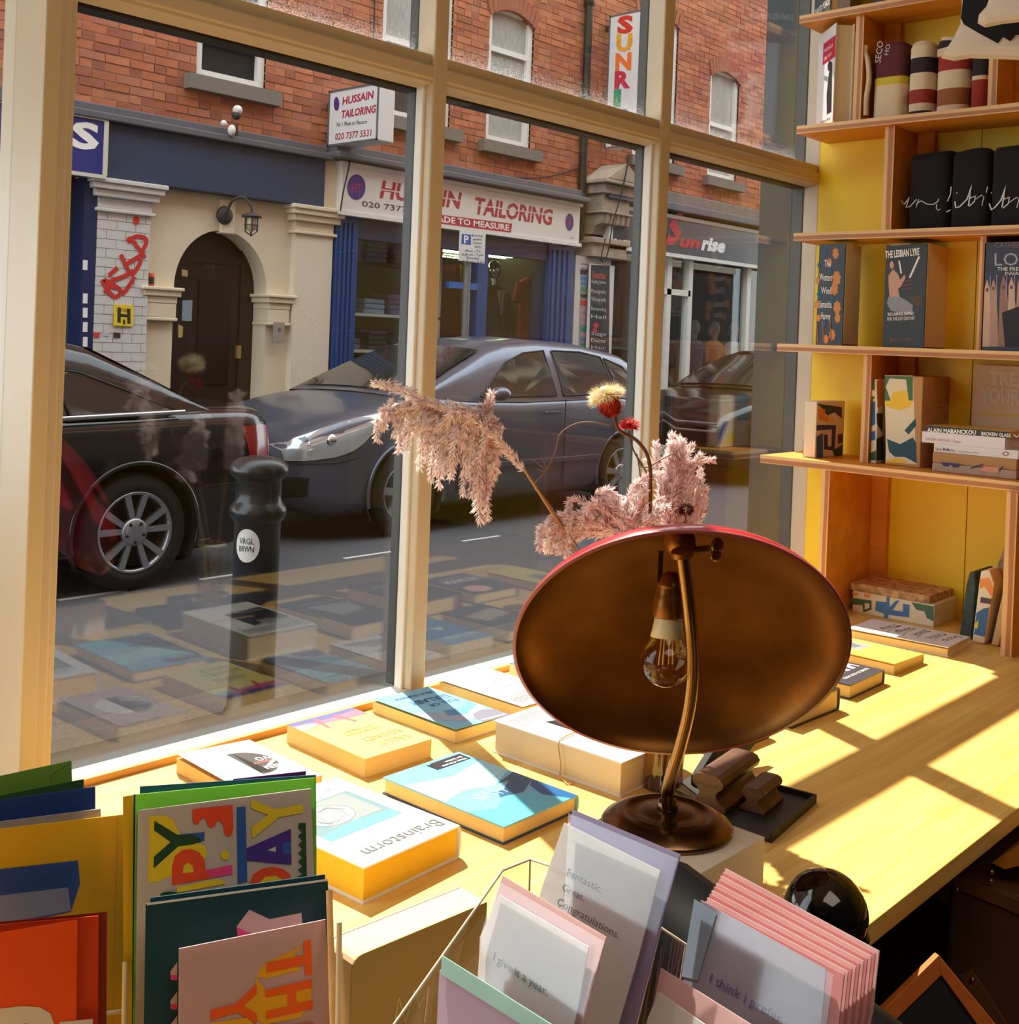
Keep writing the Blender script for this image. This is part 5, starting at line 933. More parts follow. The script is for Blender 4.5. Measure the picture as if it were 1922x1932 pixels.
# sticker wrapped on the shaft
sv = MB(); sc0 = at(471, 1032, 4.1); ang0 = math.atan2(-(Y0), -(X0)); tx = MB()
def onshaft(u, v, rr=.0845): q = ang0+u/.0835; return Vector((X0+math.cos(q)*rr, Y0+math.sin(q)*rr, sc0.z+v))
u0_ = -.036; ring_ = [onshaft(u0_+.047*math.cos(t_)*(1 if math.sin(t_*1)+1 else 1), .060*math.sin(t_)) for t_ in [2*math.pi*i/24 for i in range(24)]]
cc_ = onshaft(u0_, 0); vs = [cc_]+[onshaft(u0_+.0235*math.cos(2*math.pi*i/24), .030*math.sin(2*math.pi*i/24)) for i in range(24)]+ring_
sv.add(vs, [(0, 1+i, 1+(i+1) % 24) for i in range(24)]+[(1+i, 25+i, 25+(i+1) % 24, 1+(i+1) % 24) for i in range(24)], mat('white_sticker', (226, 224, 216), .6)); stk = sv.build('sticker', bb)
for t_, v in (('VRGL', .006), ('BRWN', -.022)):
    g_, f_ = glyphs(t_, .005); tx.add([onshaft(u0_-.030+.056*x, v+.021*y, .0851) for x, y in g_], f_, c(40, 40, 44))
tx.build('sticker_lettering', stk)
# ------------------------------------------------------------------ cars
tyre = mat('tyre_rubber', (22, 22, 24), .8); alloy = mat('alloy_wheel', (176, 178, 184), .3, metal=.8); trimk = mat('black_plastic_trim', (20, 20, 22), .6); cglass = mat('car_glass', (34, 40, 42), .06, coat=.5); chrome = mat('chrome', (220, 222, 226), .12, metal=1); lampg = mat('headlamp_lens', (190, 196, 200), .1, metal=.5); redl = mat('tail_lamp_red', (150, 16, 22), .15, coat=.6)
def interp(tab, s):
    for (s0, v0), (s1, v1) in zip(tab, tab[1:]):
        if s <= s1: return v0+(v1-v0)*max(0, (s-s0))/(s1-s0)
    return tab[-1][1]
def car(label, x0, y0, Lc, Wc, deck, roof, wheels, R, col, spokes, wins, key, zb=.18, plan=None, gtop=.70):
    """nose towards -X; deck: height line of the lower body, roof: glasshouse line; wins: side windows in (s,z)"""
    yc = y0+Wc/2; hw = Wc/2
    r = thing('car', label, 'car', (x0+Lc/2, yc, ST), 0)
    plan = plan or [(0, .62), (.12, .80), (.35, .93), (.8, 1), (Lc-.7, 1), (Lc-.2, .93), (Lc-.05, .84), (Lc, .74)]
    ss = sorted(set([0, .02, .05, .09, .14, .2, .27]+[round(.06*i, 3) for i in range(6, int(Lc/.06)-6)]+[Lc-.33, Lc-.27, Lc-.2, Lc-.14, Lc-.09, Lc-.05, Lc-.02, Lc]))
    vs = []; nS = 0
    def halfp(s_):
        d = interp(deck, s_); zl = zb+.10*max(0, 1-s_/.25)+.12*max(0, 1-(Lc-s_)/.3); K_ = [(.90, zl), (.985, zl+.10), (1.0, zl+(d-zl)*.45), (.985, zl+(d-zl)*.72), (.955, d-.045), (.90, d-.008)]; out = []
        for (a0_, z0_), (a1_, z1_), n__ in zip(K_, K_[1:], (2, 3, 3, 3, 1)):
            out += [(a0_+(a1_-a0_)*i/n__, z0_+(z1_-z0_)*i/n__) for i in range(n__)]
        return out+[(.90, d-.008), (.78, d+.012), (.60, d+.022), (.3, d+.032), (.0, d+.035)]
    def surf(s_, z, off=.004):
        h_ = halfp(s_); w_0 = hw*interp(plan, s_)
        for (a0_, z0_), (a1_, z1_) in zip(h_, h_[1:]):
            if z <= z1_: f = max(0, (z-z0_)/max(1e-6, z1_-z0_)); break
        else: a0_, a1_, f = h_[-1][0], h_[-1][0], 0
        sx = -off*.8 if s_ < .3 else (off*.8 if s_ > Lc-.3 else 0)
        return Vector((x0+s_+sx, yc-(a0_+(a1_-a0_)*f)*w_0-off, ST+z))
    for s_ in ss:
        w__ = hw*interp(plan, s_)
        half = halfp(s_)
        pts = [(w__*a_, z) for a_, z in half]+[(-w__*a_, z) for a_, z in half[::-1][1:]]; nS = len(pts)
        vs += [Vector((x0+s_, yc-y, ST+z)) for y, z in pts]
    mb = MB(); K = len(ss); Ra = R+.055; dead = set()
    for j, v in enumerate(vs):      # wheel openings: pull the nearby skin onto the arch circle, drop what lies inside it
        for s_ in wheels:
            dx, dz = v.x-(x0+s_), v.z-(ST+R); d = math.hypot(dx, dz)
            if d < Ra and abs(v.y-yc) > hw*.8:
                if d > Ra*.80: v.x = x0+s_+dx/d*Ra; v.z = ST+R+dz/d*Ra
                else: dead.add(j)
            elif Ra <= d < Ra*1.12 and abs(v.y-yc) > hw*.8: pass
    fs = [(i*nS+k, (i+1)*nS+k, (i+1)*nS+k+1, i*nS+k+1) for i in range(K-1) for k in range(nS-1)]+[(i*nS+nS-1, (i+1)*nS+nS-1, (i+1)*nS, i*nS) for i in range(K-1)]
    fs = [f for f in fs if not any(q in dead for q in f)]
    mb.add(vs, fs, col, True); mb.add(vs[:nS], [list(range(nS))], col); mb.add(vs[(K-1)*nS:], [list(range(nS))[::-1]], col)
    mb.build('body_shell', r)
    for s_ in wheels:
        wl = MB().lathe([(Ra+.012, -.012), (Ra+.012, .006), (Ra-.004, .008), (Ra-.004, -.30), (0, -.30)], (x0+s_, y0+.035, ST+R), (0, -1, 0), mat('wheel_well', (12, 12, 13), .9), 40)
        for q in wl.v: q.z = max(q.z, ST+zb-.04)
        wl.build('wheel_well', r)
        P_ = [Vector((x0+s_+(Ra+.004)*math.cos(q), y0+.012, ST+R+(Ra+.004)*math.sin(q))) for q in [-.35+(math.pi+.7)*i/30 for i in range(31)]]
        MB().tube([q for q in P_ if q.z > ST+zb+.03], .014, col, 8).build('wheel_arch_lip', r)
    # glasshouse
    s0g, s1g = roof[0][0], roof[-1][0]; gs = sorted(set([s0g+(s1g-s0g)*i/28 for i in range(29)]+[q[0] for q in roof])); bl_ = [(s, interp(deck, s)-.01) for s in gs]; zr = max(q[1] for q in roof); vs = []; hbw, htw = hw*.93, hw*gtop; zbl = sum(z for _, z in bl_)/len(bl_)
    def yat(z): f = min(1, max(0, (z-zbl)/(zr-zbl))); return hbw+(htw-hbw)*f**1.15
    prof_n = 0
    for s_ in gs:
        zt_ = interp(roof, s_); z0_ = interp(deck, s_)-.02; e = min(1, (s_-s0g)/.5, (s1g-s_)/.35); half = []
        zt_ = max(zt_, z0_+.012)
        for f in (0, .3, .6, .85, .95): z = z0_+(zt_-z0_)*f; half.append((yat(z)-(.0 if f < .9 else .03)-(1-max(e, .0))*.05, z))
        ytop = half[-1][0]; half += [(ytop*.86, zt_+.004), (ytop*.45, zt_+.022), (0, zt_+.028)]
        pts = half+[(-y, z) for y, z in half[::-1][1:]]; prof_n = len(pts); vs += [Vector((x0+s_, yc-y, ST+z)) for y, z in pts]
    mb = MB(); K = len(gs); mb.add(vs, [(i*prof_n+k, (i+1)*prof_n+k, (i+1)*prof_n+k+1, i*prof_n+k+1) for i in range(K-1) for k in range(prof_n-1)], col, True); mb.build('roof_and_pillars', r)
    def side(pts, off=.006): return [Vector((x0+s_, yc-(yat(z)+off), ST+z)) for s_, z in pts]
    for w__ in wins:
        P_ = side(w__); out = []
        for i in range(len(P_)): 
            A_, B__ = w__[i], w__[(i+1) % len(w__)]
            for k in range(4): out.append((A_[0]+(B__[0]-A_[0])*k/4, A_[1]+(B__[1]-A_[1])*k/4))
        MB().add(side(out), [list(range(len(out)))], cglass).build('side_window', r)
        MB().tube(side([w__[i] for i in range(len(w__))]+[w__[0]], .007), .008, trimk, 5).build('window_seal', r)
    # screens
    def scr_(sa, sb_, ya=.86, name='windscreen'):
        q = []
        for s_ in [sa+(sb_-sa)*i/6 for i in range(7)]:
            z = interp(roof, s_)+.012; yy = yat(z)*ya; q.append([Vector((x0+s_-.004*(1 if sb_ > sa else -1), yc-yy*(1-2*j/6), ST+z+.022*(1-abs(1-2*j/6)**2)+.004)) for j in range(7)])
        MB().add(sum(q, []), [(i*7+j, (i+1)*7+j, (i+1)*7+j+1, i*7+j+1) for i in range(6) for j in range(6)], cglass, True).build(name, r)
    top = [q for q in roof if q[1] > zr-.12]; scr_(s0g+.06, top[0][0]-.03); scr_(s1g-.05, top[-1][0]+.03, .84, 'rear_screen')
    for s_ in wheels:
        C0 = Vector((x0+s_, y0+.03, ST+R)); ay = Vector((0, -1, 0))
        w__ = MB().lathe([(R*.66, -.16), (R*.93, -.16), (R, -.12), (R, -.03), (R*.95, .0), (R*.80, .012), (R*.69, .006), (R*.67, -.02)], C0, ay, tyre, 48).build('tyre', r)
        rim = MB().lathe([(R*.69, .006), (R*.68, .010), (R*.63, -.004), (R*.62, -.10)], C0, ay, alloy, 48); rim.lathe([(R*.62, -.10), (0, -.10)], C0, ay, trimk, 32)
        n_ = spokes
        for k in range(n_):
            q = 2*math.pi*k/n_+.31
            for dq in ((-.12, .12) if n_ == 5 else (0,)):
                e_ = Vector((math.cos(q+dq*.9), 0, math.sin(q+dq*.9))); g_ = Vector((math.cos(q+dq*2.2), 0, math.sin(q+dq*2.2))); sd_ = Vector((-e_.z, 0, e_.x))*R*(.045 if n_ == 5 else .07)
                i0, i1 = C0+e_*R*.12+ay*-.005, C0+g_*R*.66+ay*.004; rim.prism([i0-sd_, i1-sd_*1.3, i1+sd_*1.3, i0+sd_], -ay*.03, alloy)
        rim.lathe([(R*.24, -.03), (R*.24, -.004), (R*.2, .004), (0, .006)], C0, ay, alloy, 24)
        for k in range(5): q = 2*math.pi*k/5+.31+.63; rim.sphere(C0+Vector((math.cos(q), 0, math.sin(q)))*R*.165+ay*.003, R*.035, trimk, 8)
        rim.build('wheel_rim', r)
        MB().lathe([(R+.062, .0), (R+.062, .02), (R+.052, .022), (R+.052, -.03)], Vector((x0+s_, y0+.03, ST+R)), ay, col, 30, a0=0, a1=2*math.pi).build('wheel_arch', r) if False else None
    car.surf = surf; car.x0 = x0; car.hw = hw; return r, side, yat, yc
silver = mat('blue_grey_metallic', (96, 102, 120), .3, metal=.5, coat=.5)
def skin(r, name, top, bot, m, off=.006, n=10, k=3):
    """panel that hugs the body between two (s,z) lines"""
    vs = []
    for i in range(n+1):
        t_ = i/n; sa = interp([(j/(len(top)-1), q[0]) for j, q in enumerate(top)], t_); za_ = interp([(j/(len(top)-1), q[1]) for j, q in enumerate(top)], t_); sb_ = interp([(j/(len(bot)-1), q[0]) for j, q in enumerate(bot)], t_); zb2 = interp([(j/(len(bot)-1), q[1]) for j, q in enumerate(bot)], t_)
        for j in range(k+1): f = j/k; vs.append(car.surf(sa+(sb_-sa)*f, za_+(zb2-za_)*f, off))
    return MB().add(vs, [(i*(k+1)+j, (i+1)*(k+1)+j, (i+1)*(k+1)+j+1, i*(k+1)+j+1) for i in range(n) for j in range(k)], m, True).build(name, r)
deckA = [(0, .60), (.06, .70), (.14, .76), (.4, .86), (.8, .94), (1.25, 1.0), (2.2, .98), (3.5, 1.0), (4.0, .98), (4.16, .92), (4.25, .78)]
roofA = [(1.05, .99), (1.5, 1.19), (1.95, 1.37), (2.2, 1.43), (2.6, 1.46), (3.2, 1.44), (3.7, 1.37), (3.95, 1.24), (4.18, .99)]
r, side, yat, yc = car('blue grey hatchback parked across the street behind the mullion', 4.83, 6.2, 4.25, 1.75, deckA, roofA, (.92, 3.53), .315, silver, 7, [[(1.72, 1.01), (2.1, 1.28), (2.35, 1.36), (2.62, 1.385), (2.64, 1.01)], [(2.74, 1.01), (2.73, 1.385), (3.1, 1.38), (3.38, 1.34), (3.46, 1.03)], [(3.50, 1.04), (3.43, 1.33), (3.66, 1.26), (3.78, 1.12), (3.72, 1.05)]], 'a')
def npt(s_, yf, z, o_=.0): return Vector((4.83+s_, yc-.875*yf, ST+z))
hl = skin(r, 'headlamp', [(.03, .67), (.12, .745), (.3, .815), (.52, .875), (.68, .895)], [(.03, .57), (.12, .575), (.3, .60), (.48, .66), (.68, .83)], lampg, .008)
for s_, z, q in ((.16, .675, .052), (.30, .71, .058)): MB().sphere(car.surf(s_, z, -.02), q, mat('lamp_reflector', (230, 232, 234), .08, metal=1), 14, (.9, .6, .9)).build('lamp_bulb', hl)
xN = 4.83
MB().box(xN-.012, xN+.02, yc-.50, yc+.50, ST+.30, ST+.46, mat('grille_black', (12, 12, 13), .7)).build('lower_grille', r, bevel=.01)
skin(r, 'grille_corner', [(.0, .46), (.14, .46)], [(.0, .30), (.14, .33)], _M['grille_black'], .008)
MB().box(xN-.014, xN+.03, yc-.40, yc+.40, ST+.585, ST+.655, trimk).build('upper_grille', r, bevel=.008)
MB().box(xN-.022, xN, yc-.38, yc+.38, ST+.61, ST+.635, chrome).build('grille_bar', r, bevel=.004)
MB().box(xN-.016, xN, yc-.26, yc+.26, ST+.48, ST+.57, mat('number_plate_white', (224, 224, 218), .4)).build('number_plate', r)
skin(r, 'bumper_seam', [(.02, .555), (.3, .56), (.5, .60)], [(.02, .548), (.3, .553), (.5, .594)], trimk, .006, 8, 1)
bs_ = MB(); bs_.box(4.83+1.45, 4.83+3.15, 6.186, 6.2, ST+.46, ST+.50, silver).build('rubbing_strip', r, bevel=.004)
for s_ in (2.42, 3.28): MB().box(4.83+s_, 4.83+s_+.19, 6.178, 6.20, ST+.86, ST+.885, silver).build('door_handle', r, bevel=.006)
for s_, z0_, z1_ in ((1.42, .3, .96), (2.68, .25, .98), (3.36, .62, .98)): MB().box(4.83+s_, 4.83+s_+.006, 6.197, 6.2035, ST+z0_, ST+z1_, trimk).build('door_gap', r)
MB().sphere((4.83+1.80, 6.13, ST+1.04), .09, silver, 14, (1, .8, .62)).build('door_mirror', r)
black = mat('black_car_paint', (16, 17, 21), .15, coat=.35)
deckV = [(0, .60), (.2, .76), (.9, .92), (1.3, .97), (2.4, .95), (3.6, .97), (4.0, .985), (4.3, .985), (4.5, .975), (4.56, .93), (4.6, .7)]
roofV = [(1.2, .97), (2.1, 1.38), (2.6, 1.44), (3.0, 1.42), (3.4, 1.33), (3.8, 1.14), (4.1, .99)]
xV = 3.33-3.60
r, side, yat, yc = car('black saloon car parked nearest the left post, tail to the right', xV, 5.75, 4.6, 1.8, deckV, roofV, (.9, 3.60), .325, black, 5, [[(2.2, .96), (2.2, 1.3), (2.7, 1.33), (2.98, 1.28), (3.02, .97)], [(3.22, .975), (3.14, 1.22), (3.30, 1.20), (3.62, 1.08), (3.86, .985)]], 'v')
MB().tube([Vector((xV+1.5, yc-.885, ST+.955)), Vector((xV+3.0, yc-.885, ST+.96)), Vector((xV+3.88, yc-.87, ST+.985))], .012, chrome, 8).build('chrome_strip', r)
tl_ = skin(r, 'tail_lamp', [(4.30, .885), (4.45, .895), (4.58, .87)], [(4.36, .66), (4.46, .64), (4.585, .65)], redl, .008)
skin(r, 'reversing_lamp', [(4.362, .652), (4.46, .632), (4.585, .642)], [(4.38, .58), (4.47, .565), (4.585, .57)], lampg, .009)
skin(r, 'bumper_seam', [(4.0, .56), (4.3, .56), (4.58, .56)], [(4.0, .553), (4.3, .553), (4.58, .553)], trimk, .006, 8, 1)
MB().box(xV+2.5, xV+2.72, 5.728, 5.75, ST+.74, ST+.77, black).build('door_handle', r, bevel=.006); MB().box(xV+3.07, xV+3.076, 5.747, 5.7535, ST+.4, ST+.94, trimk).build('door_gap', r)
xC = ony(1268, 775, 7.1).x
r, side, yat, yc = car('black car with double chrome chevron parked at the far right behind the hatchback', xC+.05, 6.25, 4.2, 1.75, deckA, roofA, (.85, 3.4), .31, black, 7, [[(1.72, 1.01), (2.1, 1.28), (2.6, 1.38), (2.62, 1.01)], [(2.74, 1.01), (2.73, 1.38), (3.4, 1.33), (3.5, 1.03)]], 'c')
m_ = MB()
for dz in (0, .085): m_.tube([Vector((xC+.0, 8.0-.2, ST+.58+dz)), Vector((xC, 7.35, ST+.58+dz)), Vector((xC-.01, 7.2, ST+.66+dz)), Vector((xC, 7.05, ST+.58+dz)), Vector((xC+.02, 6.55, ST+.58+dz))], .013, chrome, 8)
m_.build('chevron_bars', r); MB().box(xC-.0, xC+.012, 6.95, 7.47, ST+.28, ST+.39, mat('number_plate', (226, 226, 220), .4)).build('number_plate', r)
a = Art(Vector((xC-.001, 0, 0)), NX, .001); a.text('LC57 OKM', Vector((xC, 7.44, ST+.30)), Vector((xC, 6.98, ST+.30)), Vector((xC, 7.44, ST+.37)), trimk, .02, d3=True); a.build('plate_text', r)
# ================================================================== BUILDINGS OPPOSITE
YF = 9.0; YP = YF-.12
bd_ = thing('terrace_building', 'red brick terrace across the street with shops on its ground floor', 'building', (10, YF, ST)); TOP = 11.3
def plate_(name, label, cat, px0, px1, Y_, m, t_=.01, art=None, parent=None):
    A_, B__ = ony(px0[0], px0[1], Y_), ony(px1[0], px1[1], Y_); r = thing(name, label, cat, ((A_.x+B__.x)/2, Y_, B__.z)); MB().box(A_.x, B__.x, Y_, Y_+t_, B__.z, A_.z, m).build(name+'_plate' if 'plate' not in name else 'panel', r, bevel=.002)
    a_ = Art(Vector((0, Y_-.0005, 0)), NY, .001); return r, a_
def fx(x, y, Y=YF): p = ony(x, y, Y); return p.x, p.z
bcols = [mat('brick_%d' % i, cc, .9, bump=.35, bs=60, var=.14, vs=9) for i, cc in enumerate(((178, 106, 74), (168, 98, 68), (186, 116, 82), (156, 92, 70), (174, 110, 84)))]
mort = mat('old_mortar', (168, 130, 106), .95, bump=.3, bs=80)
# first floor windows: (x0,x1,z0,z1, arched)
wins = []
xa, za = fx(370, 143); xb, zb_ = fx(500, 178); wins.append((xa, xb, zb_-.0, zb_+1.7, 1))
wins[-1] = (xa, xb, (fx(372, 140)[1]+fx(498, 176)[1])/2, za+1.65, 0)
xa = fx(722, 60)[0]; z_ = fx(748, 222)[1]; wins.append((xa, xa+1.0, z_, z_+1.65, 0))
xa, z1_ = fx(916, 262); xb, _ = fx(1000, 280); zt_ = fx(958, 12)[1]; wins.append((xa, xb, z1_-.02, zt_, 1))
xb, z1_ = fx(1271, 313); wins.append((xb-.95, xb, z1_, z1_+2.0, 1))
xa, z1_ = fx(1334, 330); xb, _ = fx(1388, 345); zt_ = fx(1360, 128)[1]; wins.append((xa, xb, z1_-.02, zt_, 1))
wins.append((wins[-1][1]+1.6, wins[-1][1]+2.6, wins[-1][2], wins[-1][3], 1)); wins.append((wins[0][0]-3.2, wins[0][0]-2.2, wins[0][2], wins[0][3], 0))
back_ = MB().box(-6, 34, YF+.12, YF+.3, 2.62, TOP, mort)
up_w = MB().box(-6, 34, YF+.0, YF+.06, 8.4, TOP, bcols[1]).build('upper_wall', bd_)
bricks = []; course = .075; random.seed(2)
zc_ = 2.63; row = 0
while zc_ < 8.4:
    x = 2.4+(.1125 if row % 2 else 0)+rnd(-.01, .01)
    full_ = [(-6, 34)]
    for (a_, b_, z0_, z1_, _) in wins:
        if zc_+course > z0_ and zc_ < z1_:
            nv = []
            for p_, q_ in full_:
                if q_ <= a_ or p_ >= b_: nv.append((p_, q_))
                else: nv += [(p_, a_), (b_, q_)]
            full_ = nv
    for p_, q_ in full_: back_.box(p_, q_, YF+.008, YF+.125, zc_, zc_+course, mort)
    while x < 24:
        ln_ = .215 if (int(x*7.3+row) % 3) else .1025
        iv = [(x, x+ln_)]
        for (a_, b_, z0_, z1_, _) in wins:
            if zc_+course > z0_ and zc_ < z1_:
                nv = []
                for p_, q_ in iv:
                    if q_ <= a_ or p_ >= b_: nv.append((p_, q_))
                    else:
                        if p_ < a_-.02: nv.append((p_, a_))
                        if q_ > b_+.02: nv.append((b_, q_))
                iv = nv
        for p_, q_ in iv:
            if q_-p_ > .03: bricks.append((p_, q_, zc_, row))
        x += ln_+.010
    zc_ += course; row += 1
def inview(p_, z):
    d = Vector((p_, YF, z))-CAMP; dep = d.dot(CF); px, py = CX+F_*d.dot(CR)/dep, CY+F_*d.dot(CD)/dep; return 105 < px < 1430 and -15 < py < 470
vis = sorted([b_ for b_ in bricks if inview(b_[0]+.1, b_[2]) and b_[2] > 2.62], key=lambda q: q[0]); first = set((q[0], q[2]) for q in vis[:300])
rest = MB(); proto = {}
for (p_, q_, z, rw) in bricks:
    m = bcols[int((p_*13.7+rw*7.1) % 5)]; jd = rnd(-.004, .006)
    if (p_, z) in first:
        kk = (round(q_-p_, 3), m.name)
        if kk not in proto:
            mb = MB().box(0, q_-p_, 0, .09, 0, course-.011, m); o_ = mb.build('brick', bd_, world=False); proto[kk] = o_
        else: o_ = proto[kk].copy(); COL.objects.link(o_)
        o_.parent = bd_; o_.location = Vector((p_, YF+jd, z))-bd_.location
    else: rest.box(p_, q_, YF+jd, YF+.07, z, z+course-.011, m)
rest.build('distant_bricks', bd_, kind='stuff'); back_.build('mortar_bed', bd_)
wf_ = mat('white_window_frame', (222, 220, 214), .5); sill_m = mat('grey_stone_sill', (120, 112, 102), .85, bump=.3, bs=30); wg = mat('dark_house_glass', (52, 56, 58), .08, coat=.5); net = mat('net_curtain', (168, 166, 160), .9, var=.25, vs=14, stretch=(6, 1, .6))
for k, (a_, b_, z0_, z1_, arc) in enumerate(wins):
    o_ = MB().box(a_, a_+.07, YF+.03, YF+.09, z0_, z1_, wf_).box(b_-.07, b_, YF+.03, YF+.09, z0_, z1_, wf_).box(a_+.069, b_-.069, YF+.034, YF+.088, z0_+.002, z0_+.08, wf_).box(a_+.069, b_-.069, YF+.034, YF+.088, z1_-.08, z1_-.002, wf_).build('window_frame', bd_)
    zm = (z0_+.34) if k == 0 else (z0_+(z1_-z0_)*.66 if k == 2 else (z0_+z1_)/2-.05)
    MB().box(a_+.07, b_-.07, YF+.045, YF+.1, zm, zm+.06, wf_).build('sash_rail', o_)
    MB().box(a_+.07, b_-.07, YF+.075, YF+.085, zm+.06, z1_-.08, wg if k in (0,) else net).build('pane', o_)
    MB().box(a_+.07, b_-.07, YF+.085, YF+.095, z0_+.08, zm, mat('open_sash_dark', (14, 12, 12), .8) if k == 0 else (net if k in (2, 4) else wg)).build('pane', o_)  # first window: a dark sheet stands in for the unlit room behind the open sash
    MB().box(a_-.12, b_+.12, YF-.10, YF+.1, z0_-.13, z0_, sill_m).build('window_sill', bd_)
    if arc:
        mb = MB(); n = 12
        for i in range(n):
            t_ = -1+2*(i+.5)/n; xx = (a_+b_)/2+t_*(b_-a_)*.56; zz = z1_-.13*t_*t_+.06; mb.box(-.034, .034, -.02, .06, -.10, .10, bcols[3], Matrix.Rotation(t_*.35, 3, 'Y'), (xx, YF, zz))
        mb.build('window_arch', bd_)
# ground floor
wp_b = mat('white_painted_brick', (206, 202, 198), .7, bump=.3, bs=30); crm = mat('cream_render', (222, 206, 178), .7, bump=.15, bs=20); stone = mat('weathered_stone', (172, 156, 136), .85, bump=.3, bs=30, var=.2, vs=8); lead = mat('lead_flashing', (92, 90, 96), .6, bump=.3, bs=12)
navy = mat('navy_fascia_board', (40, 56, 84), .55, var=.08, vs=2); blue_s = mat('blue_shopfront_paint', (22, 68, 128), .4, bump=.05, bs=20); doorb = mat('dark_door_paint', (34, 24, 22), .35)
xA0, xA1 = fx(181, 500, YP)[0], fx(282, 500, YP)[0]; zcap = fx(182, 372, YP)[1]
# arch wall between the pilasters
aL, aR = fx(320, 600)[0], fx(495, 600)[0]; zS = fx(405, 545)[1]; zTop = fx(405, 434)[1]; wL, wR = xA1-.02, fx(552, 500)[0]+.1; zW = fx(280, 350)[1]+.1
am = (aL+aR)/2; ra = (aR-aL)/2; arcp = [(am-ra*math.cos(math.pi*i/20), zS+(zTop-zS)*math.sin(math.pi*i/20)) for i in range(21)]
mb = MB(); top_ = [(wL+(wR-wL)*i/20, zW) for i in range(21)]
for yy, fl in ((YF-.05, 0), (YF+.18, 1)):
    vs = [Vector((x, yy, z)) for x, z in arcp]+[Vector((x, yy, z)) for x, z in top_]; mb.add(vs, [(i, i+1, 22+i, 21+i) for i in range(20)], crm)
    mb.add([Vector((wL, yy, ST)), Vector((aL, yy, ST)), Vector((aL, yy, zS)), Vector((wL, yy, zW))], [(0, 1, 2, 3)], crm); mb.add([Vector((aR, yy, ST)), Vector((wR, yy, ST)), Vector((wR, yy, zW)), Vector((aR, yy, zS))], [(0, 1, 2, 3)], crm)
rim_ = [(aL, ST)]+arcp+[(aR, ST)]; vs = [Vector((x, YF-.05, z)) for x, z in rim_]+[Vector((x, YF+.18, z)) for x, z in rim_]; n = len(rim_); mb.add(vs, [(i, i+1, n+i+1, n+i) for i in range(n-1)], crm, True)
mb.build('arched_wall', bd_)
# door
dr_ = MB().box(aL-.1, aR+.1, YF+.2, YF+.26, ST, zTop+.1, doorb); dr_.build('door_surround', bd_)
dx0, dx1 = fx(352, 640, YF+.17)[0], fx(448, 640, YF+.17)[0]; zl = fx(400, 497, YF+.17)[1]
o_ = MB().box(dx0, dx1, YF+.165, YF+.2, ST+.05, zl, mat('front_door_brown', (42, 30, 28), .3)).build('front_door', bd_)
for z0_, z1_ in ((.15, .75), (.95, zl-ST-.15)): MB().box(dx0+.1, dx1-.1, YF+.155, YF+.166, ST+z0_, ST+z1_, mat('door_panel_dark', (30, 22, 22), .25)).build('door_panel', o_)
p = ony(449, 664, YF+.15); MB().box(p.x-.02, p.x+.02, YF+.13, YF+.165, p.z-.06, p.z+.06, mat('aged_brass_handle', (190, 160, 110), .4, metal=.6)).build('letter_plate', o_)
MB().box(aL-.05, dx0, YF+.15, YF+.2, ST, zTop, doorb).box(dx1, aR+.05, YF+.15, YF+.2, ST, zTop, doorb).box(dx0, dx1, YF+.15, YF+.2, zl, zl+.07, doorb).build('door_frame', bd_)
a = Art(Vector((0, YF+.15, 0)), NY, .002); a.text('104', (385, 507), (404, 507), (385, 500), c(90, 80, 74)); a.poly([(343, 508), (354, 510), (354, 522), (343, 521)], c(220, 200, 150)); a.poly([(344, 567), (363, 566), (361, 606), (343, 605)], c(150, 170, 186)); a.poly([(336, 612), (345, 616), (344, 636), (336, 637)], c(206, 180, 110)); a.build('door_notices', bd_)
# imposts and mouldings
def mould(name, x0, x1, zt_, steps, Y0_, m, dpt=.30):
    mb = MB(); z = zt_
    for h_, o2 in steps: mb.box(x0-o2, x1+o2, Y0_-o2, Y0_+dpt, z-h_, z, m); z -= h_
    return mb.build(name, bd_, bevel=.008)
zi = fx(300, 541, YF-.1)[1]
mould('impost', fx(274, 560, YF-.1)[0], aL-.0, zi, ((.03, .05), (.05, .03), (.06, .006), (.12, .002), (.03, .012)), YF-.1, crm, .25)
mould('impost', aR, fx(547, 560, YF-.1)[0], zi, ((.03, .05), (.05, .03), (.06, .006), (.12, .002), (.03, .012)), YF-.1, crm, .25)
MB().box(fx(408, 400)[0], fx(434, 400)[0], YF-.09, YF, zTop-.03, fx(420, 378)[1], crm).build('keystone', bd_, bevel=.01)
# pilaster A of painted brick
def brickpil(x0, x1, z1_, Y0_, m):
    MB().box(x0+.01, x1-.01, Y0_+.012, YF+.05, ST, z1_, m).build('pilaster_core', bd_)
    cs = .0775; r0 = MB().box(0, 1, 0, .02, 0, cs-.006, m); z = ST; row = 0; w__ = x1-x0; pr = {}
    while z < z1_-.04:
        cuts = [0, .36, .72, 1] if row % 2 else [0, .18, .54, .9, 1]
        for u0, u1 in zip(cuts, cuts[1:]):
            kk = round(u1-u0, 2)
            if kk not in pr: o_ = MB().box(0, w__*(u1-u0)-.005, 0, .03, 0, cs-.005, m).build('painted_brick', bd_, world=False); pr[kk] = o_
            else: o_ = pr[kk].copy(); COL.objects.link(o_)
            o_.parent = bd_; o_.location = Vector((x0+w__*u0, Y0_+rnd(0, .003), z))-bd_.location
        z += cs; row += 1
brickpil(xA0, xA1, zcap-.02, YP, wp_b)
zA = fx(183, 335, YP)[1]
mould('capital', xA0-.0, xA1, zA, ((.04, .10), (.05, .08), (.06, .05), (.09, .005), (.03, .03)), YP, wp_b, .2)
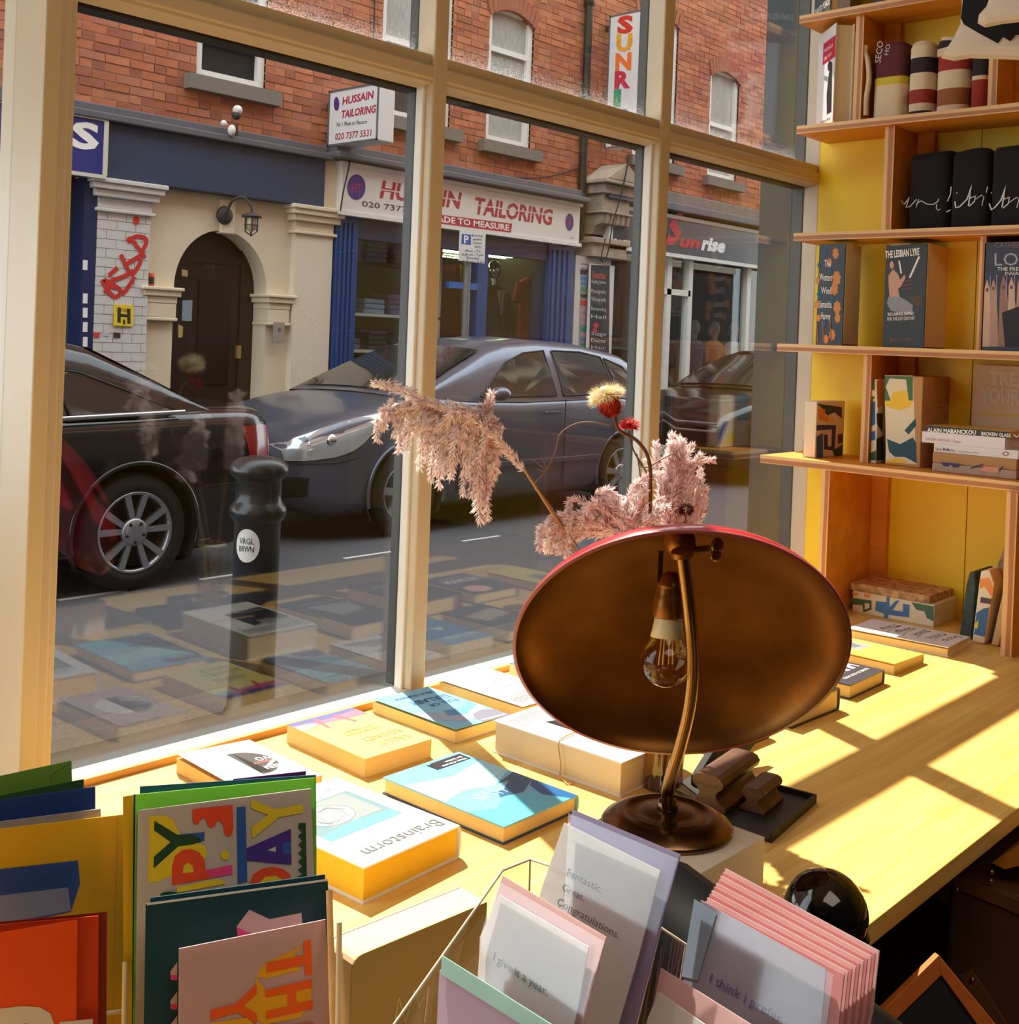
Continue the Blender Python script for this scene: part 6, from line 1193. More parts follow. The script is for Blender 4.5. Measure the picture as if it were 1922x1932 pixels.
xB0, xB1 = fx(553, 560, YP)[0], fx(624, 560, YP)[0]; zB = fx(560, 386, YP)[1]
MB().box(xB0, xB1, YP, YF+.1, ST, zB, mat('cream_painted_brick', (220, 208, 186), .7, bump=.3, bs=30)).build('pilaster', bd_); mould('capital', xB0, xB1, zB+.0, ((.04, .10), (.05, .08), (.06, .05), (.09, .005), (.03, .03)), YP, crm, .2)
MB().box(fx(606, 330, YP)[0], xB1+.03, YP-.02, YF+.1, zB, fx(625, 300, YP)[1], crm).build('fascia_end_block', bd_)
p0_, p1_ = ony(518, 608, YP), ony(536, 646, YP)
# navy fascia
nx0, nx1 = fx(205, 300, YP-.05)[0]-.2, fx(612, 340, YP-.05)[0]; nz1 = (fx(300, 250, YP-.05)[1]+fx(600, 298, YP-.05)[1])/2; nz0 = (fx(300, 353, YP-.05)[1]+fx(590, 387, YP-.05)[1])/2
MB().box(nx0, nx1, YP-.06, YP+.1, nz0, nz1, navy).build('fascia_board', bd_, bevel=.006)
MB().box(nx0-1.2, nx1+.05, YP-.13, YF+.05, nz1, nz1+.06, lead).box(nx0-1.2, nx1+.05, YP-.02, YF+.05, nz1+.05, nz1+.14, lead).build('lead_cornice', bd_, bevel=.01)
# left shop
sx1 = fx(198, 280, YP-.1)[0]; sz1, sz0 = fx(190, 228, YP-.1)[1], fx(190, 330, YP-.1)[1]
ss = thing('shop_sign', 'blue sign board with cream border and a white letter S beside the left post', 'sign', (sx1-.8, YP-.08, sz0)); MB().box(sx1-1.7, sx1, YP-.10, YP-.06, sz0, sz1, mat('sign_royal_blue', (36, 44, 122), .4)).build('sign_board', ss); fr_ = c(206, 200, 186)
MB().box(sx1-1.7, sx1+.015, YP-.115, YP-.06, sz1, sz1+.03, fr_).box(sx1-1.7, sx1+.015, YP-.115, YP-.06, sz0-.03, sz0, fr_).box(sx1-.015, sx1+.02, YP-.115, YP-.06, sz0, sz1, fr_).build('sign_border', ss)
a = Art(Vector((0, YP-.101, 0)), NY, .002); a.text('S', (133, 276), (186, 282), (135, 229), wht, .04); a.build('lettering', ss)
r, a = plate_('banded_panel', 'white sign with a maroon band glimpsed left of the corner post', 'sign', (-60, 280), (36, 368), YP-.145, c(214, 208, 206)); a.poly([(-60, 318), (36, 322), (36, 340), (-60, 336)], c(150, 40, 60)); a.stroke([(4, 300), (10, 306)], .03, c(150, 40, 60)); a.stroke([(20, 300), (26, 306)], .03, c(150, 40, 60)); a.stroke([(8, 350), (8, 360)], .02, blk); a.build('printed_band', r)  # stand-in panel added for an unidentified white shape left of the post
MB().box(fx(154, 520, YP)[0], xA0-.01, YP-.0, YF+.1, ST, sz0-.02, mat('dark_blue_frame', (24, 38, 84), .4)).build('shop_post', bd_); MB().box(nx0-3.5, xA0-.1, YF+.08, YF+.1, ST, sz0-.0, mat('teal_shop_glass', (70, 96, 100), .08, coat=.5)).build('shop_glass', bd_); MB().box(nx0-3.5, xA0-.1, YP, YF+.08, ST, .4, c(24, 38, 84)).build('stall_riser', bd_)
for y in (500, 563, 590, 617, 645): p = ony(161, y, YP-.004); MB().box(p.x-.02, p.x+.02, YP-.003, YP, p.z-.04, p.z+.04, wht).build('sticker', bd_)
r, a = plate_('hydrant_sign', 'yellow fire hydrant plate with a black letter H on the painted brick pilaster', 'sign', (216, 574), (251, 616), YP-.015, c(232, 200, 40))
a.text('H', (221.5, 607), (246, 610), (221.5, 580), blk, .03); a.text('100', (228, 588), (240, 589.5), (228, 581), blk, 0); a.text('1', (232, 612), (236, 612), (232, 603), blk, 0); a.build('lettering', r)
r, a = plate_('intercom', 'grey metal door entry panel on the cream pilaster', 'intercom', (518, 608), (536, 646), YP-.02, c(150, 142, 130), .02); a.ell((527, 622), 3, 4, c(90, 86, 80)); a.build('speaker_hole', r)
p0_ = ony(281, 541, YF-.02); r = thing('drink_can', 'orange drinks can standing on the left impost', 'can', (p0_.x, YF-.04, zi)); MB().lathe([(.0, 0), (.026, 0), (.033, .008), (.033, .105), (.027, .115), (0, .116)], (p0_.x+.0, YF-.04, zi), NZ, mat('orange_can', (206, 92, 34), .3, metal=.3), 20).build('can_body', r); MB().lathe([(.0335, .02), (.0335, .08)], (p0_.x, YF-.04, zi), NZ, c(50, 34, 30), 20, a0=3, a1=4.6).build('can_label', r)
# graffiti
gr = thing('graffiti', 'red sprayed graffiti word running up the white painted brick pilaster', 'graffiti', (xA0+.3, YP, 1.6)); a = Art(Vector((0, YP-.0035, 0)), NY, .0008); rdp = mat('red_spray_paint', (196, 44, 34), .7)
for s_ in ([(192, 528), (214, 560), (228, 548), (196, 527)], [(208, 530), (232, 522), (252, 511)], [(205, 520), (222, 505)], [(200, 538), (222, 543)], [(226, 545), (234, 552), (254, 522)], [(228, 480), (247, 517), (262, 500), (266, 488)], [(236, 500), (268, 480)], [(252, 456), (274, 486)], [(240, 456), (258, 446), (276, 452), (270, 470), (262, 474)], [(196, 546), (214, 558)]): a.stroke([tuple(q[:2]) for q in smooth_path([(x_, y_, 0) for x_, y_ in s_], 4)], .036, rdp)
a.ell((257, 416), 6, 8, rdp); a.ell((246, 452), 8, 6, rdp); a.build('spray_paint', gr)
a = Art(Vector((0, YP-.0035, 0)), NY, .0008); a.poly([(176, 627), (188, 627), (188, 637), (176, 637)], c(196, 60, 60)); a.poly([(214, 627), (227, 628), (227, 638), (214, 637)], c(40, 40, 44)); a.poly([(195, 628), (206, 628), (206, 634), (195, 634)], c(190, 190, 190)); a.build('small_sticker', gr)
# wall lamp and bracket lights
p = ony(432, 405, YF-.09); r = thing('wall_lamp', 'dark caged bulkhead lamp on the keystone above the arched door', 'lamp', (p.x, YF-.09, p.z)); ir = mat('dark_iron', (50, 48, 48), .6)
q = ony(427, 406, YF-.12); w_ = MB().lathe([(0, .03), (.07, .03), (.085, 0), (0, 0)], q+Vector((0, .03, 0)), (0, -1, 0), ir, 24); w_.tube(smooth_path([q, q+Vector((.0, -.08, .12)), q+Vector((.06, -.16, .16)), q+Vector((.12, -.2, .08)), q+Vector((.13, -.2, .0))]), .012, ir, 8); w_.build('lamp_arm', r)
cq = q+Vector((.13, -.2, 0)); w_ = MB().lathe([(.02, .03), (.09, 0), (.09, -.015), (.05, -.02)], cq, NZ, ir, 20)
for k in range(6): t_ = math.pi*k/3; w_.tube([cq+Vector((.06*math.cos(t_), .06*math.sin(t_), -.01)), cq+Vector((.06*math.cos(t_), .06*math.sin(t_), -.14)), cq+Vector((0, 0, -.18))], .005, ir, 5)
w_.lathe([(.062, -.08), (.066, -.085), (.062, -.09)], cq, NZ, ir, 20); w_.build('lamp_cage', r); MB().lathe([(.045, -.02), (.05, -.06), (.045, -.12), (.0, -.15)], cq, NZ, mat('lamp_jar_glass', (190, 176, 150), .2), 20).build('lamp_glass', r)
q = ony(447, 235, YP-.1); r = thing('security_light', 'small white security sensor light above the navy fascia', 'lamp', (q.x, q.y, nz1+.14)); MB().tube([Vector((q.x, q.y, nz1+.06)), q], .012, ir, 6).sphere(ony(448, 208, YP-.1), .045, mat('white_plastic', (220, 216, 206), .4), 16).sphere(ony(446, 218, YP-.1), .04, ir, 14).sphere(ony(437, 246, YP-.14), .045, _M['white_plastic'], 16, (.8, .8, 1.1)).sphere(ony(422, 233, YP-.1), .03, _M['white_plastic'], 12).build('light_heads', r)
# ------------------------------------------------------------------ tailor's shop
hx0, hx1 = fx(645, 350, YP-.1)[0], fx(1093, 430, YP-.1)[0]; hz1, hz0 = (fx(648, 314, YP-.1)[1]+fx(1090, 388, YP-.1)[1])/2, (fx(645, 400, YP-.1)[1]+fx(1090, 457, YP-.1)[1])/2
hs = thing('shop_sign', 'long white fascia sign reading Hussain Tailoring made to measure', 'sign', ((hx0+hx1)/2, YP-.1, hz0)); MB().box(hx0, hx1, YP-.10, YP, hz0, hz1, mat('white_sign_panel', (222, 216, 208), .45)).build('sign_panel', hs); MB().box(hx0-.03, hx1+.03, YP-.12, YP, hz1, hz1+.04, wf_).box(hx0-.03, hx1+.03, YP-.12, YP, hz0-.04, hz0, wf_).build('sign_border', hs)
a = Art(Vector((0, YP-.101, 0)), NY, .002); redt = c(170, 34, 54); prt = c(70, 40, 120)
def sheared(s_, b0, b1, tp): a.text(s_, b0, b1, tp, redt, .03)
sheared('HUSSAIN', (716, 372), (866, 393), (722, 341)); sheared('TAILORING', (893, 402), (1040, 424), (897, 372))
for z_ in (0,): 
    a.stroke([(714, 357), (868, 378)], .012, _M['white_sign_panel']); a.stroke([(893, 386), (1046, 407)], .012, _M['white_sign_panel'])
a.text('020 7377 5531', (683, 389), (812, 407), (683, 378), blk, 0); a.poly([(806, 402), (966, 422), (963, 439), (806, 419)], redt); a.text('MADE TO MEASURE', (812, 416), (960, 435), (812, 404.5), wht, .02)
a.ell((672, 353), 17, 24, prt); a.text('HT', (663, 363), (681, 366), (663, 344), c(190, 40, 60), 0); a.ell((1074, 419), 7.5, 16, prt); a.text('HT', (1070, 427), (1078, 428), (1070, 413), c(190, 40, 60), 0); a.text('61', (1076, 450), (1081, 451), (1076, 446), blk, 0); a.build('lettering', hs)
MB().box(hx0-.15, hx1+.05, YP-.22, YF+.06, hz1+.05, hz1+.11, lead).box(hx0-.1, hx1, YP-.12, YF+.06, hz1+.11, hz1+.20, lead).build('lead_cornice', bd_, bevel=.012)
px0, px1, px2, px3 = fx(628, 560, YP)[0], fx(669, 560, YP)[0], fx(1031, 560, YP)[0], fx(1078, 560, YP)[0]
fl_b = MB()
for x0_, x1_ in ((px0, px1), (px2, px3)):
    MB().box(x0_, x1_, YP-.02, YF+.12, ST, hz0-.04, blue_s).build('shopfront_post', bd_)
    for k in range(4): MB().box(x0_+(x1_-x0_)*(.12+.2*k), x0_+(x1_-x0_)*(.2+.2*k), YP-.035, YP-.02, ST+.2, hz0-.1, blue_s).build('flute', bd_)
MB().box(px1, px2, YP+.0, YP+.1, hz0-.24, hz0-.04, mat('blue_header', (26, 44, 88), .4)).build('shopfront_header', bd_)
mx0, mx1 = fx(899, 580, YP)[0], fx(918, 580, YP)[0]; MB().box(mx0, mx1, YP, YF+.06, ST, hz0-.24, blue_s).build('shopfront_mullion', bd_)
q0 = fx(835, 540, YP); q1 = fx(912, 545, YP); MB().box(px1+1.3, mx0, YP, YP+.06, q1[1]-.02, q1[1]+.05, c(40, 96, 176)).build('transom_rail', bd_)
sg_ = glassmat('shop_window_glass', (.9, .93, .92), .8)
MB().box(px1, px2, YP+.04, YP+.05, ST, hz0-.24, sg_).build('shop_window_pane', bd_)
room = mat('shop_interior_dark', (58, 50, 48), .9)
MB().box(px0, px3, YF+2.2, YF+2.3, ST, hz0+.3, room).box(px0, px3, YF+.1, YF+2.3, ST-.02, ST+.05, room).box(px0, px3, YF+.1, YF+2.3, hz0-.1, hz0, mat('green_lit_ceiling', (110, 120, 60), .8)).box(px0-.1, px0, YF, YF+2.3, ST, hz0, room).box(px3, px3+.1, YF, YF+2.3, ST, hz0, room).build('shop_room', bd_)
tb = mat('fluorescent_tube', (226, 244, 190), .5, emit=14)
for (a_, b_, dy) in (((834, 457), (964, 471), 1.0), ((836, 482), (872, 486), 1.5), ((704, 503), (750, 494), 1.2), ((920, 466), (966, 474), .8)):
    A_, B__ = ony(*a_, YF+dy), ony(*b_, YF+dy); z_ = min(hz0-.14, (A_.z+B__.z)/2); A_.z = B__.z = z_; r = thing('tube_light', 'glowing fluorescent tube on the tailor shop ceiling', 'lamp', (A_.x, A_.y, z_), 0, 'fluorescent tubes in the tailor shop'); MB().tube([A_, B__], .02, tb, 8).build('tube', r); MB().box(A_.x-.02, B__.x+.02, A_.y-.03, A_.y+.03, z_+.02, hz0-.1, wf_).build('fitting', r)
# display: shelves with folded shirts
def shp(px_, py_, d_): return ony(px_, py_, YF+d_)
sr = thing('display_shelf', 'white display shelves of folded shirts in the left of the tailor window', 'shelf', (px1+.6, YF+.5, ST))
zz1 = shp(700, 592, .3).z; zz2 = shp(700, 660, .3).z
sxa, sxb = px1+.05, px1+1.5
MB().box(sxa, sxb, YF+.2, YF+.7, zz1-.03, zz1, wf_).box(sxa, sxb, YF+.2, YF+.7, zz2-.03, zz2, wf_).box(sxa, sxa+.03, YF+.2, YF+.7, ST, zz1+1.1, wf_).box(sxb-.03, sxb, YF+.2, YF+.7, ST, zz1+1.1, wf_).build('shelf_frame', sr)
random.seed(8)
cl = [((196, 172, 190), 'pink'), ((120, 150, 186), 'pale blue'), ((104, 96, 150), 'violet'), ((60, 56, 60), 'charcoal'), ((140, 166, 200), 'sky blue'), ((90, 84, 110), 'grey violet')]
def cloth(label, x, y, z, w__, h_, colr, d_=.3, cat='clothes', grp='folded clothes in the tailor window'):
    r = thing('folded_shirt', label, cat, (x, y, z), 0, grp); n_ = max(1, int(h_/.05))
    for k in range(n_): MB().box(x-w__/2+rnd(0, .02), x+w__/2-rnd(0, .02), y-d_/2, y+d_/2, z+h_*k/n_, z+h_*(k+1)/n_-.004, mat('cloth_%d_%d_%d' % colr, colr, .9, bump=.3, bs=20)).build('fold', r, bevel=.012)
for k, (dx, h_, ci) in enumerate(((.2, .14, 3), (.55, .16, 4), (.9, .22, 2), (1.25, .2, 5))): cloth('stack of %s shirts on the upper display shelf, number %s from the left' % (cl[ci][1], ('one', 'two', 'three', 'four')[k]), sxa+dx, YF+.42, zz1, .3, h_, cl[ci][0])
for k, (dx, h_, ci) in enumerate(((.25, .12, 5), (.62, .2, 3), (1.0, .1, 3), (1.3, .16, 0))): cloth('stack of %s cloth on the lower display shelf, %s from the left' % (cl[ci][1], ('first', 'second', 'third', 'fourth')[k]), sxa+dx, YF+.42, zz2, .28, h_, cl[ci][0])
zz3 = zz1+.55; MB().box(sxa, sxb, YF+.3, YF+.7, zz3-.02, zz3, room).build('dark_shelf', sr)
for k, (dx, ci) in enumerate(((.25, 0), (.6, 1), (.95, 2), (1.28, 4))): cloth('%s shirt pile on the top display shelf' % cl[ci][1], sxa+dx, YF+.46, zz3, .3, .26, cl[ci][0])
def mannequin(label, p, colr, kind, legc, head):
    """shop dummy: shaped torso, shoulders, arms, skirt or trousers"""
    r = thing('mannequin', label, 'mannequin', (p.x, p.y, ST+.05)); z0_ = ST+.05; m = mat('cloth_%d_%d_%d' % colr, colr, .85, bump=.2, bs=20); sh = p.z-.25; N = 20; mb = MB()
    lv = [(z0_+.55, .20, .14), (z0_+.8, .20, .14), (sh-.55, .19, .13), (sh-.38, .165, .115), (sh-.2, .19, .125), (sh-.06, .215, .115), (sh, .17, .09), (sh+.04, .07, .06)]
    if kind == 'dress': lv[0] = (z0_+.35, .26, .2); lv[1] = (z0_+.7, .22, .17)
    vs = []
    for z, rx, ry in lv:
        for k in range(N): t_ = 2*math.pi*k/N; vs.append(Vector((p.x+rx*math.cos(t_), p.y+ry*math.sin(t_), z)))
    mb.add(vs, [(i*N+k, i*N+(k+1) % N, (i+1)*N+(k+1) % N, (i+1)*N+k) for i in range(len(lv)-1) for k in range(N)], m, True); mb.build('garment', r)
    for s_ in (-1, 1):
        pts = [Vector((p.x+s_*.19, p.y, sh-.04)), Vector((p.x+s_*.26, p.y-.01, sh-.3)), Vector((p.x+s_*.27, p.y-.06, sh-.58))] if kind != 'dress' else [Vector((p.x+s_*.19, p.y, sh-.04)), Vector((p.x+s_*.27, p.y, sh-.28))]
        MB().tube(smooth_path(pts, 4), [.062-.002*i for i in range(4*(len(pts)-1)+1)], m, 10).build('sleeve', r)
        if kind != 'dress': MB().sphere(pts[-1]+Vector((0, -.01, -.08)), .04, head, 10, (.6, .5, 1.4)).build('hand', r)
        MB().tube([Vector((p.x+s_*.09, p.y, z0_+.6)), Vector((p.x+s_*.09, p.y, z0_))], [.08, .06] if kind != 'dress' else [.04, .03], legc, 10).build('leg', r)
    if head: MB().tube([Vector((p.x, p.y, sh)), Vector((p.x, p.y, sh+.12))], .045, head, 12).sphere((p.x, p.y, sh+.22), .095, head, 18, (.8, .95, 1.25)).build('head', r)
    return r, sh
sil = mat('silver_mannequin', (190, 192, 196), .15, metal=1); nvs = mat('navy_trouser', (26, 26, 44), .9)
p = shp(932, 505, .5); r, sh = mannequin('silver headed mannequin in a navy suit behind the tailor glass', Vector((p.x, YF+.5, p.z)), (28, 30, 54), 'suit', nvs, sil)
MB().add([Vector((p.x-.07, YF+.5-.128, sh-.02)), Vector((p.x+.07, YF+.5-.128, sh-.02)), Vector((p.x, YF+.5-.136, sh-.34))], [(0, 2, 1)], mat('shirt_grey', (170, 172, 178), .7)).build('shirt_front', r); MB().prism([(p.x-.02, YF+.355, sh-.04), (p.x+.02, YF+.355, sh-.04), (p.x+.025, YF+.35, sh-.28), (p.x, YF+.35, sh-.32), (p.x-.025, YF+.35, sh-.28)], (0, .01, 0), mat('silver_tie', (120, 124, 136), .5)).build('tie', r)
p = shp(1003, 492, .5); mannequin('headless mannequin in a red short sleeved dress by the right blue post', Vector((p.x, YF+.5, p.z+.0)), (176, 52, 64), 'dress', c(120, 90, 80), None)
for k, (px_, col_) in enumerate(((842, (150, 60, 60)), (852, (180, 150, 90)), (862, (60, 70, 60)), (872, (90, 50, 60)), (884, (60, 60, 66)), (846, (40, 40, 44)))):
    q = shp(px_, 500, 1.1+.02*k); r = thing('hanging_garment', '%s garment on the rail inside the tailor shop' % ('dark red', 'beige', 'green black', 'maroon', 'grey', 'black')[k], 'clothes', (q.x, q.y, q.z), 0, 'garments on the rail'); MB().prism([(q.x-.03, q.y-.2, q.z), (q.x+.03, q.y-.2, q.z), (q.x+.05, q.y-.22, q.z-.9), (q.x-.05, q.y-.22, q.z-.9)], (0, .4, 0), mat('cloth_%d_%d_%d' % col_, col_, .9)).build('garment', r); MB().tube([(q.x, q.y, q.z), (q.x, q.y, q.z+.12)], .006, chrome, 5).build('hook', r)
q = shp(842, 500, 1.15); MB().tube([(q.x-.3, q.y, q.z+.12), (px2, q.y, q.z+.12)], .012, chrome, 6).build('clothes_rail', None, label='chrome clothes rail inside the tailor shop', cat='rail')
# projecting sign
def projsign(label, tl, tr, bl_, thick, yfar, ynear, m, texts):
    A_ = ony(tl[0], tl[1], yfar); X_ = A_.x; z1_ = A_.z; z0_ = onx(bl_[0], bl_[1], X_).z; yn = onx(tr[0], tr[1], X_).y
    r = thing('projecting_sign', label, 'sign', (X_+thick/2, (yfar+yn)/2, z0_)); MB().box(X_, X_+thick, yn, yfar, z0_, z1_, m).build('sign_box', r, bevel=.012); MB().box(X_+thick*.3, X_+thick*.6, yfar, YF+.02, z0_+.1, z0_+.16, ir).box(X_+thick*.3, X_+thick*.6, yfar, YF+.02, z1_-.16, z1_-.1, ir).build('bracket', r)
    MB().box(X_-.006, X_, yn, yfar, z1_-.02, z1_, lead).box(X_-.006, X_, yn, yfar, z0_, z0_+.02, lead).box(X_-.006, X_, yfar-.02, yfar, z0_, z1_, lead).box(X_-.006, X_, yn, yn+.02, z0_, z1_, lead).build('sign_border', r)
    a_ = Art(Vector((X_-.001, 0, 0)), NX, .002); return r, a_, X_
r, a, _ = projsign('white projecting box sign for Hussain Tailoring above the fascia', (621, 172), (716, 155), (619, 277), .2, YF-.1, YF-.7, mat('white_sign_box', (220, 218, 216), .5), 0)
a.text('HUSSAIN', (646, 198), (704, 185), (647, 184), redt, .03); a.text('TAILORING', (643, 223), (708, 212), (645, 209), redt, .03); a.text('No 1 Made to Measure', (635, 239), (692, 233), (636, 231), blk, .0); a.text('020 7377 5531', (632, 264), (700, 256), (633, 252), redt, .01); a.ell((635, 196), 5, 13, prt); a.build('lettering', r)
r, a, _ = projsign('tall white projecting sign with stacked coloured letters spelling Sunrise', (1150, 30), (1211, 18), (1139, 281), .18, YF-.1, YF-.75, _M['white_sign_box'], 0)
for ch_, y, col_ in (('S', 62, (206, 40, 34)), ('U', 96, (226, 160, 30)), ('N', 132, (232, 116, 40)), ('R', 166, (196, 34, 70)), ('I', 201, (30, 150, 100)), ('S', 238, (40, 70, 170)), ('E', 273, (206, 40, 34))): x_ = 1164-(y-60)*.05; a.text(ch_, (x_, y), (x_+(30 if ch_ != 'I' else 14), y-2), (x_+1, y-30), c(*col_), .05)
a.build('lettering', r)
# parking sign on pole, far pavement
yp = 8.35; A_, B__ = ony(868, 434, yp), ony(914, 497, yp); r = thing('parking_sign', 'white parking restriction sign with a blue P on a grey pole', 'sign', ((A_.x+B__.x)/2+.05, yp+.05, ST+.08)); MB().box(A_.x, B__.x, yp, yp+.01, B__.z, A_.z, mat('white_road_sign', (224, 226, 226), .4)).build('sign_plate', r); xx = ony(886, 560, yp).x; MB().tube([Vector((xx, yp+.05, ST+.07)), Vector((xx, yp+.05, A_.z-.03))], .038, mat('grey_pole', (112, 112, 114), .5), 14).build('pole', r)
a = Art(Vector((0, yp-.0005, 0)), NY, .002); bp2 = c(34, 84, 170); a.poly([(871, 441), (888, 443), (888, 462), (870, 460)], bp2); a.text('P', (875, 458), (884, 459), (875, 444), wht, .03)
for t_, x0, x1, y in (('Business', 890, 911, 447), ('permit', 892, 909, 454), ('holders', 892, 909, 461), ('only', 895, 907, 468), ('Mon - Fri', 878, 906, 476), ('8.30 am - 7 pm', 871, 911, 483), ('Sunday', 880, 904, 489.5), ('8.30 am - 2 pm', 872, 912, 496)): a.text(t_, (x0, y-1), (x1, y), (x0, y-5.5), blk, .0)
a.build('lettering', r)
# alarm box, corbel, banner
r, a = plate_('alarm_box', 'cream alarm box with green mark beside the stone corbel', 'box', (1168, 312), (1187, 358), YF-.1, c(214, 208, 180), .1); a.text('T', (1173, 335), (1182, 336), (1173, 320), c(40, 100, 60)); a.build('emblem', r)
cx0, cx1 = fx(1118, 400, YP)[0], fx(1168, 400, YP)[0]; cz = [fx(1140, y, YP)[1] for y in (310, 345, 352, 370, 398, 402, 445, 458, 488)]
mb = MB(); mb.box(cx0-.12, cx1+.12, YP-.30, YF+.05, cz[2], cz[1], stone); mb.prism([(cx0-.12, YP-.30, cz[1]), (cx1+.12, YP-.30, cz[1]), ((cx0+cx1)/2, YP-.30, cz[0])], (0, .4, 0), stone); mb.box(cx0-.05, cx1+.05, YP-.22, YF+.05, cz[3], cz[2], stone).box(cx0, cx1, YP-.16, YF+.05, cz[5], cz[3], stone).box(cx0-.04, cx1+.04, YP-.2, YF+.05, cz[5]-.03, cz[5], stone)
mb.build('corbel', bd_, bevel=.012)
cs_ = MB(); Pq = [(YF+.05, cz[5]-.03), (YP-.17, cz[5]-.03), (YP-.15, cz[5]-.15), (YP-.05, cz[6]+.1), (YP-.0, cz[6]), (YF+.05, cz[6])]
cs_.prism([(cx0, y, z) for y, z in Pq], (cx1-cx0, 0, 0), stone).build('corbel_scroll', bd_, bevel=.01)
for k in range(5): xx = cx0+(cx1-cx0)*(.1+.2*k); MB().prism([(xx, y-.012, z) for y, z in Pq[1:5]]+[(xx, YF, cz[6]), (xx, YF, cz[5])], ((cx1-cx0)*.09, 0, 0), stone).build('corbel_flute', bd_)
MB().box(cx0-.1, cx1+.05, YP-.1, YF+.05, cz[8], cz[7], stone).box(cx0-.15, cx1+.08, YP-.14, YF+.05, cz[7]-.03, cz[7]+.04, stone).build('pilaster_capital', bd_, bevel=.01)
w0 = fx(1083, 600, YP)[0]; w1 = fx(1112, 600, YP)[0]; MB().box(w0, fx(1150, 600, YP)[0], YP+.01, YF+.05, ST, cz[8], mat('white_render', (208, 206, 202), .8)).build('pilaster', bd_)
random.seed(31); a = Art(Vector((0, YP+.009, 0)), NY, .0015)
a.poly([(1096, 496), (1113, 498), (1110, 690), (1090, 688)], c(150, 150, 158)); y = 500
while y < 685: h_ = rnd(5, 12); x_ = 1093-(y-500)*.01; a.poly([(x_+rnd(1, 4), y), (x_+rnd(12, 17), y+1), (x_+rnd(12, 17), y+h_), (x_+rnd(1, 4), y+h_-1)], random.choice([c(220, 220, 220), c(40, 40, 44), c(200, 60, 60), c(60, 130, 190), c(210, 190, 60), c(190, 150, 160), c(60, 150, 120)])); y += h_+rnd(1, 5)
a.build('sticker_strip', bd_)
r, a = plate_('shop_banner', 'tall black banner with white border and red script listing services', 'banner', (1112, 496), (1151, 720), YP-.03, c(214, 208, 200), .01); bkb = c(36, 34, 38)
a.poly([(1115, 500), (1150, 501), (1148, 715), (1110, 712)], bkb); a.text('Sunrise', (1117, 524), (1143, 527), (1117, 511), c(200, 50, 50), .02)
for t_, y in (('Wedding Services', 534), ('Photography', 552), ('Videography', 567), ('Banqueting', 585), ('Hall', 600), ('Stage', 632), ('Decor', 645), ('Hair', 658), ('Makeup', 672)): a.text(t_, (1115, y), (1143, y+2), (1115, y-7), c(200, 196, 196), .0)
a.ell((1124, 614), 5, 5, c(200, 50, 50)); a.ell((1122, 624), 4, 5, c(200, 50, 50)); a.build('lettering', r)
# sunrise shop
ux0, ux1 = fx(1152, 430, YP-.08)[0], fx(1440, 460, YP-.08)[0]+2.5; uz1, uz0 = (fx(1158, 389, YP-.08)[1]+fx(1420, 435, YP-.08)[1])/2, (fx(1152, 466, YP-.08)[1]+fx(1420, 503, YP-.08)[1])/2
us = thing('shop_sign', 'black fascia sign with white border and red and white Sunrise script', 'sign', (ux0+2, YP-.08, uz0)); MB().box(ux0, ux1, YP-.08, YP, uz0, uz1, mat('black_sign_panel', (34, 34, 42), .3)).build('sign_panel', us); MB().box(ux0-.04, ux1, YP-.10, YP, uz1-.03, uz1+.02, wf_).box(ux0-.04, ux1, YP-.10, YP, uz0-.02, uz0+.03, wf_).box(ux0-.05, ux0+.02, YP-.10, YP, uz0, uz1, wf_).build('sign_border', us)
a = Art(Vector((0, YP-.081, 0)), NY, .002); rs = c(196, 34, 36); a.ell((1178, 414), 12, 18, rs); a.stroke([(1168, 410), (1176, 416), (1184, 412), (1190, 418)], .06, _M['black_sign_panel']); a.text('Tel: 020 7377 5531', (1158, 460), (1228, 468), (1158, 450), wht, .01)
a.text('S', (1256, 462), (1282, 452), (1264, 410), rs, .05); a.text('un', (1280, 464), (1318, 468), (1286, 444), rs, .05); a.text('rise', (1322, 470), (1366, 476), (1328, 446), wht, .05); a.build('lettering', us)
MB().box(ux0-.2, ux1, YP-.2, YF+.05, uz1+.06, uz1+.16, lead).box(ux0-.2, ux1, YP-.1, YF+.05, uz1+.16, uz1+.32, mat('weathered_render', (128, 118, 112), .9, var=.2, vs=6)).build('lead_cornice', bd_, bevel=.012)
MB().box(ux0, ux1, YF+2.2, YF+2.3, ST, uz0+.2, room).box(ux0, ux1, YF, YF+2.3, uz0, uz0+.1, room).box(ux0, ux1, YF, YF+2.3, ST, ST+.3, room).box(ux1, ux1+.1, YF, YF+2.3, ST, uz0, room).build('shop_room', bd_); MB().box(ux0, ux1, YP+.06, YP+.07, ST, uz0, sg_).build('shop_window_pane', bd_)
for px_ in (1262, 1302, 1412): xx = fx(px_, 560, YP)[0]; MB().box(xx-.05, xx+.05, YP, YP+.1, ST, uz0, wf_).build('shopfront_post', bd_)
MB().box(ux0+1.2, fx(1302, 560, YP)[0], YP, YP+.08, fx(1280, 552, YP)[1]-.04, fx(1280, 552, YP)[1]+.04, wf_).build('transom_rail', bd_)
for (px_, lab, col_) in ((1318, 'mannequin in a dark blue and gold gown in the right hand shop window', (52, 54, 90)), (1356, 'mannequin in an orange draped sari in the right hand shop window', (196, 120, 60)), (1392, 'mannequin in a long white gown in the right hand shop window', (206, 202, 206))):
    p = shp(px_, 540, .5); mannequin(lab, Vector((p.x, YF+.55, 1.75)), col_, 'dress', c(120, 90, 80), c(150, 130, 120))
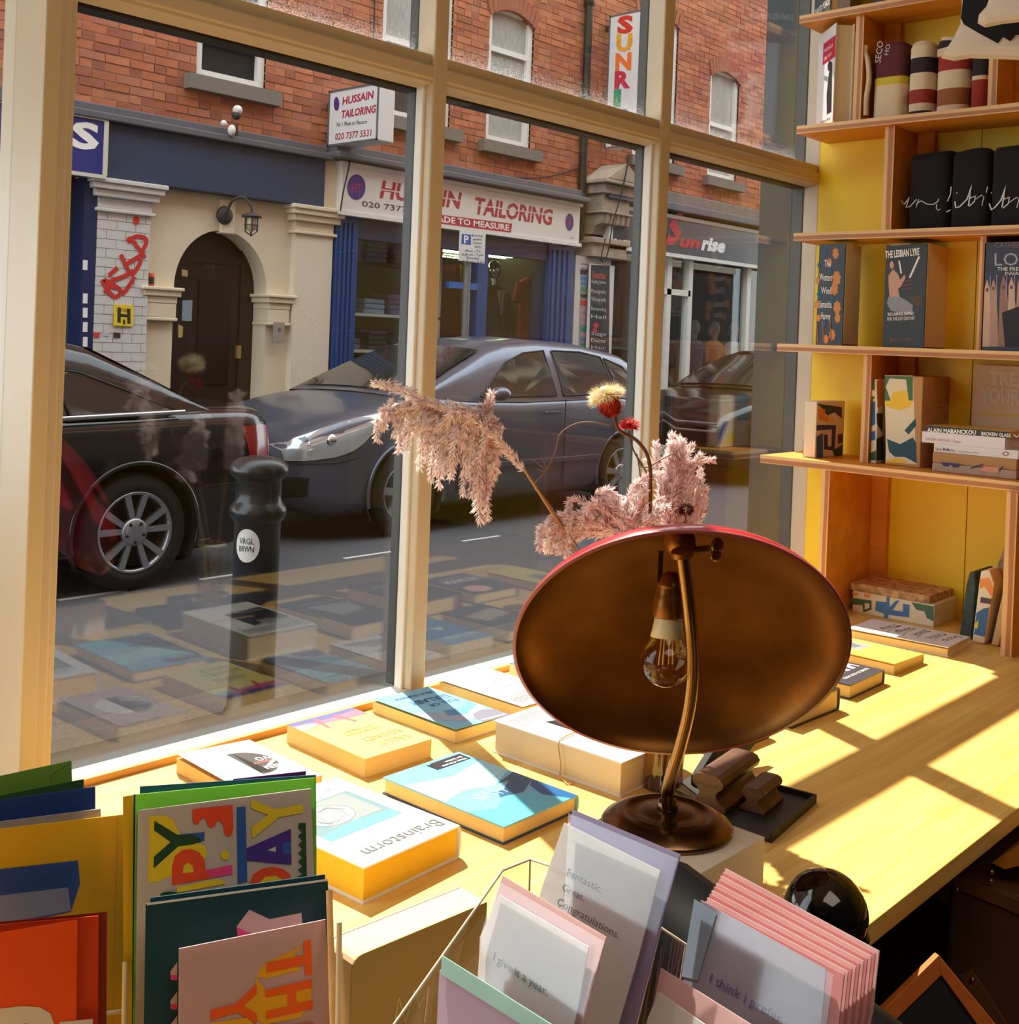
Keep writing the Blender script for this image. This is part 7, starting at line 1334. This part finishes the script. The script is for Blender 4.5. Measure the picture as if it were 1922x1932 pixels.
# drainpipe, cables
q0, q1 = ony(1110, -60, YF-.06), ony(1100, 312, YF-.06); xx = (ony(1106, 150, YF-.06)).x; r = thing('drainpipe', 'black drainpipe running down the brick wall left of the tall letter sign', 'pipe', (xx, YF-.06, 2.7)); dp_ = MB().tube([Vector((xx, YF-.06, 2.7)), Vector((xx, YF-.06, 9))], .05, trimk, 12)
for z_ in (3.2, 4.4, 5.6, 6.8): dp_.lathe([(.05, -.05), (.065, -.05), (.065, .05), (.05, .05)], (xx, YF-.06, z_), NZ, trimk, 12)
dp_.build('pipe', r)
def cable(label, pts, Y_, rad=.008): P_ = smooth_path([ony(x, y, Y_) for x, y in pts]); MB().tube(P_, rad, trimk, 5).build('cable', None, label=label, cat='cable')
cable('thin black cable sagging from the tailor fascia to the corbel', [(960, 335), (1010, 336), (1050, 330), (1090, 318), (1110, 312)], YF-.03)
cable('thin cable hanging over the left end of the tailor sign', [(661, 300), (655, 330), (648, 360), (642, 398)], YP-.13)
cable('loose cable looping in front of the corbel', [(1186, 300), (1178, 340), (1168, 380), (1156, 420), (1148, 470), (1140, 492), (1134, 488), (1142, 450)], YP-.31)
cable('vertical cable on the brick between the left windows', [(707, -30), (706, 40), (704, 82), (702, 160)], YF-.02)

# our own side of the street above the shop window, seen only in reflections
ob = MB().box(-8, 26, 1.73, 1.9, 3.26, 9.5, mat('own_brick_front', (120, 78, 60), .9, bump=.3, bs=40, var=.25, vs=20)).box(3.4, 26, 1.68, 1.9, ST+.03, 3.26, mat('own_shopfronts', (60, 56, 54), .6)).box(-8, -2.8, 1.68, 1.9, ST, 3.26, _M['own_shopfronts'])
wst = mat('pale_window_band', (206, 196, 178), .6); wdk = mat('own_window_dark', (40, 44, 50), .15)
for z_ in (3.35, 5.0, 7.4): ob.box(-8, 26, 1.9, 1.96, z_, z_+.18, wst)
for k in range(13): ob.box(-7+2.5*k, -5.9+2.5*k, 1.9, 1.93, 5.3, 7.0, wdk).box(-7.12+2.5*k, -7+2.5*k, 1.9, 1.95, 5.2, 7.1, wst).box(-5.9+2.5*k, -5.78+2.5*k, 1.9, 1.95, 5.2, 7.1, wst)
struct('wall_street', ob)
print('zz', nz0, nz1, hz0, hz1, uz0, uz1, sz0, [round(w_[2],2) for w_ in wins])
